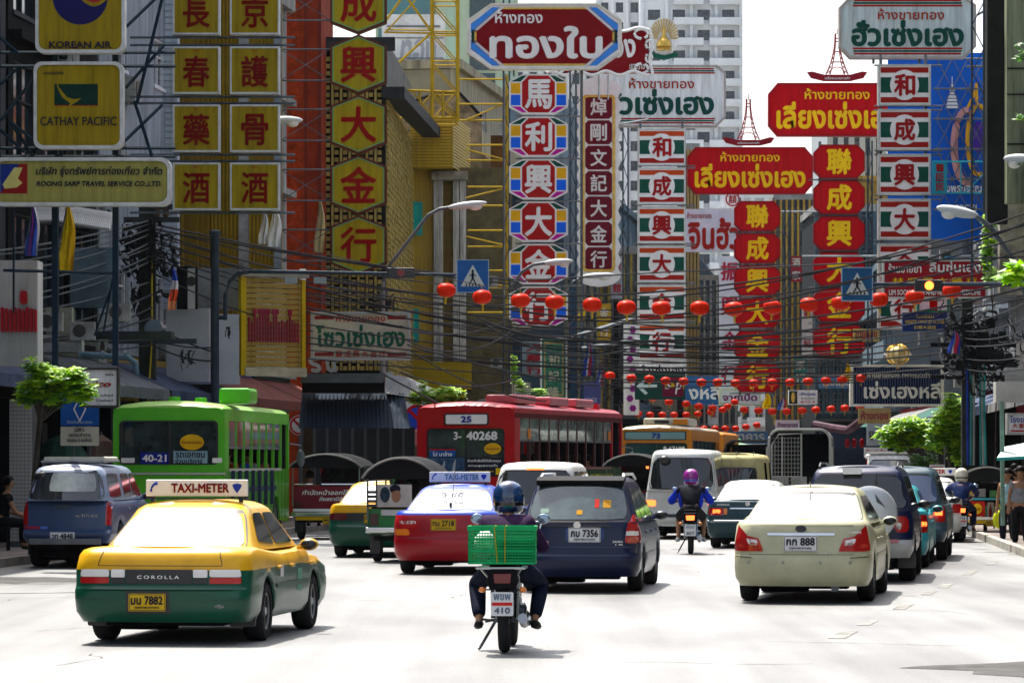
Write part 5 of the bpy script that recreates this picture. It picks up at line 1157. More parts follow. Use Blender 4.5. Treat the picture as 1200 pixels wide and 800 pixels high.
tub.patch('bumper_line', 'rear', [(-.84,.535),(.84,.535),(.84,.56),(-.84,.56)], TG, r, .015, 14, 1)
for sx in (-1, 1): MB().prism(rrect(sx*.72-.13,sx*.72+.13,.16,.36,.02,2), .5,.52).build('mud_flap', BLK, r)
tub.patch('bumper_gap', 'rear', [(-.84,.445),(-.5,.44),(-.5,.444),(-.84,.449)], BLK, r, .006, 6, 1); tub.patch('bumper_gap', 'rear', [(.5,.44),(.84,.445),(.84,.449),(.5,.444)], BLK, r, .006, 6, 1); tub.patch('scuff_mark', 'rear', [(.55,.36),(.66,.37),(.64,.4),(.56,.4)], mat((.3,.32,.3), .6, 0, .8, 20), r, .005, 3, 2, .5)
for sx in (1,): tub.patch('door_sticker', 'right', [(1.55,.62),(1.72,.62),(1.72,.74),(1.55,.74)], WHT, r, .005, 2, 2); tub.patch('door_sticker', 'right', [(2.45,.45),(2.7,.45),(2.7,.68),(2.45,.68)], mat((.12,.3,.22), .5), r, .005, 2, 2)
# 2 red and blue taxi
o = dict(len=4.5, w=1.7, h=1.405, belt=.92, deck=1.0, hood=.85, wy=(1.0,3.6), paint=TB, paint2=TR, split=.90, gh=(.62,3.35), roof=(1.45,2.65), rw=.57, gw=.76, rc=.26, bow=.12, bz=.58, bp=.03, lean=.05, mfn=lambda c: 1 if c.z < .86 or (c.y < .8 and c.z < .9) else 0,
    side=[(1.2,2.0,1.6,2.0,.04),(2.06,3.05,2.06,2.6)], doors=(1.35,2.06,3.2), wr=.3, rwz=(.04,.88), rwi=(.05,.05), rglass=GLASS_GLARE, mirm=TB, rubm=TR)
lamp2(o, [([(.44,.72),(.72,.72),(.78,.86),(.46,.86)], REDL, 'tail_lamp', .15), ([(.46,.8),(.72,.8),(.76,.85),(.47,.85)], CLEARL, 'reverse_lamp', .2), ([(.56,.62),(.8,.62),(.82,.72),(.58,.72)], LAMPON if 0 else AMBER, 'indicator_lamp', .2)])
o['patches'] += [('rear', [(-.38,.66),(.38,.66),(.38,.88),(-.38,.88)], paint((.3,.006,.015)), 'panel', .1), ('rear', [(-.82,.57),(.82,.57),(.82,.575),(-.82,.575)], BLK, 'bumper_gap', 0)]
CAR2 = make_car('taxi', 'red taxi with blue boot and a white taxi meter sign on its roof', 'taxi', rear_at(522, 74), DEG(-6), o)
r, tub, gh = CAR2; taxi_sign(r, 1.9, 1.4, 1.0, mat((.15,.28,.4), .5)); plate(r, -.02, -.08, .79, 'ทน 2718', True, w_=.4, h=.18)
MB().box(-.02,.02,-.01,.01,0,.1).build('antenna_base', BLK, r).location = (0,.68,1.03); MB().tube([(0,.9,1.2),(0,1.25,1.62)], .006).build('antenna', BLK, r)
text(gh and r, 'ว ๔๕', 0, 1.25, .36, .08, .95, mat((.25,.3,.35), .5), .01)
# 3 pale gold sedan
PG = paint((.47,.46,.30))
o = dict(len=4.8, w=1.73, h=1.46, belt=.93, deck=1.04, hood=.88, wy=(1.05,3.77), paint=PG, gh=(.60,3.65), roof=(1.5,2.85), rw=.6, gw=.8, rc=.3, bow=.13, bz=.60, bp=.03, lean=.05, gz=.99,
    side=[(1.15,2.1,1.6,2.1,.04),(2.16,3.3,2.16,2.8)], doors=(1.45,2.16,3.4), wr=.325, ww=.215, rwz=(.04,.88), rwi=(.06,.05), rglass=GLASS_GLARE)
o['patches'] = [('rear', [(-.42,.86),(.42,.86),(.42,.89),(-.42,.89)], CHROME, 'chrome_bar', 0), ('rear', [(-.66,.615),(.66,.615),(.66,.62),(-.66,.62)], BLK, 'trunk_gap', 0), ('rear', [(-.84,.585),(-.62,.57),(-.62,.58),(-.84,.595)], BLK, 'bumper_gap', 0), ('rear', [(.62,.57),(.84,.585),(.84,.595),(.62,.58)], BLK, 'bumper_gap', 0),('rear', [(-.8,.98),(.8,.98),(.8,.985),(-.8,.985)], BLK, 'panel', 0)]
lamp2(o, [([(.50,.66),(.86,.66),(.80,.99),(.68,.86)], REDL, 'tail_lamp', .12), ([(.47,.66),(.56,.66),(.72,.86),(.53,.82)], REDL, 'tail_lamp', .1), ([(.54,.735),(.66,.735),(.69,.82),(.56,.81)], CLEARL, 'reverse_lamp', .2), ([(.70,.70),(.82,.71),(.82,.75),(.70,.75)], mat((.6,.05,.03), .15, 0, 0, 1, 0, .6), 'indicator_lamp', .3)])
CAR3 = make_car('sedan', 'pale gold sedan with red wraparound tail lamps at the right', 'car', rear_at(939, 93), DEG(-9.5), o)
r, tub, gh = CAR3; plate(r, 0, -.105, .76, 'กก 888', w_=.42, h=.2)
MB().prism([(.07*cos(2*pi*i/20), .945+.045*sin(2*pi*i/20)) for i in range(20)], -.07, .02).build('badge', mat((.02,.02,.03), .3), r)
for x in (-.66,-.22,.25,.62):
    p, n_ = tub.hit('rear', x, .52); MB().lathe([(.02,0),(.016,.006)], (0,0,0), 'y', 12).build('parking_sensor', mat((.3,.3,.25), .4), r).location = p-Vector((0,.006,0))
text(r, '2.4 V', -.62, .935, .1, .02, -.055, CHROME, .02); text(r, 'CAMRY', .68, .9, .16, .03, -.02, CHROME, .02); text(r, 'VVT', .3, .64, .08, .02, -.1, CHROME, .02)
MB().lathe([(.05,0),(.05,.1)], (.42,.02,.2), 'y', 14).build('tail_pipe', STEEL, r)
MB().tube([(0,1.5,1.46),(0,1.35,1.53)], .008).build('antenna', BLK, r)
# 4 navy MPV
NV = paint((.003,.009,.045)); SLV = paint((.45,.46,.45))
o = dict(len=4.3, w=1.68, h=1.57, belt=.95, deck=.98, hood=.92, wy=(.86,3.55), paint=NV, gh=(.10,3.75), roof=(.46,2.6), rw=.6, gw=.8, rc=.24, bow=.13, bz=.52, bp=.04, gz=.95, crown=.02, roofm=NV,
    side=[(.45,1.15,.75,1.15),(1.22,2.1,1.22,2.1),(2.17,3.2,2.17,2.75)], doors=(1.2,2.14,3.1), wr=.31, mirm=NV, rubm=NV, rwz=(.08,.86), rwi=(.1,.04), glass=mat((.05,.08,.08), .05, 0, .5, 2.5, 0, 1, ior=1.7))
o['patches'] = [('rear', [(-.16,.70),(.36,.70),(.36,.88),(-.16,.88)], paint((.01,.04,.17)), 'panel', .1), ('rear', [(-.62,.9),(.45,.9),(.45,.93),(-.62,.93)], BLK, 'tailgate_handle', 0), ('rear', [(-.84,.50),(.84,.50),(.84,.51),(-.84,.51)], mat((.05,.08,.15), .3), 'bumper_gap', 0), ('rear', [(-.72,.62),(.72,.62),(.72,.628),(-.72,.628)], mat((.05,.08,.15), .3), 'panel_line', 0)]
CAR4 = make_car('minivan', 'navy blue minivan with roof rails in front of the green crate motorbike', 'minivan', rear_at(677, 86), DEG(-6.5), o)
r, tub, gh = CAR4
for side, sx in (('right',1),('left',-1)):
    tub.patch('tail_lamp', 'rear', [(sx*.64,.68),(sx*.825,.68),(sx*.79,.97),(sx*.68,.97)], REDL, r, .01, 6, 6, .1); gh.patch('tail_lamp', 'rear', [(sx*.70,.96),(sx*.80,.96),(sx*.755,1.06),(sx*.73,1.06)], REDL, r, .012, 4, 3, .1)
    tub.patch('tail_lamp', side, [(.13,.68),(.3,.7),(.22,.95),(.15,.95)], REDL, r, .01, 4, 4); tub.patch('reverse_lamp', 'rear', [(sx*.655,.78),(sx*.815,.78),(sx*.81,.84),(sx*.665,.84)], CLEARL, r, .016, 4, 2)
    MB().tube([(sx*.58,.6,1.54),(sx*.56,.8,1.61),(sx*.56,2.4,1.61),(sx*.58,2.6,1.54)], .022).build('roof_rail', mat((.6,.62,.63), .3, .6), r, 60)
b = MB(); b.extr([(.32,1.53),(.34,1.46),(.75,1.55),(.75,1.59),(.5,1.57)], -.6, .6); b.build('spoiler', mat((.006,.006,.008), .6), r)
MB().box(-.16,.16,.17,.2,.985,1.01).build('brake_lamp', LAMPON, r); MB().tube([(-.25,.12,.95),(-.05,.13,1.0),(.1,.16,1.04)], .012).build('wiper', BLK, r)
MB().lathe([(.05,0),(.045,.02)], (-.0,-.1,.925), 'y', 16).build('badge', CHROME, r); plate(r, .1, -.11, .79, 'ภบ 7356', w_=.44, h=.2); text(r, 'ZAFIRA', .55, .7, .14, .03, -.06, CHROME, .02); text(r, '1.8i', .57, .66, .1, .02, -.06, CHROME, .02)
for (x0,x1,z0,z1,c) in ((.22,.28,1.15,1.27,(.6,.03,.02)),(.33,.44,1.15,1.26,(.6,.3,.03)),(-.02,.06,1.06,1.12,(.7,.3,.01)),(-.52,-.4,1.08,1.14,(.25,.35,.3))): gh.patch('sticker', 'rear', [(x0,z0),(x1,z0),(x1,z1),(x0,z1)], mat(c, .5), r, .013, 2, 2, .1)
# 5 dark blue SUV with a silver spare wheel cover
o = dict(len=4.6, w=1.66, h=1.71, belt=1.06, deck=1.08, hood=1.02, wy=(.95,3.65), paint=NV, paint2=SLV, split=.66, gh=(.12,3.6), roof=(.38,2.8), rw=.64, gw=.82, rc=.2, bow=.08, bz=.6, bp=.05, gz=1.05, sill=.36,
    side=[(.4,1.1,.6,1.1),(1.2,2.15,1.2,2.15),(2.25,3.2,2.25,2.85)], doors=(1.15,2.2,3.2), wr=.36, ww=.25, rwz=(.06,.85), rwi=(.06,.04), mirm=BLK, rubm=SLV)
lamp2(o, [([(.55,.74),(.77,.74),(.75,.98),(.57,.98)], REDL, 'tail_lamp', .4), ([(.58,.78),(.66,.78),(.66,.88),(.58,.88)], CLEARL, 'reverse_lamp', .5), ([(.5,.58),(.62,.58),(.62,.63),(.5,.63)], REDL, 'reflector', .2)])
CAR5 = make_car('off_road_wagon', 'dark blue off road wagon with silver spare wheel cover on the tailgate', 'car', rear_at(1004, 79), DEG(-8.5), o)
r, tub, gh = CAR5
s_ = MB().lathe([(.01,-.22),(.2,-.215),(.33,-.19),(.4,-.14),(.41,.0),(.38,.03)], (.2,-.13,1.02), 'y', 36).build('spare_wheel_cover', mat((.5,.54,.57), .3, .2, .06, 1, 0, .5), r, 50); text(s_, 'TOYOTA', .2, .92, .42, .07, -.365, INK, .02)
b = MB()
for sx in (-1, 1): b.prism([(.14+sx*.14,1.32),(.14+sx*.3,1.11),(.14+sx*.17,1.19)][::sx], -.345, -.30)
b.build('cover_facet', mat((.1,.11,.12), .4), s_)
MB().prism(rrect(-.22,.06,1.60,1.7,.02), .2,.3).build('cargo_lamp', WHITE, r); MB().box(.28,.295,.13,.2,1.12,1.62).build('tailgate_seam', BLK, r)
for sx in (-1, 1): MB().tube([(sx*.58,.5,1.7),(sx*.58,.8,1.76),(sx*.58,2.5,1.76),(sx*.58,2.8,1.7)], .02).build('roof_rail', BLK, r); 
for sx in (-1, 1): MB().prism(rrect(sx*.7-.15,sx*.7+.15,.2,.42,.02), .5,.53).build('mud_flap', BLK, r)
# 6 old dark green sedan with ribbed lamps
o = dict(len=4.45, w=1.68, h=1.38, belt=.9, deck=.97, hood=.86, wy=(.95,3.6), paint=paint((.015,.05,.06)), gh=(.75,3.3), roof=(1.4,2.6), rw=.56, gw=.74, rc=.14, bow=.05, bz=.56, bp=.06, roofm=paint((.5,.52,.5)),
    side=[(1.2,2.0,1.55,2.0,.04),(2.06,3.0,2.06,2.6)], doors=(1.35,2.06,3.1), wr=.3, rwz=(.06,.88), rwi=(.06,.05), rglass=GLASS_GLARE)
lamp2(o, [([(.5,.68),(.8,.68),(.8,.83),(.5,.83)], REDL, 'tail_lamp', .05), ([(.42,.70),(.49,.70),(.49,.82),(.42,.82)], AMBER, 'indicator_lamp', .05)])
o['patches'] += [('rear', [(-.36,.81),(.36,.81),(.36,.835),(-.36,.835)], CHROME, 'chrome_bar', 0), ('rear', [(-.82,.56),(.82,.56),(.82,.58),(-.82,.58)], CHROME, 'chrome_bar', 0), ('rear', [(-.72,.72),(-.56,.72),(-.56,.8),(-.72,.8)], LAMPON, 'brake_lamp', .1)]
CAR6 = make_car('sedan', 'dark green older sedan with pale roof behind the pale gold sedan', 'car', rear_at(876, 57), DEG(-8), o)
text(CAR6[0], 'KOSANA', -.5, .9, .26, .04, .04, WHITE, .02)
MB().lathe([(.05,0),(.05,.02)], (0,.0,.92), 'y', 14).build('badge', CHROME, CAR6[0])
# 7 yellow green taxi beyond
o = dict(len=4.4, w=1.69, h=1.4, belt=.9, deck=.99, hood=.85, wy=(.95,3.5), paint=TY, paint2=TG, split=.73, gh=(.6,3.2), roof=(1.35,2.5), rw=.57, gw=.76, rc=.2, bow=.08, bz=.6, bp=.05,
    side=[(1.2,2.0,1.55,2.0,.04),(2.06,3.0,2.06,2.5)], doors=(1.35,2.06,3.1), wr=.3, rwz=(.04,.88), rwi=(.05,.05), rglass=GLASS_GLARE, mirm=TY)
o['patches'] = [('rear', [(-.74,.69),(.74,.69),(.74,.83),(-.74,.83)], BLK, 'garnish', 0)]
lamp2(o, [([(.5,.70),(.82,.70),(.82,.82),(.5,.82)], mat((.1,.01,.01), .2, 0, 0, 1, 0, .8), 'tail_lamp', .05)])
CAR7 = make_car('taxi', 'yellow and green taxi without visible sign behind the green tuk tuk', 'taxi', rear_at(437, 63), DEG(-5), o)
plate(CAR7[0], .02, -.1, .72, 'ทล 3421', True)
# 8 blue SUV, queue at right; 9 teal car; 10 white taxi; 11 distant cars
o = dict(len=4.5, w=1.75, h=1.68, belt=1.0, deck=1.02, hood=.98, wy=(.9,3.6), paint=paint((.04,.075,.1)), gh=(.1,3.6), roof=(.4,2.8), rw=.62, gw=.8, rc=.15, bow=.05, bz=.6, bp=.05, gz=1.0, sill=.34,
    side=[(.4,1.1,.6,1.1),(1.2,2.15,1.2,2.15),(2.25,3.2,2.25,2.85)], doors=(1.15,2.2,3.2), wr=.35, rwz=(.08,.85), rwi=(.06,.04), mirm=BLK, glass=mat((.06,.08,.16), .05, 0, .2, 2, 0, 1, ior=1.7))
lamp2(o, [([(.62,.7),(.84,.7),(.83,.98),(.64,.98)], REDL, 'tail_lamp', .05)])
CAR8 = make_car('off_road_wagon', 'slate blue wagon queueing behind the dark blue one at the right', 'car', rear_at(1052, 65), DEG(-9), o)
MB().box(.66,.8,-.0,.03,.82,.9).build('brake_lamp', LAMPON, CAR8[0])
o = dict(len=4.2, w=1.66, h=1.4, belt=.9, deck=.97, hood=.85, wy=(.9,3.4), paint=paint((.03,.32,.36)), gh=(.6,3.2), roof=(1.2,2.5), rw=.56, gw=.74, rc=.2, bow=.08, side=[(1.2,2.0,1.45,2.0),(2.06,3.0,2.06,2.5)], doors=(1.35,2.06), wr=.3, rwi=(.06,.05), rglass=GLASS_GLARE)
lamp2(o, [([(.6,.6),(.82,.6),(.8,.9),(.62,.9)], REDL, 'tail_lamp', .2), ([(.62,.7),(.8,.7),(.8,.78),(.62,.78)], LAMPON, 'brake_lamp', .2)])
make_car('sedan', 'turquoise car mostly hidden beyond the dark blue wagon', 'car', rear_at(1029, 70), DEG(-9), o)
o = dict(len=4.3, w=1.69, h=1.42, belt=.9, deck=.97, hood=.85, wy=(.9,3.4), paint=paint((.6,.6,.56)), gh=(.6,3.2), roof=(1.3,2.5), rw=.56, gw=.75, rc=.2, bow=.08, side=[(1.2,2.0,1.5,2.0),(2.06,3.0,2.06,2.5)], doors=(1.35,2.06), wr=.3, rwi=(.06,.05), rglass=GLASS_GLARE)
lamp2(o, [([(.6,.65),(.82,.65),(.8,.85),(.62,.85)], REDL, 'tail_lamp', .2)])
WT = make_car('taxi', 'pale taxi with a small white roof sign behind the slate blue wagon', 'taxi', rear_at(1083, 53), DEG(-9), o); taxi_sign(WT[0], 1.8, 1.42, 1.3, mat((.4,.03,.03), .5))
o2 = dict(o); o2['paint'] = paint((.5,.52,.5)); o2['h'] = 1.75; o2['gh'] = (.1,3.3); o2['roof'] = (.3,2.7); o2['rw'] = .66; o2['side'] = [(.4,1.1,.6,1.1),(1.2,2.15,1.2,2.15)]; o2['roofm'] = WHT
VAN2 = make_car('minivan', 'white roofed van with ladder racks far back beside the trees', 'van', rear_at(1042, 38), DEG(-8), dict(o2, h=2.0)); MB().box(-.7,.7,.3,2.6,2.02,2.1).build('roof_rack', WHITE, VAN2[0])
# 12 white people carrier behind the red taxi (top left of the minivan)
o = dict(len=4.6, w=1.75, h=1.76, belt=1.0, deck=1.02, hood=1.0, wy=(.9,3.6), paint=paint((.62,.62,.6)), gh=(.06,3.7), roof=(.3,2.9), rw=.66, gw=.82, rc=.16, bow=.08, bz=.55, gz=1.0,
    side=[(.35,1.3,.5,1.3),(1.4,2.3,1.4,2.3),(2.4,3.3,2.4,2.9)], doors=(1.35,2.35), wr=.32, rwz=(.0,.84), rwi=(.03,.03))
lamp2(o, [([(.72,.9),(.84,.9),(.8,1.3),(.74,1.3)], REDL, 'tail_lamp', .1)])
r, tub, gh = make_car('minivan', 'white tall minivan between the red taxi and the navy minivan', 'minivan', rear_at(626, 63), DEG(-7), o)
MB().box(-.16,.16,.2,.3,1.62,1.66).build('brake_lamp', LAMPON, r); gh.patch('tail_lamp', 'rear', [(-.8,1.05),(-.74,1.05),(-.72,1.2),(-.78,1.2)], LAMPON, r, .012, 2, 2)
# 13 white van
VW = paint((.55,.57,.55))
o = dict(len=4.7, w=1.7, h=2.05, belt=1.12, deck=1.14, hood=1.1, wy=(.95,3.9), paint=VW, gh=(.04,4.5), roof=(.22,4.0), rw=.69, gw=.82, rc=.12, bow=.05, bz=.5, bp=.03, gz=1.12, sill=.3,
    side=[(.4,1.5,.5,1.5),(1.6,2.8,1.6,2.8),(2.9,3.9,2.9,3.7)], doors=(1.55,2.85), wr=.33, rwz=(.06,.82), rwi=(.07,.05), roofm=VW)
o['patches'] = [('rear', [(-.85,.72),(.85,.72),(.85,.94),(-.85,.94)], mat((.5,.51,.5), .3), 'panel', 0), ('rear', [(-.83,.5),(.83,.5),(.83,.58),(-.83,.58)], BLK, 'bumper', 0)]
lamp2(o, [([(.6,.76),(.83,.76),(.83,.9),(.6,.9)], LAMPON, 'brake_lamp', .2)])
r, tub, gh = make_car('van', 'white passenger van with lit tail lamps behind the purple helmet rider', 'van', rear_at(799, 51), DEG(-7), o)
MB().box(-.2,.2,.18,.26,1.93,1.97).build('brake_lamp', LAMPON, r); MB().box(-.45,-.1,.02,.06,.3,.5).build('number_plate', WHT, r); MB().ell((-.4,.05,1.82), .13, .08, .1).build('rear_mirror', BLK, r); MB().tube([(.1,.0,1.2),(.45,.05,1.3)], .015).build('wiper', BLK, r)
# 14 cream pickup with canopy
o = dict(len=4.8, w=1.68, h=1.95, belt=1.0, deck=1.02, hood=1.0, wy=(1.0,3.9), paint=paint((.12,.17,.2)), roofm=mat((.42,.38,.18), .5, 0, .3, 2), gh=(.04,4.1), roof=(.1,3.6), rw=.72, gw=.8, rc=.12, bow=.03, bz=.5, gz=1.0, sill=.3,
    side=[(.4,1.5,.5,1.5),(2.9,3.7,2.9,3.4)], doors=(2.8,), wr=.34, rwz=(.22,.68), rwi=(.2,.2), crown=.06)
lamp2(o, [([(.7,.65),(.82,.65),(.82,.95),(.7,.95)], REDL, 'tail_lamp', .1)])
r, _, gh = make_car('pickup_truck', 'cream canopied pickup right of the white van', 'pickup truck', rear_at(858, 49), DEG(-7), o)
for x in (-.5,.1,.5): MB().tube([(x,.1,1.93),(x,.1,2.02),(x+.06,.1,1.96)], .015).build('roof_hook', STEEL, r)
# 15 blue pickup with canopy at the left edge
SB = paint((.035,.065,.15)); SBW = paint((.22,.27,.38))
o = dict(len=5.0, w=1.5, h=1.72, belt=1.12, deck=1.14, hood=1.05, wy=(1.1,4.0), paint=SB, gh=(.10,4.0), roof=(.3,3.2), rw=.56, gw=.69, rc=.12, bow=.04, bz=.62, bp=.1, gz=1.13, sill=.42, roofm=SBW,
    side=[(.4,1.6,.55,1.6),(1.9,2.7,1.9,2.7),(2.8,3.7,2.8,3.2)], doors=(1.8,2.75,3.6), wr=.37, ww=.26, rwz=(.02,.88), rwi=(.03,.03), glass=mat((.02,.025,.028), .05, 0, 0, 1, 0, 1, ior=1.6))
lamp2(o, [([(.65,.72),(.74,.72),(.735,1.1),(.66,1.1)], REDL, 'tail_lamp', .05)])
o['patches'] += [('rear', [(-.2,.99),(.06,.99),(.06,1.07),(-.2,1.07)], mat((.03,.04,.07), .3), 'tailgate_handle', .2), ('rear', [(-.76,.66),(-.45,.66),(-.45,.7),(-.76,.7)], mat((.4,.02,.05), .4), 'sticker', 0), ('rear', [(-.44,.66),(-.32,.66),(-.32,.7),(-.44,.7)], mat((.1,.2,.6), .4), 'sticker', 0), ('rear', [(-.78,1.105),(.78,1.105),(.78,1.13),(-.78,1.13)], BLK, 'panel_line', 0)]
r, tub, gh = make_car('pickup_truck', 'metallic blue pickup with hard canopy, partly hidden at the left kerb', 'pickup truck', rear_at(77, 70), DEG(-3), o)
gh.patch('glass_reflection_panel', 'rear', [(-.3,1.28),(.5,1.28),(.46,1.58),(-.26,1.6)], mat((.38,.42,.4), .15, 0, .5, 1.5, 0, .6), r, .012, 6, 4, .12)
plate(r, -.05, -.12, .52, 'วท 4848', w_=.42, h=.18); MB().box(-.6,.6,-.12,.0,.40,.5).build('rear_step', STEEL, r, bevel=.01); text(r, 'ALTITUDE', .35, .88, .4, .05, -.0, CHROME, .02)
MB().tube([(-.52,.6,1.78),(.52,.6,1.78)], .03).tube([(-.52,1.8,1.8),(.52,1.8,1.8)], .03).tube([(-.52,.6,1.78),(-.52,2.2,1.8)], .02).tube([(.52,.6,1.78),(.52,2.2,1.8)], .02).build('roof_rack', STEEL, r); MB().prism(rrect(-.5,.54,1.79,1.87,.03), .7, 2).build('roof_load', mat((.62,.6,.52), .6, 0, .2), r)
MB().tube([(-.1,.12,1.3),(.05,.1,1.22)], .015).build('wiper', BLK, r); MB().ell((-.45,.25,1.52), .14, .06, .1).build('rear_mirror', BLK, r)
# ---------------------------------------------------------------- people (one continuous skinned body, clothes and hair as children)
def skin_mesh(name, V, E_, R, m, parent, sub=1):
    me = bpy.data.meshes.new(name); me.from_pydata([tuple(v) for v in V], E_, []); o = bpy.data.objects.new(name, me)
    md = o.modifiers.new('s', 'SKIN'); md.use_smooth_shade = True
    if not me.skin_vertices: me.skin_vertices.new()
    for i, r_ in enumerate(R):
        sv = me.skin_vertices[0].data[i]; sv.radius = r_ if isinstance(r_, tuple) else (r_, r_); sv.use_root = (i == 0)
    sb = o.modifiers.new('sub', 'SUBSURF'); sb.levels = sub; sb.render_levels = sub
    nm = baked(o); bpy.data.objects.remove(o)
    nm.materials.clear(); nm.materials.append(m)
    for p in nm.polygons: p.use_smooth = True
    c = bpy.data.objects.new(name, nm); COL.objects.link(c); c.parent = parent; return c
SKN = mat((.3,.16,.09), .55, 0, .1, 6); HAIR = mat((.012,.009,.008), .5, 0, .3, 20)
def limb_pts(J, names): return [Vector(J[n]) for n in names]
def person(label, loc, rz, J, top, trouser, shoe=(.02,.02,.02), hair='short', sleeves='long', legs='long', helmet=None, group=None, hands=True, scale=1, skirt=None):
    """J: joints in metres: hip, chest, neck, head, l/r: sh el wr kn an toe (hips derived). facing +y"""
    r = thing('person', label, 'person', loc, rz, group); r.scale = (scale,)*3
    hip, chest, neck, head = (Vector(J[k]) for k in ('hip','chest','neck','head'))
    V = [hip, mix(hip,chest,.5), chest, neck, mix(neck,head,.45), head, head+Vector((0,.01,.09))]; R = [(.15,.11),(.13,.1),(.165,.11),(.055,.055),(.055,.055),(.088,.1),(.07,.08)]; E_ = [(0,1),(1,2),(2,3),(3,4),(4,5),(5,6)]
    arms, legsl = {}, {}
    for s_, sx in (('l',-1),('r',1)):
        sh, el, wr = (Vector(J[s_+k]) for k in ('sh','el','wr')); hd = wr+(wr-el).normalized()*.09; b0 = len(V)
        V += [sh, mix(sh,el,.5), el, mix(el,wr,.5), wr, hd]; R += [.06,.05,.042,.04,.028,(.042,.02)]; E_ += [(2,b0)]+[(b0+i,b0+i+1) for i in range(5)]
        if hands:
            dr = (wr-el).normalized(); sd_ = dr.cross(Vector((0,0,1))).normalized(); fw = -dr.cross(sd_).normalized()
            for k in range(4):   # four fingers curled, and a thumb from the side of the palm
                f0 = hd+sd_*(-.03+.02*k)+dr*.02; ln = (.035,.042,.04,.03)[k]; c0 = len(V); V += [f0, f0+dr*ln*.6-Vector((0,0,ln*.35)), f0+dr*ln*.5-Vector((0,0,ln*1.1))]; R += [.010,.009,.008]; E_ += [(b0+5,c0),(c0,c0+1),(c0+1,c0+2)]
            t0 = mix(wr,hd,.55)-sd_*sx*.035; c0 = len(V); V += [t0, t0+dr*.035-sd_*sx*.02-Vector((0,0,.01))]; R += [.011,.009]; E_ += [(b0+4,c0),(c0,c0+1)]
        arms[s_] = (sh, el, wr)
        hj = hip+Vector((sx*.09,0,-.03)); kn, an, toe = (Vector(J[s_+k]) for k in ('kn','an','toe')); b0 = len(V)
        V += [hj, mix(hj,kn,.5), kn, mix(kn,an,.35), an, toe]; R += [.095,.08,.06,.055,.037,(.045,.03)]; E_ += [(0,b0)]+[(b0+i,b0+i+1) for i in range(5)]; legsl[s_] = (hj, kn, an, toe)
    skin_mesh('body', V, E_, R, SKN, r, 1)
    tm = mat(top, .8, 0, .3, 7, 1.0); V = [mix(hip,chest,.0), mix(hip,chest,.45), chest, mix(chest,neck,.45), mix(chest,neck,.8)]; R = [(.175,.14),(.17,.13),(.2,.145),(.15,.11),(.075,.07)]; E_ = [(0,1),(1,2),(2,3),(3,4)]
    for s_ in 'lr':
        sh, el, wr = arms[s_]; b0 = len(V); pts = [sh, mix(sh,el,.5), el, mix(el,wr,.5), mix(el,wr,.92)][:5 if sleeves == 'long' else 2]; 
        if sleeves == 'none': pts = []
        if pts: V += pts; R += [.09,.078,.068,.06,.048][:len(pts)]; E_ += [(2,b0)]+[(b0+i,b0+i+1) for i in range(len(pts)-1)]
    skin_mesh('shirt', V, E_, R, tm, r, 1)
    lm = mat(trouser, .8, 0, .3, 7, 1.0); V = [mix(hip,chest,.12), hip]; R = [(.165,.125),(.175,.135)]; E_ = [(0,1)]
    for s_ in 'lr':
        hj, kn, an, toe = legsl[s_]; b0 = len(V); pts = [hj, mix(hj,kn,.5), kn, mix(kn,an,.4), mix(kn,an,.9)][:5 if legs == 'long' else 3]; V += pts; R += [.12,.112,.092,.082,.066][:len(pts)]; E_ += [(1,b0)]+[(b0+i,b0+i+1) for i in range(len(pts)-1)]
    skin_mesh('trousers', V, E_, R, lm, r, 1)
    for s_ in 'lr':
        an, toe = legsl[s_][2:]; skin_mesh('shoe', [an-(toe-an)*.2-Vector((0,0,.02)), mix(an,toe,.5)-Vector((0,0,.005)), toe], [(0,1),(1,2)], [(.045,.05),(.048,.045),(.042,.03)], mat(shoe, .6), r, 1)
    hc = head+Vector((0,0,.05))
    MB().tube([hc+Vector((0,.085,-.03)), hc+Vector((0,.115,-.05))], [.012,.018], 6).build('nose', SKN, r, 60)
    for sx in (-1,1): MB().ell(hc+Vector((sx*.088,.0,-.03)), .014,.02,.032, 8, 6).build('ear', SKN, r, 60); MB().ell(hc+Vector((sx*.033,.088,-.01)), .012,.008,.008, 8, 6).build('eye', BLK, r, 60)
    MB().ell(hc+Vector((0,.09,-.085)), .024,.008,.006, 8, 4).build('mouth', mat((.3,.08,.06), .5), r)
    if helmet:
        b = MB(); b.lathe([(.10,-.13),(.135,-.1),(.15,-.02),(.15,.05),(.135,.11),(.1,.155),(.05,.18),(.005,.188)], hc, n=24); b.build('helmet', [helmet[0]], r, 60)
        v = MB()
        for k in range(2): v.add([hc+Vector((.153*sin(a),.157*cos(a),z_)) for a in [radians(-60+12*i) for i in range(11)] for z_ in (-.07,.06)], [(2*i,2*i+2,2*i+3,2*i+1) for i in range(10)])
        v.build('visor', BLK, r, 60)
        if len(helmet) > 1:
            g_ = MB()
            g_.add([hc+Vector((.154*sin(a),-.154*cos(a),z_)) for a in [radians(-70+14*i) for i in range(11)] for z_ in (-.05,-.02)], [(2*i,2*i+2,2*i+3,2*i+1) for i in range(10)], 0); g_.build('helmet_stripe', helmet[1], r)
    elif hair == 'short':
        b = MB(); b.lathe([(.095,-.06),(.105,-.02),(.106,.04),(.09,.085),(.05,.115),(.004,.122)], hc+Vector((0,-.012,0)), n=18)
        for i in range(len(b.v)):
            x, y, z = b.v[i]
            if y > hc.y+.02 and z < hc.z+.04: b.v[i] = (x, hc.y+.02, max(z, hc.z+.03))
        b.build('hair', HAIR, r, 60)
    else:
        b = MB(); b.lathe([(.05,-.42),(.1,-.36),(.115,-.2),(.108,-.02),(.108,.04),(.09,.085),(.05,.115),(.004,.122)], hc+Vector((0,-.02,0)), n=18)
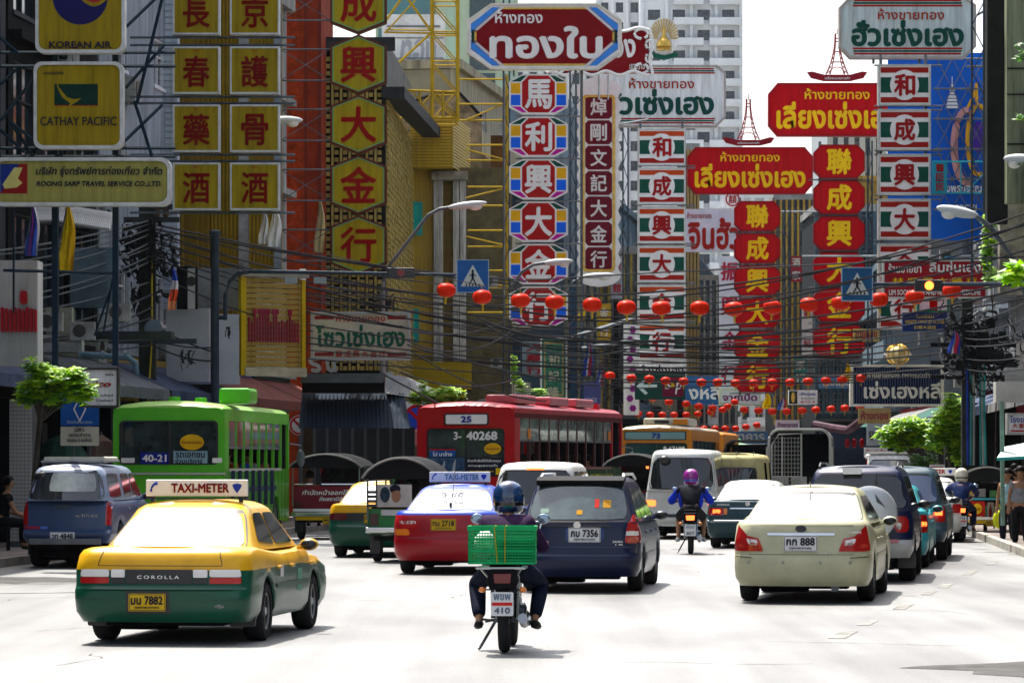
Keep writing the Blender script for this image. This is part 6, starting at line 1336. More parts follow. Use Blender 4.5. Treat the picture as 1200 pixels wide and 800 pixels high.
        for i in range(len(b.v)):
            x, y, z = b.v[i]
            if y > hc.y+.01 and z < hc.z+.04: b.v[i] = (x, hc.y-.03, z if z < hc.z-.1 else max(z, hc.z+.03))
        b.build('hair', HAIR, r, 60)
    return r
def ride_pose(seat=.78, lean=.1, hx=.3, hy=.62, hz=1.02, pegz=.3, kx=.22, kz=.72, footy=.25, ky=.42):
    h = Vector((0,0,seat+.12)); c = h+Vector((0,lean*.8,.36)); n = c+Vector((0,lean*.3,.16)); hd = n+Vector((0,.03,.13))
    J = dict(hip=h, chest=c, neck=n, head=hd)
    for s_, sx in (('l',-1),('r',1)):
        J[s_+'sh'] = c+Vector((sx*.2,.0,.07)); J[s_+'wr'] = Vector((sx*hx,hy,hz)); J[s_+'el'] = mix(J[s_+'sh'], J[s_+'wr'], .5)+Vector((sx*.09,-.06,-.09))
        J[s_+'kn'] = Vector((sx*kx,ky,kz)); J[s_+'an'] = Vector((sx*(kx+.0),footy,pegz)); J[s_+'toe'] = Vector((sx*(kx+.03),footy+.17,pegz-.05))
    return J
def LOW(J):      # bent forward over the handlebar
    h = J['hip']; J['chest'] = h+Vector((0,.22,.3)); J['neck'] = h+Vector((0,.33,.43)); J['head'] = h+Vector((0,.4,.53))
    for s_, sx in (('l',-1),('r',1)): J[s_+'sh'] = J['chest']+Vector((sx*.2,.02,.07))
def walk_pose(h=1.6, step=.1, turn=0, armf=0):
    k = h/1.7; hip = Vector((0,0,.9*k)); c = Vector((0,0,1.27*k)); n = Vector((0,.0,1.44*k)); hd = Vector((0,.02,1.57*k)); J = dict(hip=hip, chest=c, neck=n, head=hd)
    for s_, sx in (('l',-1),('r',1)):
        J[s_+'sh'] = c+Vector((sx*.18*k,0,.1*k)); J[s_+'el'] = c+Vector((sx*.24*k,-.02,-.16*k)); J[s_+'wr'] = c+Vector((sx*.24*k,.05+armf,-.38*k+armf*1.2)); J[s_+'kn'] = Vector((sx*.1*k,sx*step*.5+.02,.48*k)); J[s_+'an'] = Vector((sx*.1*k,sx*step-.02,.08*k)); J[s_+'toe'] = Vector((sx*.12*k,sx*step+.13,.03))
    return J
def bust(label, loc, rz, top, group, hair='short'):
    """a seated passenger of whom only head and shoulders can be seen"""
    J = dict(hip=Vector((0,0,0)), chest=Vector((0,.0,.36)), neck=Vector((0,0,.53)), head=Vector((0,.02,.66)))
    for s_, sx in (('l',-1),('r',1)): J[s_+'sh'] = Vector((sx*.18,0,.44)); J[s_+'el'] = Vector((sx*.24,.05,.2)); J[s_+'wr'] = Vector((sx*.15,.28,.1)); J[s_+'kn'] = Vector((sx*.12,.42,.02)); J[s_+'an'] = Vector((sx*.12,.44,-.4)); J[s_+'toe'] = Vector((sx*.12,.58,-.43))
    return person(label, loc, rz, J, top, (.03,.03,.05), hair=hair, sleeves='short', group=group, hands=False)
# ---------------------------------------------------------------- buses
def arch_wall(b, side, L, W, z0, z1, yws, R, t=.05):
    """lower side wall with wheel openings, in y,z outline extruded"""
    x0, x1 = (W/2-t, W/2) if side > 0 else (-W/2, -W/2+t); pts = [(0,z0)]
    for yw in yws: pts += [(yw-R*cos(a), max(z0, .48+R*sin(a))) for a in [pi*i/10 for i in range(11)]]
    pts += [(L,z0),(L,z1),(0,z1)]; b.extr(pts, x0, x1)
def make_bus(label, loc, rz, L, W, H, body, lower, roofm, o, group=None):
    r = thing('bus', label, 'bus', loc, rz, group); zw0, zw1 = o['win']; h = W/2; yws = o['wy']; hr = H-.12
    b = MB()
    for s_ in (-1,1): arch_wall(b, s_, L, W, .4, zw0, yws, .55)
    b.box(-h+.05, h-.05, L-.06, L, .4, zw0); b.build('lower_body', lower, r)
    b = MB(); b.box(-h+.05, h-.05, .0, .06, .45, o.get('rz0', 1.25)); b.build('rear_panel', o.get('rearm', body), r)
    b = MB()       # pillars, head rails
    for s_ in (-1,1):
        xa, xb = (h-.06,h) if s_ > 0 else (-h,-h+.06)
        b.box(xa, xb, 0, L, zw1, hr); n = o['bays']; yl = o.get('y1', L-1.2); y0 = o.get('y0', .5); b.box(xa, xb, 0, y0, zw0, zw1); b.box(xa, xb, yl, yl+.1, zw0, zw1); b.box(xa, xb, L-.12, L, zw0, zw1)
    b.build('side_panel', body, r)
    pd = mdata(('pil',zw0,zw1,o.get('pilm',body).name), lambda q: q.box(-.03,.03,-.03,.03,zw0,zw1), [o.get('pilm', body)])
    for s_ in (-1,1):
        for i in range(1, n): part('window_pillar', pd, r, (s_*(h-.03), y0+(yl-y0)*i/n, 0))
        MB().box(*((h-.05,h+.012) if s_ > 0 else (-h-.012,-h+.05)), y0, yl, zw0-.04, zw0+.02).build('sill_rail', o.get('railm', STEEL), r)
        zm = mix(zw0, zw1, o.get('mid', .5))
        for i in range(n):
            ya, yb = y0+(yl-y0)*i/n+.03, y0+(yl-y0)*(i+1)/n-.03; xg = s_*(h-.03)
            g_ = MB().box(xg-.01, xg+.01, ya, yb, zm, zw1).build('window', o.get('sglass', o['glass']), r)
            if s_ > 0: MB().box(xg-.02, xg+.02, ya, yb, zm-.02, zm+.02).build('rail', STEEL, g_)
    # roof: crowned, rounded at the eaves
    prof = [(-h,hr-.03),(-h+.03,hr+.04),(-h+.14,H-.03),(-h*.5,H+.03),(0,H+.05),(h*.5,H+.03),(h-.14,H-.03),(h-.03,hr+.04),(h,hr-.03)]
    b = MB(); k = len(prof); ysr = [-.02, .1, .3, L-.3, L-.08, L+.02]; dz = [-.1,-.03,0,0,-.04,-.12]; sc = [.97,.99,1,1,.99,.96]
    b.add([(x*s2, y, z+(d_ if 0 < i < k-1 else 0)) for y, d_, s2 in zip(ysr, dz, sc) for i, (x, z) in enumerate(prof)], [(j*k+i,j*k+i+1,(j+1)*k+i+1,(j+1)*k+i) for j in range(5) for i in range(k-1)]+[tuple(range(k-1,-1,-1)), tuple(range(5*k,6*k))])
    b.build('roof', roofm, r, 50)
    # rear upper: frame round the rear window
    rx, z0, z1 = o['rw']; b = MB(); outer = rrect(-h, h, o.get('rz0',1.25), hr+.02, .16, 4); inner = rrect(-rx, rx, z0, z1, .1, 4)
    b.ring(outer, inner, -.03, .05); b.build('rear_frame', body, r); MB().ring(inner, inset(inner, .035), -.04, .03).build('window_seal', BLK, r)
    g_ = MB().prism(inner, .03, .035).build('rear_window', o['glass'], r); MB().box(-.02,.02,-.01,.03,z0,z1).build('divider', BLK, r)
    MB().box(-h+.08, h-.08, .5, L-.1, .75, .85).box(-h+.06,h-.06,L-.3,L-.25,.8,hr).build('floor', DARK, r); MB().box(-h+.15,h-.15,.3,L-.2,.35,.75).build('chassis', DARK, r)
    pr = None
    for i in range(int((L-2)/.85)):
        for x in (-.8,.8): 
            y = .8+.85*i; d_ = mdata('seatbus', lambda q: (q.box(-.42,.42,-.05,.05,.85,1.6), q.box(-.42,.42,0,.42,1.15,1.25)), [mat((.03,.04,.08), .7)]); part('seat', d_, r, (x,y,0))
    for yw in yws:
        for s_ in (-1,1): wheel(r, s_*(h-.17), yw, .48, .3, 'steel', s_)
    b = MB(); b.tube([(h,L-.1,2.2),(h+.25,L+.15,2.15),(h+.25,L+.15,1.9)], .018).build('mirror_arm', STEEL, r); MB().ell((h+.25,L+.12,1.85), .1,.04,.2, 10, 8).build('mirror', STEEL, r)
    return r
# green bus
GB = paint((.09,.46,.02)); GB2 = paint((.02,.2,.008)); GBR = paint((.35,.6,.15)); BG = mat((.03,.05,.05), .06, 0, .7, 1.6, 0, .8, ior=1.6); 
gb = make_bus('bright green bus with rounded roof behind the blue pickup', rear_at(198, 57.5), DEG(-5), 8.6, 2.3, 2.98, GB, paint((.07,.3,.015)), GBR, dict(win=(1.62,2.62), wy=(2.4,6.7), bays=7, rw=(1.02,1.72,2.62), rz0=.8, rearm=GB2, glass=BG, sglass=mat((.16,.22,.22), .08, 0, .7, 1.2, 0, .8), mid=.45, railm=mat((.5,.5,.46), .4, .3)))
MB().box(-1.17,1.17,-.06,.0,1.52,1.56).build('bumper_rail', mat((.5,.5,.46), .4, .3), gb); MB().box(-.9,-.45,-.05,0,1.02,1.12).box(-1.05,-1.0,-.05,0,.8,1.1).build('rear_lamp', MAROON, gb); MB().box(-1.1,1.1,-.08,.1,.45,.7).build('bumper', BLK, gb)
o_ = MB().box(-.58,.0,-.045,-.04,1.74,1.97).build('route_card', mat((.01,.02,.25), .5), gb); text(o_, '40-21', -.29, 1.855, .5, .15, -.048, WHITE, .03)
o_ = MB().box(.1,.8,-.045,-.04,1.75,2.0).build('notice_card', mat((.25,.4,.45), .5), gb); text(o_, 'รถเอกชน', .45, 1.92, .6, .11, -.048, INK, .02); text(o_, 'ร่วมบริการ', .42, 1.8, .56, .1, -.048, INK, .02)
o_ = MB().prism([(.48+.25*cos(a),2.18+.16*sin(a)) for a in [2*pi*i/20 for i in range(20)]], -.046, -.041).build('yellow_sticker', mat((.7,.4,.01), .5), gb); text(o_, 'รักษาความสะอาด', .48, 2.18, .42, .07, -.05, mat((.3,.1,.01), .5), .01)
MB().prism(rrect(.9,1.1,1.76,1.86,.02), -.045,-.04).build('white_card', WHITE, gb); MB().prism(rrect(-.98,-.7,1.76,1.86,.02), -.045,-.04).build('white_card', WHITE, gb)
MB().box(.85,1.5,1,2,2.98,3.3).build('roof_hatch', GB, gb, bevel=.06); MB().lathe([(.13,0),(.12,.09),(.01,.1)], (.55,.6,3.0), n=14).build('roof_vent', GB, gb)
MB().lathe([(.13,0),(.12,.09),(.01,.1)], (.0,.6,3.02), n=14).build('roof_vent', GB, gb)
for k in range(3):
    b = MB(); b.ell((1.1,1+1.1*k,1.3), .08,.45,.2, 10,6); 
for k in range(16): MB().box(1.152,1.16,.45+.5*k,.47+.5*k,.5,1.58).build('panel_seam', GB2, gb)
cols = [(.3,.33,.34),(.35,.08,.02),(.02,.04,.3),(.3,.3,.32),(.4,.15,.1)]
def in_bus(bus, x, y, z): 
    a = bus.rotation_euler.z; return bus.location+Vector((x*cos(a)-y*sin(a), x*sin(a)+y*cos(a), z))
for k in range(5): bust(f'passenger in {("grey","brown","blue","white","orange")[k]} shirt at the green bus side window', in_bus(gb, .78, 1.1+1.35*k, 1.25), gb.rotation_euler.z, cols[k], 'passengers in the green bus', 'short' if k%2 else 'long')
# red bus
RB = paint((.42,.002,.007)); RB2 = paint((.25,.02,.02)); RRF = paint((.5,.2,.18)); BG2 = mat((.05,.07,.065), .06, 0, .6, 1.2, 0, .8, ior=1.6)
rb = make_bus('red and cream city bus with ribbed windows full of passengers', rear_at(546, 47.5), DEG(-15.5), 11.2, 2.5, 3.22, RB, mat((.012,.05,.02), .5, 0, .2), paint((.42,.03,.05)), dict(win=(1.62,2.86), wy=(3.2,8.6), bays=10, rw=(1.0,1.45,2.6), rz0=1.0, rearm=RB, glass=BG2, sglass=mat((.25,.32,.29), .08, 0, .6, 1.0, 0, .8), mid=.55, pilm=paint((.07,.015,.015)), railm=paint((.2,.02,.02))))
MB().prism(rrect(-.55,.6,2.68,2.97,.05), -.06,-.03).build('destination_box', BLK, rb); o_ = MB().prism(rrect(-.5,.56,2.71,2.94,.04), -.07,-.06).build('route_board', WHITE, rb); text(o_, '25', .03, 2.825, .28, .16, -.075, mat((.02,.03,.3), .5), .04)
text(rb, '3-', -.2, 2.42, .2, .2, -.046, WHITE, .03); text(rb, '40268', .42, 2.42, .8, .22, -.046, WHITE, .04)
o_ = MB().prism(rrect(-.92,-.26,1.9,2.06,.01), -.05,-.045).build('place_card', mat((.01,.1,.35), .5), rb); text(o_, 'ไป นาช้าง', -.59, 1.97, .5, .11, -.054, WHITE, .02); MB().box(-.92,-.26,-.055,-.05,2.06,2.09).build('card_edge', RED, o_)
o_ = MB().box(-.99,-.02,-.05,-.045,1.42,1.88).build('poster', mat((.05,.1,.2), .5, 0, .8, 3), rb)
for x, h_ in ((-.82,.3),(-.6,.36),(-.32,.4)): MB().tube([(x,-.055,1.44),(x+.04,-.055,1.44+h_*.7),(x+.07,-.055,1.44+h_)], [.05,.035,.01], 6).build('poster_shape', mat((.35,.38,.42), .5) if h_ > .32 else mat((.02,.03,.06), .5), o_)
o_ = MB().box(0.0,.98,-.05,-.045,1.42,1.88).build('poster', INK, rb); text(o_, 'ช่วยกำจัดให้มีเงินหมุน', .48, 1.8, .85, .09, -.055, WHITE, .02); text(o_, 'ความสุขสากลทั่ว', .45, 1.68, .75, .08, -.055, WHITE, .02); text(o_, 'ปลอดภัยทุกการเดินทาง', .42, 1.54, .6, .06, -.055, YELC, .01); MB().box(.78,.93,-.055,-.05,1.46,1.62).build('logo_block', YELC, o_)
o_ = MB().prism([(.7+.22*cos(a),2.1+.14*sin(a)) for a in [2*pi*i/20 for i in range(20)]], -.05, -.045).build('yellow_sticker', mat((.7,.4,.01), .5), rb); text(o_, 'บริการประชาชน', .7, 2.1, .36, .06, -.054, mat((.3,.1,.01), .5), .01)
for y in (.5,3.8,6.5): MB().box(.35,1.15,y,y+1.9,3.22,3.44).build('roof_duct', paint((.5,.12,.14)), rb, bevel=.05)
MB().box(.9,1.1,9,9.3,3.2,3.35).build('roof_vent', RB, rb)
MB().box(1.25,1.262,.6,10,.95,1.45).build('advert_panel', mat((.4,.4,.03), .5, 0, .7, 2.5), rb); MB().box(1.25,1.27,.0,11.1,2.86,2.98).build('eave_trim', mat((.1,.012,.012), .5), rb)
for k in range(2): MB().box(1.26,1.3,1.2+8.3*k,1.35+8.3*k,2.35,2.6).build('side_lamp', AMBER, rb)
for k in range(8): bust(f'{ORD[k]} passenger from the back along the red bus windows', in_bus(rb, .8, 1.3+1.1*k, 1.15), rb.rotation_euler.z, [(.4,.4,.42),(.03,.08,.25),(.3,.22,.2),(.45,.45,.47)][k%4], 'passengers in the red bus', 'short' if k%3 else 'long')
# orange bus
OB = paint((.62,.22,.01)); ob = make_bus('orange city bus with grey roof unit beyond the red bus', rear_at(769, 34), DEG(-8.5), 11, 2.45, 3.0, OB, OB, paint((.5,.42,.3)), dict(win=(1.5,2.5), wy=(3.2,8.4), bays=6, rw=(1.08,1.75,2.42), rz0=.6, rearm=OB, glass=mat((.02,.07,.07), .08, 0, .5, 1.2, 0, .6), mid=.05, pilm=mat((.02,.02,.02), .5)))
MB().prism(rrect(-1.1,1.05,2.52,2.82,.03), -.06,-.03).build('destination_box', BLK, ob); o_ = MB().prism(rrect(-1.06,1.0,2.55,2.79,.02), -.07,-.06).build('route_board', mat((.2,.35,.35), .4), ob); text(o_, '73', .0, 2.67, .3, .18, -.075, mat((.02,.05,.3), .5), .04)
text(ob, '8-67109', .62, 2.22, .75, .17, -.046, WHITE, .04); MB().prism([(.35+.2*cos(a),1.95+.14*sin(a)) for a in [2*pi*i/16 for i in range(16)]], -.05, -.045).build('yellow_sticker', mat((.7,.4,.01), .5), ob)
for k in range(5): MB().box(-.2,.9,-.05,-.02,1.05+.09*k,1.1+.09*k).build('vent_slat', mat((.3,.1,.01), .6), ob)
MB().box(-.5,1.1,.4,3.4,3.0,3.28).build('air_unit', paint((.5,.48,.36)), ob, bevel=.08); MB().box(-.1,.4,.36,.4,3.1,3.2).build('grille', BLK, ob); MB().box(.55,1.05,.37,.4,3.06,3.24).build('panel', OB, ob)
b2 = make_bus('small orange bus just ahead of the larger orange bus', rear_at(815, 30), DEG(-8), 8, 2.2, 2.95, OB, OB, OB, dict(win=(1.5,2.4), wy=(2.4,6.4), bays=5, rw=(.9,1.6,2.4), rz0=.6, glass=BG, mid=.05))
b3 = make_bus('far green and white bus with a rounded roof light ahead', rear_at(845, 26), DEG(-7), 8, 2.4, 2.6, paint((.05,.4,.1)), paint((.05,.15,.3)), paint((.3,.5,.3)), dict(win=(1.4,2.2), wy=(2.2,6.2), bays=5, rw=(1.05,1.5,2.25), rz0=.6, glass=mat((.02,.1,.2), .1, 0, .3, 1, 0, .6), mid=.05))
MB().ell((.3,1,2.7), .6,.5,.2, 14, 8).build('roof_dome', paint((.1,.5,.15)), b3)
# ---------------------------------------------------------------- caged truck and dark canopy truck
def cage_truck(label, loc, rz, W, H, L, frm, dark=False):
    r = thing('truck', label, 'truck', loc, rz); h = W/2
    prof = lambda k=0: [(-h+k,1.0),(-h+k,H-.35)]+[(-h+k+(.3)*(1-cos(a)), H-.35+(.35-k)*sin(a)) for a in [pi/2*i/5 for i in range(1,6)]]+[(h-k-.3*(1-cos(a)), H-.35+(.35-k)*sin(a)) for a in [pi/2*i/5 for i in range(5,0,-1)]]+[(h-k,H-.35),(h-k,1.0)]
    P_ = prof(); P_.reverse()
    b = MB(); Q = prof(); n = len(Q); b.add([(x,0,z) for x,z in Q]+[(x,L,z) for x,z in Q], [(i,i+1,n+i+1,n+i) for i in range(n-1)]); b.build('canopy', mat((.16,.17,.16) if not dark else (.02,.022,.024), .8, 0, .3), r)
    b = MB(); b.tube([(x,0,z) for x,z in Q], .045, 6); b.build('end_hoop', frm, r)
    MB().box(-h+.05,h-.05,L-.06,L,.9,H-.1).build('front_wall', mat((.02,.022,.03), .8, 0, .3), r)
    MB().box(-h,h,-.04,.03,.55,1.02).build('tailgate', frm, r); MB().box(-h,h,.0,L,.8,.9).build('deck', DARK, r)
    if not dark:
        b = MB(); x0, x1 = -h+.08, .05
        for i in range(10): x = x0+(x1-x0)*i/9; b.box(x-.008,x+.008,-.03,-.015,.95,H-.22 if i > 1 else H-.42)
        for j in range(13): z = 1.0+(H-1.25)*j/12; b.box(x0,x1,-.032,-.018,z-.008,z+.008)
        b.build('mesh_gate', mat((.3,.31,.28), .6, .3), r); MB().tube([(x0+.3,-.04,.95),(x0+.3,-.04,H-.2)], .025).tube([(x1,-.04,.95),(x1,-.04,H-.12),(x0+.2,-.04,H-.14),(x0,-.04,H-.45),(x0,-.04,.95)], .03).tube([(x0,-.04,1.35),(x1,-.04,1.35)], .02).build('gate_frame', frm, r)
        for k in range(4): MB().box(-h+.1+.52*k,-h+.55+.52*k,.1,.5,.9,1.35).build('crate', mat((.45,.45,.42) if k != 2 else (.04,.04,.04), .6), r)
        for s_ in (-1,1): MB().tube([(s_*(h+.05),-.05,.9),(s_*(h+.05),-.05,H-.5)], .035).tube([(s_*(h+.05),-.1,1.7),(s_*(h+.12),-.1,1.6)], .04).build('hinge_post', frm, r)
    MB().box(-h+.1,h-.1,L+.1,L+1.6,.5,H-.45).build('cab', mat((.35,.37,.35), .5), r, bevel=.08); MB().box(-.4,.4,.2,L+1.2,.45,.8).build('chassis', DARK, r)
    for y in (1.0, L+.9):
        for s_ in (-1,1): wheel(r, s_*(h-.2), y, .4, .24, 'steel', s_)
    for s_ in (-1,1): MB().box(s_*(h-.2)-.1,s_*(h-.2)+.1,-.06,-.04,.6,.7).build('tail_lamp', REDL, r)
    return r
cage_truck('pale framed truck with open mesh cage gate and dark inside', rear_at(937, 41), DEG(-7), 1.75, 2.7, 3.6, mat((.42,.43,.4), .5, 0, .2))
cage_truck('black canvas covered truck between the far bus and the cage truck', rear_at(878, 36), DEG(-7), 1.6, 2.45, 3, mat((.03,.03,.032), .6), True)
# ---------------------------------------------------------------- tuk tuks
def tuktuk(label, loc, rz, body, W=1.3, H=1.82, poster=None, rear='bench', canopy=(.012,.013,.014), L=2.6, canr=.28):
    r = thing('tuk_tuk', label, 'tuk tuk', loc, rz); h = W/2; hc = H-canr
    pf = [(-h-.08+ (W+.16)*i/12, hc+canr*sin(pi*i/12)**.7) for i in range(13)]
    b = MB(); n = 13; b.add([(x,y,z+dz) for y, dz in ((-.15,-.03),(.3,0),(L*.7,0),(L*.92,-.08)) for x,z in pf], [(j*n+i,j*n+i+1,(j+1)*n+i+1,(j+1)*n+i) for j in range(3) for i in range(n-1)]); b.build('canopy', mat(canopy, .7, 0, .2), r, 60)
    MB().prism([(x*.97,z-.04) for x,z in reversed(pf)], -.11, -.09).build('dome_shade_panel', mat(canopy, .8, 0, .2), r)  # upright dark panel standing in for the shade inside the dome
    b = MB(); b.tube([(x,-.15,z-.03) for x,z in pf], .025, 5); b.build('canopy_edge', mat((.2,.2,.19), .5), r)
    for k in range(3): MB().tube([(x,.3+.5*k,z-.03) for x,z in pf], .012, 4).build('canopy_rib', mat((.1,.03,.02) if k else (.25,.25,.24), .6), r)
    for sx in (-1,1):
        for y, zz in ((.0,.75),(1.1,.6),(L*.88,.7)): MB().tube([(sx*h,y,zz),(sx*h,y,hc+.02)], .018).build('roof_post', mat((.15,.2,.16), .5, .3), r)
    b = MB(); b.box(-h,h,0,.08,.5,.95); b.extr([(.0,.5),(1.3,.45),(1.3,.6),(.9,.85),(.0,.95)], -h, -h+.05); b.extr([(.0,.5),(1.3,.45),(1.3,.6),(.9,.85),(.0,.95)], h-.05, h); b.build('body', body, r)
    MB().box(-h+.06,h-.06,.08,.65,.5,.62).box(-h+.06,h-.06,.08,.2,.6,1.02).build('rear_seat', mat((.15,.01,.02), .6), r); MB().box(-h+.1,h-.1,.1,1.9,.38,.46).build('floor', DARK, r)
    MB().box(-.3,.3,1.25,1.55,.55,.66).box(-.28,.28,1.2,1.27,.65,.95).build('driver_seat', DARK, r)
    b = MB(); b.extr([(1.75,.4),(2.25,.5),(2.3,.8),(2.15,1.0),(1.85,.95)], -.42, .42); b.build('nose_panel', body, r, bevel=.05); MB().add([(-.45,2.1,1.0),(.45,2.1,1.0),(.5,1.95,hc),(-.5,1.95,hc)], [(0,1,2,3)]).build('windscreen', GLASS, r)
    MB().tube([(-.35,1.75,1.05),(.35,1.75,1.05)], .018).tube([(0,1.75,1.05),(0,2.1,.6)], .02).build('handlebar', BLK, r)
    MB().box(-h-.03,h+.03,-.1,-.02,.52,.62).build('rear_bumper', CHROME, r, bevel=.015)
    for sx in (-1,1): MB().box(sx*(h-.12)-.07,sx*(h-.12)+.07,-.03,.0,.66,.86).build('tail_lamp', mat((.05,.01,.01), .3), r); wheel(r, sx*(h-.1), .55, .24, .14, 'steel', sx); MB().prism(rrect(sx*(h-.1)-.09,sx*(h-.1)+.09,.15,.5,.03), .2,.22).build('mud_flap', BLK, r)
    wheel(r, 0, 2.15, .24, .13, 'steel', 1); plate(r, .12, -.12, .42, 'พญ 18', True, w_=.34, h=.16)
    return r
t = tuktuk('green tuk tuk with domed dark canopy and a face poster on its back', rear_at(470, 66), DEG(-6), paint((.01,.2,.04)), 1.2, 1.88, canr=.36)
o_ = MB().box(-.42,.2,-.06,-.05,.98,1.38).build('poster', mat((.5,.5,.45), .5, 0, .3, 3), t)
MB().ell((-.08,-.065,1.18), .085,.01,.12, 12,8).build('poster_face', mat((.3,.16,.1), .6), o_); MB().ell((-.1,-.06,1.3), .1,.012,.08, 12,8).build('poster_hat', INK, o_); MB().ell((-.28,-.06,1.2), .09,.01,.14, 12,8).build('poster_hair', mat((.03,.06,.09), .6, 0, .8, 20), o_)
MB().box(-.35,.55,-.05,-.03,.83,.93).build('chrome_strip', mat((.5,.52,.5), .3), t); 
for k in range(4): MB().box(-.6,-.42,-.12,-.02,.98+.08*k,1.03+.08*k).build('rack_bar', BLK, t)
bust('tuk tuk driver with bushy dark hair under the domed canopy', in_bus(t, .1, 1.3, .62), t.rotation_euler.z, (.05,.05,.06), None, 'long')
t = tuktuk('maroon backed tuk tuk with dark canopy beside the green bus', rear_at(382, 51), DEG(-7), paint((.2,.01,.02)), 1.55, 1.98, canr=.3)
o_ = MB().box(-.74,.72,-.03,-.01,.72,1.22).build('advert_panel', paint((.16,.006,.02)), t); text(o_, 'ทำนัดหน้าออกใจ้', .0, 1.08, 1.1, .12, -.035, WHITE, .02, .2); text(o_, 'ถึงสถานีสีลม', .2, .93, .7, .1, -.035, WHITE, .02, .2)
MB().tube([(-.74,-.03,1.26),(-.3,-.03,1.26)], .02).tube([(-.1,-.03,1.26),(.72,-.03,1.26)], .02).build('seat_rail', CHROME, t); MB().box(-.76,.74,-.06,-.02,.64,.7).build('white_strip', WHITE, t); MB().box(-.7,.7,-.05,-.02,.44,.53).build('yellow_strip', YELC, t)
bust('passenger in an orange shirt in the maroon tuk tuk', in_bus(t, -.42, .25, .75), t.rotation_euler.z, (.5,.12,.02), None)
t = tuktuk('dark tuk tuk with a curved canopy between the minivan and the white van', rear_at(742, 45), DEG(-7), paint((.01,.02,.1)), 1.4, 2.0, canr=.3)
MB().box(.35,.42,-.16,-.14,1.6,1.66).build('brake_lamp', LAMPON, t)
t = tuktuk('tuk tuk food cart with dark domed canopy, red panel and bottle poster', rear_at(1157, 50), DEG(-6), paint((.02,.2,.08)), 2.0, 2.12, canr=.42); t.scale = (.66,.66,.79)
MB().box(-.98,.98,-.06,-.02,1.12,1.18).build('aqua_rail', mat((.05,.35,.4), .5), t); o_ = MB().prism(rrect(-.66,-.08,.55,1.08,.05), -.05,-.02).build('red_panel', mat((.5,.02,.01), .5), t); MB().prism(disc(.16,16,-.35,.86), -.06,-.05).build('yellow_disc', YELC, o_); text(o_, 'เย็นซ่า', -.35, .86, .24, .09, -.065, mat((.3,.01,.01), .5), .03); text(o_, 'ขายดี', -.35, .63, .3, .05, -.06, YELC, .02)
o_ = MB().box(-.0,.22,-.05,-.02,.55,1.05).build('bottle_poster', mat((.3,.25,.2), .5), t); MB().lathe([(.05,.56),(.06,.75),(.05,.85),(.02,.93),(.02,1.0)], (.11,-.05,0), n=10).build('bottle_print', mat((.12,.01,.01), .4), o_)
MB().box(-.98,.2,-.05,-.02,.42,.52).build('yellow_strip', YELC, t)
for k in range(4): MB().box(-.7+.4*k,-.45+.4*k,.3,.6,1.2,1.4+.05*(k%2)).build('food_box', mat([(.5,.3,.05),(.3,.3,.3),(.1,.3,.1),(.4,.1,.05)][k], .6), t)
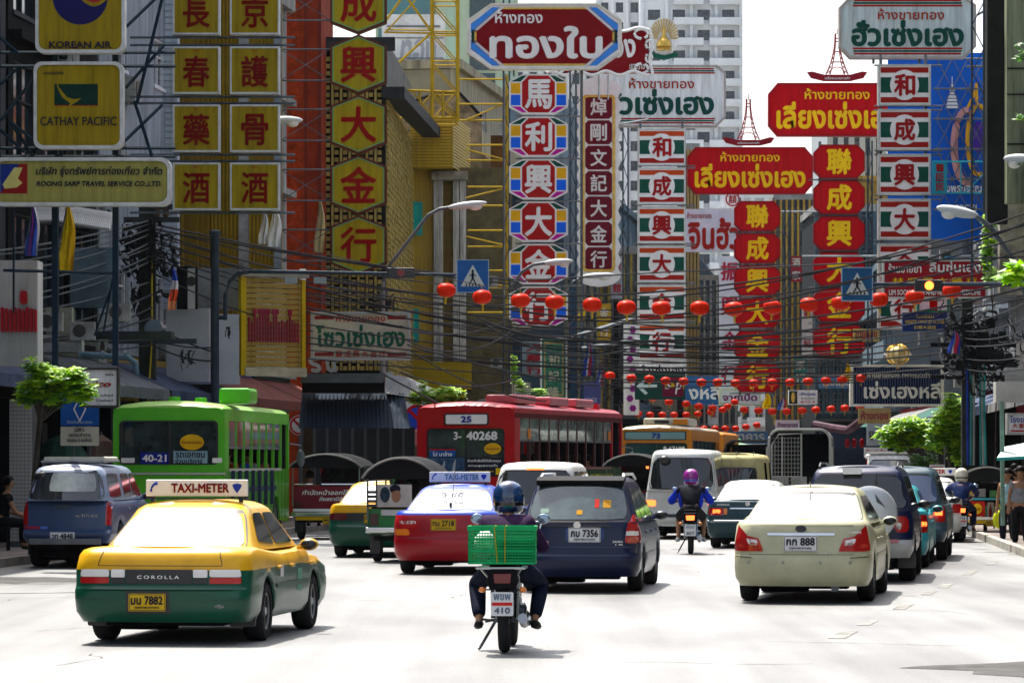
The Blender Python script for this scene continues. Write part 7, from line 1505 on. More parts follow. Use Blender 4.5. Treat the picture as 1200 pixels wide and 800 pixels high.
# ---------------------------------------------------------------- motorcycles
def motorbike(label, loc, rz, body, plate_t, crate=False, lean=0, scale=1, plate_red=True, lit=True):
    r = thing('motorbike', label, 'motorbike', loc, rz); r.scale = (scale,)*3; r.rotation_euler.y = lean
    def mw(y, w_):
        t_ = part('wheel', mdata(('mtyre',w_), lambda b: b.lathe([(.22,-w_*.35),(.27,-w_/2),(.295,-w_*.3),(.3,0),(.295,w_*.3),(.27,w_/2),(.22,w_*.35)], (0,0,0), 'x', 28), [RUB], 50), r, (0,y,.3))
        def sp(b):
            b.lathe([(.035,-.05),(.035,.05)], (0,0,0), 'x', 10)
            for k in range(18): a = 2*pi*k/18; b.tube([(.02*(-1)**k,.03*cos(a),.03*sin(a)),(0,.225*cos(a+.2),.225*sin(a+.2))], .003, 4)
        part('rim', mdata('msp', sp, [STEEL]), t_)
    mw(.3, .1); mw(1.55, .08)
    MB().tube([(-.08,.3,.3),(-.08,.85,.36)], .022).tube([(.08,.3,.3),(.08,.85,.36)], .022).build('swing_arm', STEEL, r)
    for sx in (-1,1): MB().tube([(sx*.11,.3,.32),(sx*.12,.38,.72)], .022).build('shock_absorber', CHROME, r)
    b = MB(); b.lathe([(.05,-.02),(.09,0),(.09,.16),(.05,.18)], (0,.8,.36), 'x', 14); b.box(-.12,.12,.65,1.05,.28,.48); b.tube([(.12,.95,.4),(.2,1.0,.3),(.2,.7,.26)], .03); b.build('engine', mat((.12,.15,.18), .4, .6, .3, 6), r, bevel=.01)
    MB().tube([(.15,1.0,.26),(.17,.6,.26),(.18,.1,.33)], [.025,.045,.05], 8).build('exhaust', mat((.3,.31,.33), .3, .8), r)
    b = MB(); b.extr([(.0,.62),(.2,.6),(.9,.5),(1.15,.45),(1.35,.75),(1.3,1.0),(1.15,.95),(.95,.72),(.3,.78),(.0,.8)], -.11, .11); b.build('body_panel', body, r, bevel=.03)
    MB().extr([(.1,.78),(.85,.72),(.95,.78),(.8,.82),(.4,.84),(.1,.86)], -.13, .13).build('seat', mat((.01,.01,.012), .6), r, bevel=.02)
    MB().extr([(-.05,.42),(.0,.4),(.12,.6),(.3,.66),(.3,.7),(.05,.68)], -.07, .07).build('mudguard', BLK, r)
    b = MB(); b.prism([(-.12,.6),(.12,.6),(.15,.68),(.12,.8),(-.12,.8),(-.15,.68)], -.03, .1); b.build('tail_section', mat((.006,.006,.008), .5), r, bevel=.015)
    MB().prism([(-.075,.66),(.075,.66),(.085,.75),(-.085,.75)], -.05,-.03).build('tail_lamp', LAMPON if lit else mat((.12,.005,.005), .2, 0, 0, 1, 0, .5), r, bevel=.005)
    p = MB().prism(rrect(-.105,.105,.36,.58,.015), -.075,-.065).build('number_plate', mat((.72,.73,.73), .5), r); a_, b_ = plate_t
    text(p, a_, 0, .535, .16, .06, -.078, mat((.15,.2,.28), .5), .02); text(p, b_, 0, .41, .15, .06, -.078, mat((.12,.15,.2), .5), .03)
    if plate_red: MB().box(-.095,.095,-.079,-.076,.455,.485).build('province_band', mat((.6,.03,.03), .5), p)
    for sx in (-1,1):
        MB().ell((sx*.19,-.0,.6), .035,.04,.028, 10,6).build('indicator', AMBER, r, 60); MB().tube([(sx*.1,.02,.6),(sx*.18,.01,.6)], .008).build('indicator_stalk', BLK, r)
        MB().tube([(sx*.03,1.28,.98),(sx*.18,1.2,1.03),(sx*.32,1.08,1.0)], .013).tube([(sx*.26,1.12,1.01),(sx*.36,1.05,.99)], .018).build('handlebar', BLK, r)
        MB().tube([(sx*.24,1.15,1.02),(sx*.3,1.18,1.2)], .007).build('mirror_stalk', CHROME, r); MB().ell((sx*.32,1.17,1.24), .065,.02,.05, 12,8).build('mirror', mat((.3,.4,.5), .15, .6), r, 60)
        MB().tube([(sx*.07,1.55,.3),(sx*.07,1.35,.95)], .02).build('fork', STEEL, r); MB().tube([(sx*.1,.55,.3),(sx*.2,.55,.28)], .015).build('foot_peg', BLK, r)
    MB().ell((0,1.38,.95), .12,.1,.1, 12,8).build('headlamp_cowl', body, r, 60); MB().extr([(1.3,.55),(1.75,.62),(1.8,.58),(1.5,.66),(1.3,.62)], -.06,.06).build('front_mudguard', body, r)
    MB().tube([(-.1,.75,.3),(-.24,.6,.05),(-.26,.55,.02)], .014).tube([(-.12,.7,.28),(-.3,.72,.3)], .012).build('side_stand', STEEL, r)
    if crate:
        b = MB(); b.tube([(-.24,-.02,.8),(.2,-.02,.8),(.2,.45,.8),(-.24,.45,.8),(-.24,-.02,.8)], .012)
        for x in (-.2,.1,.17): b.tube([(x,0,.79),(x*.5,.15,.66)], .01)
        b.build('rear_rack', mat((.5,.52,.5), .3, .5), r)
    return r
def crate(label, loc, rz):
    r = thing('plastic_crate', label, 'crate', loc, rz); W, D, H = .31, .22, .33; g1 = mat((.01,.32,.1), .5, 0, .1, 4)
    b = MB()
    for (x0,x1,y0,y1) in ((-W,W,-D,-D+.008),(-W,W,D-.008,D),(-W,-W+.008,-D,D),(W-.008,W,-D,D)):
        for k in range(13):
            z = .0+H*k/12; hgt = .012 if k in (0,4,8,12) else .005; b.box(x0-(.004 if hgt > .01 else 0),x1+(.004 if hgt > .01 else 0),y0-.003,y1+.003,z-hgt,z+hgt)
        n = 24 if x1-x0 > .1 else 14
        for k in range(n+1):
            if x1-x0 > .1: x = x0+(x1-x0)*k/n; b.box(x-.003,x+.003,y0,y1,0,H)
            else: y = y0+(y1-y0)*k/n; b.box(x0,x1,y-.003,y+.003,0,H)
    b.build('lattice_wall', g1, r); MB().box(-W,W,-D,D,-.01,.005).build('bottom', g1, r)
    MB().box(-W-.01,W+.01,-D-.012,-D+.0,H-.03,H+.01).box(-W-.01,W+.01,D,D+.01,H-.03,H+.01).box(-W-.012,-W,-D,D,H-.03,H+.01).box(W,W+.012,-D,D,H-.03,H+.01).build('rim', g1, r)
    for (x,z0,x1) in ((-.07,0,-.07),(.03,.0,.0)): MB().tube([(x1+.03,-D-.016,0),(x,-D-.016,H),(x,D,H+.01)], .006, 4).build('strap', mat((.3,.3,.02), .6), r)
    bg = MB().ell((-.17,-.06,.15), .11,.13,.15, 12,9)
    for i in range(len(bg.v)): v = bg.v[i]; k = 1+.12*sin(v[0]*60)*cos(v[2]*50); bg.v[i] = (-.17+(v[0]+.17)*k, v[1], .15+(v[2]-.15)*k)
    bg.build('white_bag', mat((.6,.68,.62), .6, 0, .3, 8), r, 60); MB().box(-.05,.3,-.18,.18,.01,.24).build('packed_goods', mat((.01,.16,.07), .7, 0, .6, 12), r)
    return r
hx = rear_at(589, 126)
mb = motorbike('small black motorbike in the foreground carrying a green crate on its rack', hx+Vector((.0,0,0)), DEG(-3.5), mat((.02,.03,.06), .35), ('พขพ','410'), True, 0, 1.0, True, False)
crate('green lattice plastic crate strapped on the front motorbike with a white bag inside', hx+Vector((.0,.18,.85)), DEG(-2))
J = ride_pose(.72, .16, .33, 1.1, 1.0, .27, .26, .66, .62, .95); LOW(J)
for k in J:
    if k[1:] not in ('wr','an','toe','kn'): J[k] = J[k]+Vector((0,.5,.0))
for s_ in 'lr': J[s_+'el'] = mix(J[s_+'sh'], J[s_+'wr'], .5)+Vector(((-1 if s_ == 'l' else 1)*.07,-.08,-.14)); J[s_+'kn'] = Vector(((-1 if s_ == 'l' else 1)*.31,1.0,.62))
person('rider in dark violet shirt and blue black helmet on the motorbike with the crate', hx, DEG(-3.5), J, (.03,.012,.045), (.008,.012,.03), helmet=(mat((.006,.035,.12), .15, 0, .7, 9, 0, .8), mat((.004,.004,.006), .2, 0, 0, 1, 0, .8)))
hx2 = rear_at(809, 61)
mb2 = motorbike('motorbike with lit tail lamp and blue plate in the middle lane', hx2, DEG(-4), mat((.01,.012,.02), .3), ('ขนม','857'), False, 0, 1.0, False)
def shift(J, dy, keep=('wr','an','toe','kn')):
    for k in J:
        if k[1:] not in keep: J[k] = J[k]+Vector((0,dy,0))
    return J
J = ride_pose(.76, .08, .32, 1.1, 1.03, .3, .24, .7, .55, .9); LOW(J); J = shift(J, .3)
for s_ in 'lr': J[s_+'el'] = mix(J[s_+'sh'], J[s_+'wr'], .45)+Vector(((-1 if s_ == 'l' else 1)*.14,-.1,-.14))
person('rider in a dark vest over blue shirt with purple helmet', hx2, DEG(-4), J, (.012,.014,.02), (.015,.017,.02), legs='short', shoe=(.4,.42,.45), helmet=(mat((.32,.02,.28), .2, 0, .2, 6, 0, .8), mat((.02,.1,.5), .2, 0, 0, 1, 0, .8)))
p2 = bpy.data.objects.new('x', None)
pr_ = [o for o in bpy.data.objects if o.get('label') == 'rider in a dark vest over blue shirt with purple helmet'][0]
for s_, sx in (('l',-1),('r',1)): skin_mesh('sleeve', [J[s_+'sh'], mix(J[s_+'sh'],J[s_+'el'],.5), J[s_+'el'], mix(J[s_+'el'],J[s_+'wr'],.5), mix(J[s_+'el'],J[s_+'wr'],.9)], [(0,1),(1,2),(2,3),(3,4)], [.085,.082,.08,.07,.05], mat((.01,.04,.55), .6, 0, .2), pr_); MB().ell(J['chest']+Vector((sx*.17,-.02,-.12)), .075,.1,.2, 10,8).build('shirt_side', mat((.01,.04,.55), .6, 0, .2), pr_, 60)
bpy.data.objects.remove(p2)
hx3 = rear_at(1127, 53)
motorbike('motorbike with red side panels riding beside the right hand pavement', hx3, DEG(-7), mat((.4,.02,.02), .3), ('ขษ','217'), False, 0, 1.0, True)
J = ride_pose(.76, .1, .32, 1.1, 1.03, .3, .26, .7, .55, .9); LOW(J); J = shift(J, .3)
person('rider in navy shirt with white and black helmet near the right pavement', hx3, DEG(-7), J, (.012,.025,.09), (.015,.02,.05), shoe=(.12,.06,.03), helmet=(mat((.6,.58,.48), .3, 0, .1, 6, 0, .6), BLK))
# ---------------------------------------------------------------- pedestrians
person('woman in a pale blue vest top with long dark hair carrying a yellow bag', gpos(1181, 639), DEG(150), walk_pose(1.6, .06), (.3,.5,.55), (.012,.013,.02), shoe=(.15,.05,.02), hair='long', sleeves='none')
r = thing('shopping_bag', 'bright yellow plastic bag held by the woman in the blue top', 'bag', gpos(1171, 638)+Vector((0,0,.42))); b = MB().ell((0,0,.12), .14,.1,.2, 12,9); b.build('bag_body', mat((.55,.6,.02), .4, 0, .2, 5), r, 60); MB().tube([(-.04,0,.28),(0,0,.45),(.04,0,.28)], .012).build('handle', mat((.55,.6,.02), .5), r)
person('man in a grey shirt and dark trousers walking at the right edge', gpos(1196, 643), DEG(160), walk_pose(1.66, .1), (.22,.23,.25), (.01,.01,.012), hair='short', sleeves='short')
person('person in an ochre blouse standing behind the two at the right edge', gpos(1192, 634), DEG(-20), walk_pose(1.58, .04, 0, .1), (.35,.18,.03), (.05,.02,.02), sleeves='short')
person('man in a patterned pinkish shirt farther back at the right shops', gpos(1189, 622), DEG(-10), walk_pose(1.7, .05), (.3,.2,.2), (.02,.02,.03), sleeves='short')
person('woman in red standing in the shade beyond the white helmet rider', gpos(1122, 606), DEG(170), walk_pose(1.6, .05), (.35,.02,.05), (.02,.02,.03), sleeves='short')
person('man in dark clothes sitting in the doorway shade at the left edge', gpos(14, 655)+Vector((-.3,.6,.14)), DEG(-70), shift(ride_pose(.45, .12, .15, .45, .62, .08, .16, .5, .45, .45), 0), (.01,.011,.013), (.012,.012,.015), sleeves='short')
r = thing('stool', 'low dark stool under the seated man at the left edge', 'stool', gpos(14, 655)+Vector((-.3,.6,.14))); MB().box(-.18,.18,-.15,.2,.4,.46).build('seat', DARK, r)
for x in (-.14,.14):
    for y in (-.1,.15): MB().tube([(x,y,0),(x,y,.4)], .02).build('leg', DARK, r)
# ---------------------------------------------------------------- lanterns
LRED = mat((.62,.02,.004), .4, 0, .12, 4)
def lantern_fn(b):
    n, k = 24, 9; prof = [(.06+.94*sin(pi*i/k)**.75 if 0 < i < k else .2, -cos(pi*i/k)) for i in range(k+1)]; b.lathe(prof, n=n)
    for i in range(len(b.v)): x, y, z = b.v[i]; q = 1-.09*((i%n)%2); b.v[i] = (x*q*.21, y*q*.21, z*.15)
LBODY = mdata('lanbody', lantern_fn, [LRED], 50); LCAP = mdata('lancap', lambda b: (b.lathe([(.05,.14),(.055,.165)], n=10), b.lathe([(.055,-.17),(.06,-.14)], n=10)), [GOLD])
LTAS = mdata('lantas', lambda b: (b.tube([(0,0,-.17),(0,0,-.3)], .022, 5), b.tube([(0,0,.16),(0,0,.26)], .006, 4)), [mat((.6,.4,.02), .5)])
def lanterns(pts, d, sc, where, grp, y0=0, dd=0):
    n = len(pts); P_ = []
    for i, (px, py) in enumerate(pts):
        c = at(px, py, d+dd*i); o = ORD[i] if i < len(ORD) else str(i)
        r = thing('lantern', f'round red lantern, {o} from the left of {n} in {where}', 'lantern', c, RND.uniform(0,1), grp); r.scale = (sc,sc,sc); r.rotation_euler.x = RND.uniform(-.08,.08); r.rotation_euler.y = RND.uniform(-.1,.1)
        part('lantern_body', LBODY, r); part('cap', LCAP, r); part('tassel', LTAS, r); P_.append(c+Vector((0,0,.25*sc)))
    a = P_[0]+Vector((-2.5,0,.5)); z = P_[-1]+Vector((2.5,0,.6)); r = thing('hanging_wire', f'thin dark wire carrying {where}', 'cord', a); MB().tube([p-a for p in [a]+P_+[z]], .008, 4).build('cord', CABLE, r)
lanterns([(523,340),(565,348),(610,352),(650,354),(694,357),(734,360),(775,361),(820,361),(860,362),(905,360),(948,357),(985,355),(1030,351),(1072,348),(1115,341)], 72, .98, 'the nearest string', 'nearest lantern string')
lanterns([(715,440),(740,443),(761,444),(780,446),(801,447),(822,448),(841,448),(862,449),(883,449),(905,448),(926,448),(947,447),(968,446),(987,445),(1009,443)], 92, .68, 'the string beside the arrow board', 'second lantern string')
lanterns([(765,466),(784,471),(804,473),(819,476),(835,478),(872,480),(889,481),(905,482),(922,482),(940,481),(956,480),(974,479),(990,478),(1008,477)], 118, .75, 'the string above the cage truck', 'third lantern string')
lanterns([(748,485),(762,486),(776,486),(790,486),(804,486),(818,485),(833,483),(847,480),(853,476),(861,471)], 150, .85, 'the string above the orange bus', 'fourth lantern string')
lanterns([(813,500),(825,502),(838,502),(850,502),(862,502),(874,500),(887,498)], 180, 1.0, 'the farthest string', 'farthest lantern string')
# ---------------------------------------------------------------- cables
NC = [0]
def cable(p0, p1, sag, r_=.014, lab=None, grp='overhead cables', m=CABLE, n=14):
    a, b_ = at(*p0), at(*p1); d = (p0[2]+p1[2])/2; s_ = sag/F*d
    pts = [a.lerp(b_, i/n)-Vector((0,0,4*s_*(i/n)*(1-i/n))) for i in range(n+1)]
    r = thing('cable', lab, 'cable', a, 0, grp); MB().tube([p-a for p in pts], r_, 5).build('cable_run', m, r)
def bundle(rows, where, grp, r_=.014, m=CABLE):
    for i, (p0, p1, sag) in enumerate(rows): cable(p0, p1, sag+RND.uniform(-2,2), r_*RND.uniform(.8,1.3), f'black cable, {ORD[i]} from the top of those {where}', grp, m)
LC = mat((.09,.1,.11), .5, 0, .1)
bundle([((-30,y0,66),(176,y1,80),s) for y0,y1,s in ((300,262,6),(318,274,12),(312,268,8),(331,284,14),(337,290,10),(352,300,12),(359,306,10),(372,330,8),(297,258,4))], 'from the left edge to the dark pole', 'cables at the left pole', .018, LC)
bundle([((176,y0,80),(610,y1,100),s) for y0,y1,s in ((262,328,10),(266,340,12),(270,346,22),(275,350,16),(279,356,24),(283,362,14),(290,368,22),(296,384,18),(300,395,26),(268,334,6))]+[((176,318,80),(480,400,90),18)], 'from dark to middle pole', 'cables between left and middle', .02)
bundle([((600,y0,82),(1230,y1,60),s) for y0,y1,s in ((352,240,32),(346,256,22),(360,268,30),(372,285,30),(330,300,-4),(380,322,24),(392,330,28),(364,250,42),(398,345,18))], 'rising to the right edge', 'cables sweeping to the right', .017)
bundle([((360,y0,83),(1010,y1,90),s) for y0,y1,s in ((318,388,20),(330,395,22),(336,400,28),(342,405,20),(347,408,26),(352,410,18),(360,414,24),(366,418,16),(380,424,18),(395,428,14),(402,436,12),(410,442,8),(420,448,8))], 'hanging low across the street', 'low middle cables', .019)
bundle([((640,y0,120),(1120,y1,86),s) for y0,y1,s in ((402,372,14),(412,384,12),(420,392,14),(428,402,10),(436,412,8),(446,430,6),(455,438,6))], 'reaching the right pole', 'far right cables', .02)
bundle([((x0,y0,78),(x1,y1,86),s) for x0,y0,x1,y1,s in ((470,382,600,372,16),(472,396,610,380,22),(478,404,700,452,6),(480,410,640,470,10),(560,372,720,380,20),(568,380,760,400,24),(452,440,520,476,2),(470,436,600,445,12))], 'by the yellow balcony', 'cables by the yellow balcony', .02)
bundle([((-20,y0,62),(178,y1,79.5),s) for y0,y1,s in ((392,345,12),(398,360,14),(405,372,10),(396,398,4),(410,404,6))]+[((178,y0,79.5),(300,y1,86),s) for y0,y1,s in ((380,420,8),(398,398,10),(404,412,14))], 'low round the left pole', 'low cables at the left pole', .02)
bundle([((1130,y0,84),(1230,y1,66),s) for y0,y1,s in ((388,360,8),(396,372,8),(405,392,6),(420,410,8),(432,425,6),(380,340,4))], 'right of the right pole', 'cables at the right pole', .014)
def tangle(parent, c, sx, sy, sz, n, m=CABLE, r_=.012, seed=1):
    R_ = random.Random(seed); b = MB()
    for k in range(n):
        p = Vector((R_.uniform(-sx,sx), R_.uniform(-sy,sy), R_.uniform(-sz,sz))); a0 = R_.uniform(0, 6.3); rr = R_.uniform(.08,.32)*min(1, sx*1.5)
        pts = []; L_ = R_.choice((5,8,12))
        for i in range(L_+1): t = i/L_; pts.append(c+p+Vector((rr*cos(a0+t*5)*(1-.3*t)+.2*t*R_.uniform(-1,1)*sx, rr*.3*sin(a0+t*3), rr*sin(a0+t*5)-.25*t)))
        b.tube(pts, r_*R_.choice((.7,1,1,2)), 4)
    return b.build('cable_tangle', m, parent)
# ---------------------------------------------------------------- poles and lamps
def on_ground(px, d): return Vector(((px-600)/F*d, d, .1))
d = 80; r = thing('utility_pole', 'dark concrete utility pole wrapped in tangled black cables at the left', 'utility pole', on_ground(173, d)); k = d/F
def z_(py): return (HY-py)*k+HC-.1
PC = mat((.035,.04,.035), .9, 0, .5, 1.5, .2)
MB().box(-.19,.19,-.15,.15,0,z_(236)).build('pole', PC, r); 
for (x0,x1,py,n_) in ((-27,38,258,0),(5,34,243,1),(-45,58,400,2)): MB().box(x0*k,x1*k,-.2,-.1,z_(py)-.06,z_(py)+.06).build('crossarm', mat((.04,.05,.06), .7), r)
for x in (12,22): MB().lathe([(.05,0),(.09,.05),(.05,.1),(.09,.15),(.05,.2),(.07,.3)], (x*k,-.15,z_(255)), n=10).build('insulator', mat((.1,.06,.04), .4), r)
MB().tube([(.12,-.18,z_(300)),(.12,-.18,z_(400)),(.02,-.2,z_(478))], .022).build('yellow_conduit', mat((.5,.36,.02), .5), r)
tangle(r, Vector((-.15,-.2,z_(285))), .42, .15, .55, 60, seed=3, r_=.016); tangle(r, Vector((.35,-.2,z_(290))), .36, .15, .42, 32, seed=5); tangle(r, Vector((-.2,-.2,z_(335))), .16, .1, .5, 16, seed=8, r_=.018); tangle(r, Vector((1.0,-.2,z_(415))), .18, .1, .1, 12, seed=9); tangle(r, Vector((.3,-.2,z_(340))), .4, .1, .5, 8, seed=19, r_=.016)
JB = mdata('jbox', lambda b: b.box(-.04,.04,-.04,.04,-.055,.055), [mat((.01,.012,.014), .6)])
for i in range(26): part('junction_box', JB, r, (RND.uniform(-.5,.65), -.26, z_(262)-RND.random()*1.25))
r = thing('loudspeaker', 'blue grey horn loudspeaker on the dark left pole', 'loudspeaker', at(180, 385, 79)); MB().lathe([(.04,-.25),(.06,-.1),(.12,.0),(.2,.06),(.21,.08)], (0,0,0), 'y', 16).xf(Matrix.Rotation(pi, 4, 'Z')).build('horn', mat((.1,.14,.18), .5, .2), r, 50); MB().tube([(0,.2,0),(0,.5,.1)], .02).build('bracket', STEEL, r)
GP = mat((.035,.05,.07), .6, 0, .3, 2)
d = 81; k = d/F; r = thing('traffic_light_mast', 'round steel mast with long arm holding the crosswalk sign, left', 'mast', on_ground(252, d)); MB().tube([(0,0,0),(0,0,z_(275))], .1, 10).build('mast', GP, r); MB().lathe([(.14,0),(.14,.08),(.05,.12)], (0,0,z_(275)), n=12).build('cap', GP, r)
MB().tube([(12*k,0,z_(375)),(12*k,0,z_(345)),(17*k,0,z_(330)),(27*k,0,z_(320)),(42*k,0,z_(318)),(281*k,0,z_(322))], [.05,.05,.05,.05,.05,.035], 8).build('arm', GP, r); MB().tube([(0,0,z_(372)),(14*k,0,z_(372))], .06).build('clamp', GP, r)
for px in (90, 124): MB().box((px-8)*k,(px+6)*k,-.1,.15,z_(332),z_(325)).build('floodlight', mat((.25,.3,.32), .4), r)
tangle(r, Vector((14*k,0,z_(382))), .05,.05,.05, 4, seed=2)
def signal(px, py, d, lab, col, w_=.28):
    r = thing('traffic_light', lab, 'traffic light', at(px, py, d)); MB().box(-w_,w_,-.12,.1,-.12,.12).build('housing', BLK, r, bevel=.02)
    MB().lathe([(.09,0),(.09,.03)], (0,-.16,0), 'y', 14).build('lens', mat(col, .3, 0, 0, 1, 0, 0, 3.0 if col[0] > .5 else .0), r)
signal(470, 320, 80.7, 'small black traffic light with a faint red lens on the left arm', (.2,.01,.01), .33); signal(1088, 335, 69.8, 'black traffic light glowing orange on the right arm', (.9,.15,.02))
def crosswalk(px0, px1, py0, py1, d, lab, c1):
    r, W, H = sign_root('crosswalk_sign', lab, px0, px1, py0, py1, d); MB().box(-W,W,0,.06,-H,H).build('board', mat(c1, .5, 0, .15), r); MB().ring(rect(-W,W,-H,H), rect(-W+.02,W-.02,-H+.02,H-.02), -.008, .0).build('border', mat((.3,.4,.5), .5), r)
    MB().prism([(-W*.75,-H*.62),(W*.75,-H*.62),(0,H*.68)], -.006, -.001).build('white_triangle', mat((.5,.52,.48), .5), r)
    b = MB(); b.ell((0,-.01,H*.3), .03,.004,.035,10,6); b.tube([(0,-.01,H*.2),(0,-.01,-H*.12)], .03,6); b.tube([(0,-.01,-H*.12),(.07,-.01,-H*.45)], .016,5); b.tube([(0,-.01,-H*.12),(-.07,-.01,-H*.45)], .016,5); b.tube([(0,-.01,H*.15),(.08,-.01,-.0)], .011,5); b.tube([(0,-.01,H*.15),(-.08,-.01,.0)], .011,5); b.build('walking_figure', INK, r)
    for i in range(5): x = -.15+.075*i; MB().prism([(x-.02,-H*.6),(x+.02,-H*.6),(x+.012,-H*.45),(x-.012,-H*.45)], -.01, -.007).build('stripe', INK, r)
    return r
crosswalk(535, 573, 304, 343, 80.8, 'blue crosswalk sign with walking figure on the left arm', (.02,.1,.32)); crosswalk(986, 1023, 313, 353, 70, 'blue crosswalk sign partly behind cables on the right arm', (.02,.09,.2))
d = 70; k = d/F; r = thing('traffic_light_mast', 'long horizontal mast arm entering from the right edge', 'mast', on_ground(1245, d)); MB().tube([(0,0,0),(0,0,z_(333)),(-222*k,0,z_(333))], [.1,.09,.035], 8).build('mast', GP, r)
def street_lamp(pts, d, lab, flip=1, base=None):
    r = thing('street_lamp', lab, 'street lamp', at(pts[0][0], pts[0][1], d)); c0 = at(pts[0][0], pts[0][1], d); P_ = [at(a, c, d)-c0 for a, c in pts]
    MB().tube(P_[:-1], .045, 8).build('arm', mat((.07,.09,.1), .5, .3), r); a, z = P_[-2], P_[-1]; m_ = (a+z)/2; L_ = (z-a).length/2
    b = MB(); b.ell((0,0,0), L_*1.25, .14, .1, 14, 8); b.xf(Matrix.Translation(m_)@Matrix.Rotation(-atan2((z-a).z, (z-a).x), 4, 'Y')); b.build('lamp_head', mat((.5,.52,.52), .4), r, 60)
    b = MB(); b.ell((0,0,-.07), L_*.45, .11, .1, 12, 8); b.xf(Matrix.Translation(mix(a,z,.75))); b.build('glass_bowl', mat((.6,.6,.55), .15, 0, 0, 1, 0, .6), r, 60)
    if base: MB().tube([P_[0], (P_[0].x,0,-(c0.z-.1))], [.05,.09], 8).build('post', CONC, r)
    return r
street_lamp([(449,330),(457,310),(468,296),(502,252),(515,245),(528,243),(566,238)], 92, 'street lamp curving over the yellow ribbed building', 1, True)
street_lamp([(1222,400),(1185,300),(1160,265),(1142,252),(1102,244)], 62, 'street lamp reaching in from the right above the red medicine board'); street_lamp([(1260,190),(1215,188),(1180,186)], 60, 'street lamp head peeping in at the right edge'); street_lamp([(300,138),(318,141),(351,141)], 81, 'white lamp head beside the medicine signs'); street_lamp([(600,335),(612,318),(625,310),(640,308),(668,306)], 98, 'street lamp crossing the coloured column sign'); street_lamp([(664,345),(672,330),(685,324),(716,322)], 112, 'street lamp below the ornate white column')
# middle pole with switch boxes, right pole clusters
d = 100; k = d/F; r = thing('utility_pole', 'grey utility pole in front of the dark shop with a small white box', 'utility pole', on_ground(450, d)); MB().box(-.12,.12,-.1,.1,0,z_(338)).build('pole', mat((.16,.17,.16), .85, 0, .4), r); MB().box(.06,.26,-.25,-.1,z_(450),z_(436)).build('meter_box', mat((.4,.45,.48), .5), r); tangle(r, Vector((0,-.15,z_(352))), .4,.1,.15, 22, seed=11)
d = 122; k = d/F; r = thing('utility_pole', 'utility pole with tangled cables beside the yellow balcony', 'utility pole', on_ground(566, d)); MB().box(-.1,.1,-.1,.1,0,z_(350)).build('pole', mat((.09,.1,.09), .85, 0, .4), r); tangle(r, Vector((0,-.15,z_(372))), .5,.1,.3, 34, seed=12); tangle(r, Vector((.1,-.15,z_(415))), .5,.1,.3, 26, seed=13); MB().box(.2,.5,-.3,-.1,z_(432),z_(405)).build('transformer', mat((.4,.42,.42), .5), r); MB().lathe([(.2,0),(.05,.2)], (-.25,-.2,z_(428)), 'y', 12).build('horn', DKI, r); MB().box(-.2,.3,-.3,-.1,z_(345),z_(310)).build('switch_box', mat((.45,.48,.46), .5), r)
d = 165; k = d/F; r = thing('utility_pole', 'dark utility pole with coils of cable beyond the red bus', 'utility pole', on_ground(722, d)); MB().box(-.12,.12,-.1,.1,0,z_(330)).build('pole', DKI, r); tangle(r, Vector((0,-.15,z_(410))), .5,.1,.9, 50, seed=14, r_=.016); tangle(r, Vector((.0,-.15,z_(455))), .45,.1,.6, 40, seed=15, r_=.018)
for px, s_ in ((650,21),(668,22),(676,23)):
    d = 140; k = d/F; r = thing('utility_pole', {650:'dark blue steel post right behind the green banner sign',668:'tall dark post between the green banner and the violet banner',676:'slim blue post left of the violet banner'}[px], 'post', on_ground(px+ (20 if px == 650 else 6), d)); MB().box(-.07,.07,-.07,.07,0,z_(320)).build('post', mat((.02,.06,.12), .6), r); tangle(r, Vector((0,-.1,z_(430))), .3,.1,1.0, 14, seed=s_)
d = 84; k = d/F; r = thing('utility_pole', 'utility pole at the right buried in a mass of cables and blue tubes', 'utility pole', on_ground(1133, d)); MB().box(-.13,.13,-.1,.1,0,z_(350)).build('pole', PC, r)
for i, (x, c) in enumerate(((-.02,(.02,.05,.35)),(.05,(.05,.25,.25)),(.12,(.25,.27,.25)),(.3,(.03,.2,.2)),(.36,(.3,.32,.3)),(.42,(.04,.3,.28)))): MB().tube([(x,-.2,z_(425)),(x+.03*sin(i),-.22,z_(470)),(x+.02,-.2,z_(545))], .03, 6).build('cable_sleeve', mat(c, .6, 0, .3), r)
tangle(r, Vector((0,-.2,z_(395))), .6,.15,.7, 70, seed=16, r_=.018); tangle(r, Vector((.6,-.2,z_(420))), .5,.15,.6, 60, seed=17, r_=.018); tangle(r, Vector((1.1,-.2,z_(395))), .3,.15,.6, 34, seed=18); tangle(r, Vector((-.3,-.2,z_(420))), .3,.1,.3, 14, mat((.3,.32,.33), .5), .012, 20)
for i in range(14): part('junction_box', JB, r, (RND.uniform(-.3,1.0), -.3, z_(RND.uniform(375,430))), (0,0,0), (2.2,1.5,2.2))
for (py) in (404, 425, 442): MB().box(-.9,1.2,-.1,0,z_(py)-.05,z_(py)+.05).build('crossarm', DKI, r)
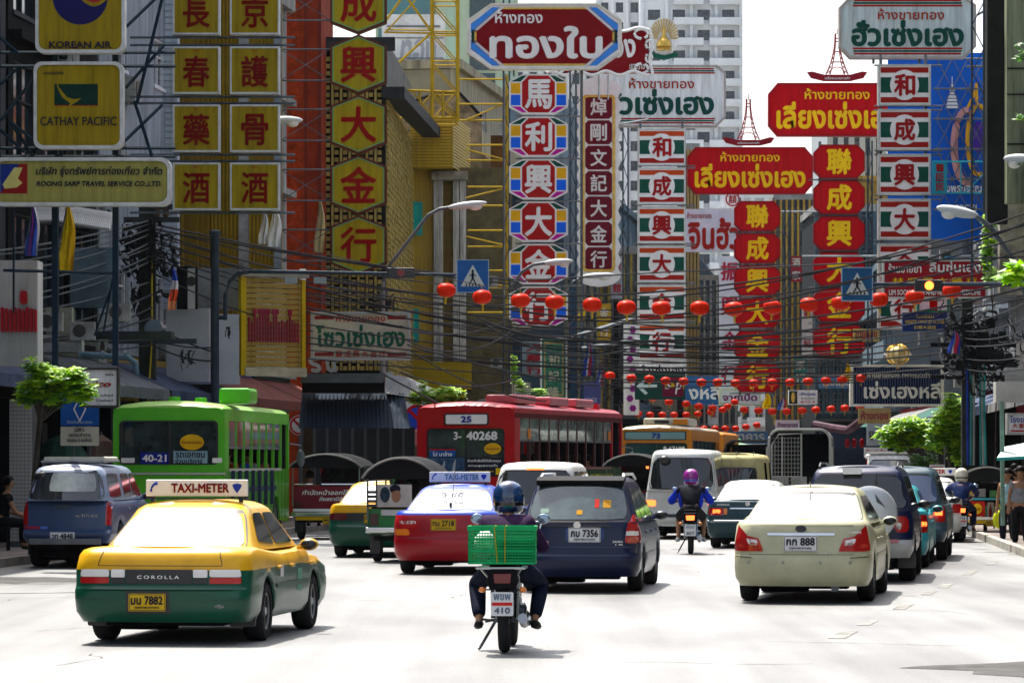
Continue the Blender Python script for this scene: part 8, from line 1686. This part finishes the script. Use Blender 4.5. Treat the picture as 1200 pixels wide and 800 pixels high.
# steel masts and bars behind the signs
for (px0,px1,py0,py1,d,lab) in ((1139,1153,-10,330,88,'dark steel lattice post right of the blue banner'),(590,597,-5,470,106,'slim dark lattice post left of the coloured column'),(668,675,60,400,106,'thin lattice post left of the ornate column'),(730,736,150,440,126,'thin steel mast left of the middle column'),(920,926,240,470,132,'bluish steel mast between the two red columns'),(1017,1022,165,430,118,'steel mast right of the higher red column')):
    r, W, H = sign_root('lattice_mast', lab, px0, px1, py0, py1, d, 0, 'mast')
    for x in (-W, W): MB().tube([(x,0,-H),(x,0,H)], .03, 5).build('upright', GP, r)
    b = MB(); n = int(2*H/.6)
    for i in range(n): z = -H+.6*i; b.tube([(-W,0,z),(W,0,z+.6)] if i%2 else [(W,0,z),(-W,0,z+.6)], .014, 4)
    b.build('lacing', GP, r)
for i, (px0,py0,px1,py1,d) in enumerate(((660,398,745,372,118),(682,408,750,398,118),(700,150,760,140,120),(1010,300,1150,300,106),(940,300,1020,300,126),(915,248,960,248,135),(560,470,640,455,120))):
    a = at(px0,py0,d); b_ = at(px1,py1,d); r = thing('steel_bar', f'grey steel bar bracing the street signs, {ORD[i]} of seven', 'steel bar', a, 0, 'loose bracing bars'); MB().tube([(0,0,0), b_-a], .07 if i < 2 else .04, 5).build('bar', mat((.22,.26,.28), .5, .3, .3), r)
# ---------------------------------------------------------------- flags
def flag(px, py, w_, h_, d, cols, lab, horiz=False, pole=None):
    r = thing('flag', lab, 'flag', at(px, py, d)); b = MB(); nx, nz = 6, 14; W, H = w_/F*d, h_/F*d
    for j in range(nz+1):
        t = j/nz
        for i in range(nx+1): u = i/nx-.5; ww = W*(.25+.75*sin(min(1,t*1.3)*pi*.5)); b.v.append((u*ww+.03*sin(t*5), .05*sin(u*14+t*3), -t*H))
    for j in range(nz):
        for i in range(nx): a = j*(nx+1)+i; b.f.append((a,a+nx+1,a+nx+2,a+1)); q = (i/nx) if not horiz else j/nz; b.m.append(min(int(q*len(cols)), len(cols)-1))
    b.build('cloth', [mat(c, .8, 0, .15, 5) for c in cols], r, 70)
    if pole: MB().tube([at(*p, d)-at(px,py,d) for p in pole], .015).build('pole', STEEL, r)
BWR = [(.02,.05,.3),(.5,.5,.55),(.4,.02,.06)]
flag(38, 240, 16, 60, 61, [(.03,.05,.2),(.2,.04,.25),(.04,.1,.5),(.5,.5,.5)], 'drooping blue violet and white flag under the travel sign', False, [(30,300),(38,238)]); flag(79, 240, 18, 78, 61, [(.6,.42,.01),(.62,.45,.01),(.5,.3,.01)], 'long drooping yellow flag under the travel sign', False, [(62,320),(80,236)])
flag(203, 315, 10, 48, 68, [(.02,.06,.4),(.5,.5,.52),(.5,.06,.02),(.6,.25,.1)], 'furled blue white and orange flag beside the pole', True); flag(322, 244, 16, 45, 79, [(.6,.6,.62)], 'hanging white flag under the right medicine sign'); flag(375, 236, 12, 60, 93, [(.45,.42,.3)], 'cream flag below the yellow hexagon column'); flag(309, 246, 10, 40, 80, [(.5,.5,.52)], 'second small white flag left of the hanging one')
flag(1119, 388, 14, 26, 83, BWR+BWR[:1], 'small red white and blue flag on the right pole'); flag(917, 466, 9, 14, 128, BWR, 'tiny national flag below the red columns'); flag(993, 425, 8, 22, 97, [(.75,.45,.0)], 'yellow flag left of the slatted sign'); flag(899, 461, 10, 18, 127, [(.8,.5,.0)], 'yellow flag under the lower red column'); flag(690, 400, 12, 40, 115, BWR+[(.02,.15,.5)], 'cluster flag of blue and red beside the violet banner'); flag(704, 425, 8, 26, 114, BWR, 'small striped flag right of the cluster flag'); flag(682, 350, 8, 26, 113, [(.7,.5,.0)], 'small yellow flag high beyond the red bus')
# ---------------------------------------------------------------- air conditioners and clutter on the walls
ACL = [(1140,350,95,'beside the blue banner foot'),(60,377,66,'on the ledge left of the pole'),(98,388,68,'small one near the pole foot'),(140,366,70,'under the louvred wall'),(583,425,121,'by the yellow balcony'),(1128,446,90,'below the right pole cables'),(640,445,125,'beside the green banner'),(575,330,110,'beside the crosswalk sign'),(1110,300,102,'under the blue banner')]
for i, (px, py, d, wh) in enumerate(ACL): r = thing('air_conditioner', f'grey air conditioner box {wh}', 'air conditioner', at(px, py, d)); part('casing', AC_D(), r); r.scale = (.6,.6,.6)
for (px,py,d,c,lab,W) in ((72,528,70,(.015,.05,.035),'dark green market umbrella behind the blue pickup',.62),(119,528,71,(.16,.1,.08),'pinkish market umbrella beside the green bus',.4),(492,514,100,(.3,.1,.1),'faded pink umbrella left of the red bus',.45)):
    r = thing('umbrella', lab, 'umbrella', at(px, py, d)); b = MB(); n = 10
    b.add([(0,0,.35)]+[(W*cos(2*pi*i/n),W*sin(2*pi*i/n),-.2) for i in range(n)]+[(W*.55*cos(2*pi*i/n),W*.55*sin(2*pi*i/n),.2) for i in range(n)], [(0,n+1+i,n+1+(i+1)%n) for i in range(n)]+[(n+1+i,1+i,1+(i+1)%n,n+1+(i+1)%n) for i in range(n)]); b.build('canopy', mat(c, .7, 0, .3, 3), r); MB().tube([(0,0,.4),(0,0,-1.9)], .02).build('pole', STEEL, r)
# small far signs that crowd both rows of houses
FS = [(612,640,400,440,140,(.2,.3,.33),'大藥行','faded blue grey'),(700,716,356,398,135,(.4,.28,.02),'金行','mustard'),(716,730,300,350,150,(.3,.33,.36),'旅館','pale grey'),(926,940,300,330,160,(.3,.03,.04),'酒家','maroon'),(940,952,350,420,170,(.5,.45,.4),'興記','cream'),(930,946,420,450,160,(.03,.15,.12),'茶行','deep green'),(1012,1028,430,470,120,(.25,.02,.03),'酒樓','dark red'),(960,1000,440,455,150,(.1,.2,.35),'โรงแรม','blue'),(1000,1030,385,400,120,(.45,.35,.1),'ขายทอง','ochre'),(846,900,505,520,200,(.1,.2,.35),'ธนาคาร','hazy blue'),(830,842,470,498,190,(.5,.5,.5),'金','whitish'),(1108,1120,300,345,100,(.03,.2,.4),'藥','bright blue'),(905,935,520,532,170,(.3,.1,.2),'อาหาร','plum'),(760,800,492,500,190,(.2,.25,.4),'ห้างทอง','periwinkle')]
for x0,x1,y0,y1,d,c,tx,nm in FS:
    r, W, H = sign_root('shop_sign', f'small distant {nm} shop sign among the cables and lanterns', x0, x1, y0, y1, d); board(r, rect(-W,W,-H,H), mat(c, .6, 0, .25, 2), 0, depth=.15); tc_ = mat((.6,.58,.5), .5) if sum(c) < .8 else mat((.3,.02,.03), .5)
    if y1-y0 > x1-x0:
        for q, ch in enumerate(tx): text(r, ch, 0, H*(1-2*(q+.5)/len(tx)), W*1.4, min(W*1.5, H*1.5/len(tx)), -.006, tc_, .03)
    else: text(r, tx, 0, 0, W*1.7, H*1.2, -.006, tc_, .03)
# ---------------------------------------------------------------- trees and plants
def leaf_mat(c):
    m = bpy.data.materials.new('leaf'); m.use_nodes = True; t = m.node_tree; b = t.nodes['Principled BSDF']; b.inputs['Base Color'].default_value = (*c, 1); b.inputs['Roughness'].default_value = .45
    tr = t.nodes.new('ShaderNodeBsdfTranslucent'); tr.inputs[0].default_value = (c[0]*1.6, c[1]*1.6, c[2]*.6, 1); ad = t.nodes.new('ShaderNodeMixShader'); ad.inputs[0].default_value = .45
    n = t.nodes.new('ShaderNodeTexNoise'); n.inputs['Scale'].default_value = 3; h = t.nodes.new('ShaderNodeHueSaturation'); h.inputs['Color'].default_value = (*c, 1); t.links.new(n.outputs[0], h.inputs['Value']); 
    mr = t.nodes.new('ShaderNodeMapRange'); mr.inputs[3].default_value = .5; mr.inputs[4].default_value = 1.6; t.links.new(n.outputs[0], mr.inputs[0]); t.links.new(mr.outputs[0], h.inputs['Value']); t.links.new(h.outputs[0], b.inputs['Base Color'])
    t.links.new(b.outputs[0], ad.inputs[1]); t.links.new(tr.outputs[0], ad.inputs[2]); t.links.new(ad.outputs[0], t.nodes['Material Output'].inputs[0]); return m
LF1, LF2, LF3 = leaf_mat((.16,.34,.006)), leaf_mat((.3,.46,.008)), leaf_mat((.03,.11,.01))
def foliage(parent, clumps, n, size, mats, seed=1, whorl=True):
    R_ = random.Random(seed); b = MB()
    tot = sum(c[3]*c[4]*c[5] for c in clumps)
    for cx, cy, cz, rx, ry, rz in clumps:
        for _ in range(max(4, int(n*rx*ry*rz/tot))):
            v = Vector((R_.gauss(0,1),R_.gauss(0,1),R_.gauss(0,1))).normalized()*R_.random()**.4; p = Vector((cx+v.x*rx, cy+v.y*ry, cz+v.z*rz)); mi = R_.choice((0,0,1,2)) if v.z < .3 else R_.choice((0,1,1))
            k_ = 5 if whorl else 1; a0 = R_.uniform(0,6.3); tilt = R_.uniform(-.5,.4)
            for q in range(k_):
                a = a0+2*pi*q/k_+R_.uniform(-.3,.3); s_ = size*R_.uniform(.7,1.25); dr = Vector((cos(a),sin(a),tilt+R_.uniform(-.5,.2))).normalized(); sd_ = dr.cross(Vector((0,0,1))).normalized()*s_*.24; up = Vector((0,0,s_*.08))
                b.add([p, p+dr*s_*.5+sd_-up, p+dr*s_, p+dr*s_*.5-sd_-up, p+dr*s_*.5+up], [(0,1,4),(1,2,4),(2,3,4),(3,0,4)], mi)
    return b.build('foliage', mats, parent)
def tree(lab, px, py, d, clumps, n, size, seed, base_px=None, mats=(LF1,LF2,LF3), cat='tree', trunk=.07):
    g0 = on_ground(base_px or px, d); c0 = at(px, py, d); r = thing('tree', lab, cat, g0); off = c0-g0; k = d/F
    cl = [(off.x+x*k, y, off.z+z*k*1.15, rx*k, ry*k, rz*k*1.35) for x,y,z,rx,ry,rz in clumps]; foliage(r, cl, n, size, list(mats), seed)
    MB().tube([(0,0,0),(.05,.02,off.z*.45),(off.x*.4,0,off.z*.8),(off.x*.7,0,off.z)], [trunk,trunk*.8,trunk*.6,trunk*.3], 8).build('trunk', mat((.06,.05,.04), .9, 0, .4, 4, .3), r)
    for i, c in enumerate(cl[:7]): MB().tube([(off.x*.4,0,off.z*.78),(mix(off.x*.5,c[0],.5),c[1]*.5,mix(off.z*.85,c[2],.5)),c[:3]], [trunk*.45,trunk*.25,trunk*.1], 5).build('limb', mat((.06,.05,.04), .9, 0, .4, 4, .3), r)
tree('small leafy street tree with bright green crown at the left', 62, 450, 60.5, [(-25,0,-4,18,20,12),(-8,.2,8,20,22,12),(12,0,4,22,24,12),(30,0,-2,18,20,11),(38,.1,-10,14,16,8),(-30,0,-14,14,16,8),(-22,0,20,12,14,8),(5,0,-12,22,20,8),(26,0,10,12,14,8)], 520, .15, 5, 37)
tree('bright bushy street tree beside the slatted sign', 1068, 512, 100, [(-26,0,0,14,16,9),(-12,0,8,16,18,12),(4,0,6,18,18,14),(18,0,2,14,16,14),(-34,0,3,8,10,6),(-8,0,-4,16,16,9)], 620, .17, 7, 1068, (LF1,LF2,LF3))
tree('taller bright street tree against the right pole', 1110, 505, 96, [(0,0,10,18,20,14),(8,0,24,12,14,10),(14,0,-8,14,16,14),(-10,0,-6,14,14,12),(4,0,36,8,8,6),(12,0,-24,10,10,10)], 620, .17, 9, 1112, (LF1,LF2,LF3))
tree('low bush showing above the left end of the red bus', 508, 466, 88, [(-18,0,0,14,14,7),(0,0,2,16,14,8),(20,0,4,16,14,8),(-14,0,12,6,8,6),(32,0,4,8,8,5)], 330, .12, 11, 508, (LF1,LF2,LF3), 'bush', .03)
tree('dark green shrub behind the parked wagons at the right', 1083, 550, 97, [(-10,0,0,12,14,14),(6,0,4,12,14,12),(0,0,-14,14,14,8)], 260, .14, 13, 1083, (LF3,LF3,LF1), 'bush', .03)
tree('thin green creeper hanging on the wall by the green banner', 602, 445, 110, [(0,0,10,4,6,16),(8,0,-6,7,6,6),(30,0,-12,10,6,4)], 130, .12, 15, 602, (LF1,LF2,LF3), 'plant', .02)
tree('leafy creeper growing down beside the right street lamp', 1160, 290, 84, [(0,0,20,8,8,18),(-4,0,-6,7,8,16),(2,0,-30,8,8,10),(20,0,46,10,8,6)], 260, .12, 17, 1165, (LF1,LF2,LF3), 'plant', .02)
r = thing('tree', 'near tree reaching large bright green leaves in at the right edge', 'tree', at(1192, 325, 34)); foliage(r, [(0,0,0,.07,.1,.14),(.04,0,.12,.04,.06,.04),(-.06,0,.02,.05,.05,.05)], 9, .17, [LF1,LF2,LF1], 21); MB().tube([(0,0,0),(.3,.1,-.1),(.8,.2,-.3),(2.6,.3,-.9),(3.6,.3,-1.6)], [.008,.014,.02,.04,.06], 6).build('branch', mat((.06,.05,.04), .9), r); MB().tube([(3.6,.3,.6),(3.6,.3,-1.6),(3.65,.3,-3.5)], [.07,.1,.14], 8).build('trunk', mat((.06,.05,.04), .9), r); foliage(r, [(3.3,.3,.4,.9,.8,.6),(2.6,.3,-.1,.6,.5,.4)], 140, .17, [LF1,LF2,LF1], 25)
r = thing('tree_branch', 'dim olive leaves in front of the green wall, top right', 'branch', at(1196, 60, 60)); foliage(r, [(0,0,.0,.12,.1,.2),(0,0,-1.2,.12,.1,.12),(0.02,0,-1.9,.15,.1,.1)], 14, .16, [LF3,LF3,LF1], 23); MB().tube([(.3,0,.5),(.1,0,0),(.15,0,-2)], .01, 4).build('twig', mat((.06,.05,.04), .9), r)
# ---------------------------------------------------------------- tidy up
bpy.data.scenes.remove(TMP)
# ---------------------------------------------------------------- the air
m = bpy.data.materials.new('air'); m.use_nodes = True; t = m.node_tree; t.nodes.remove(t.nodes['Principled BSDF'])
v = t.nodes.new('ShaderNodeVolumePrincipled'); v.inputs['Density'].default_value = .00003; v.inputs['Color'].default_value = (.8,.88,1,1); v.inputs['Anisotropy'].default_value = .2
t.links.new(v.outputs[0], t.nodes['Material Output'].inputs['Volume'])
tag(MB().box(-950, 950, -70, 2550, -1, 110).build('haze', m), kind='stuff')
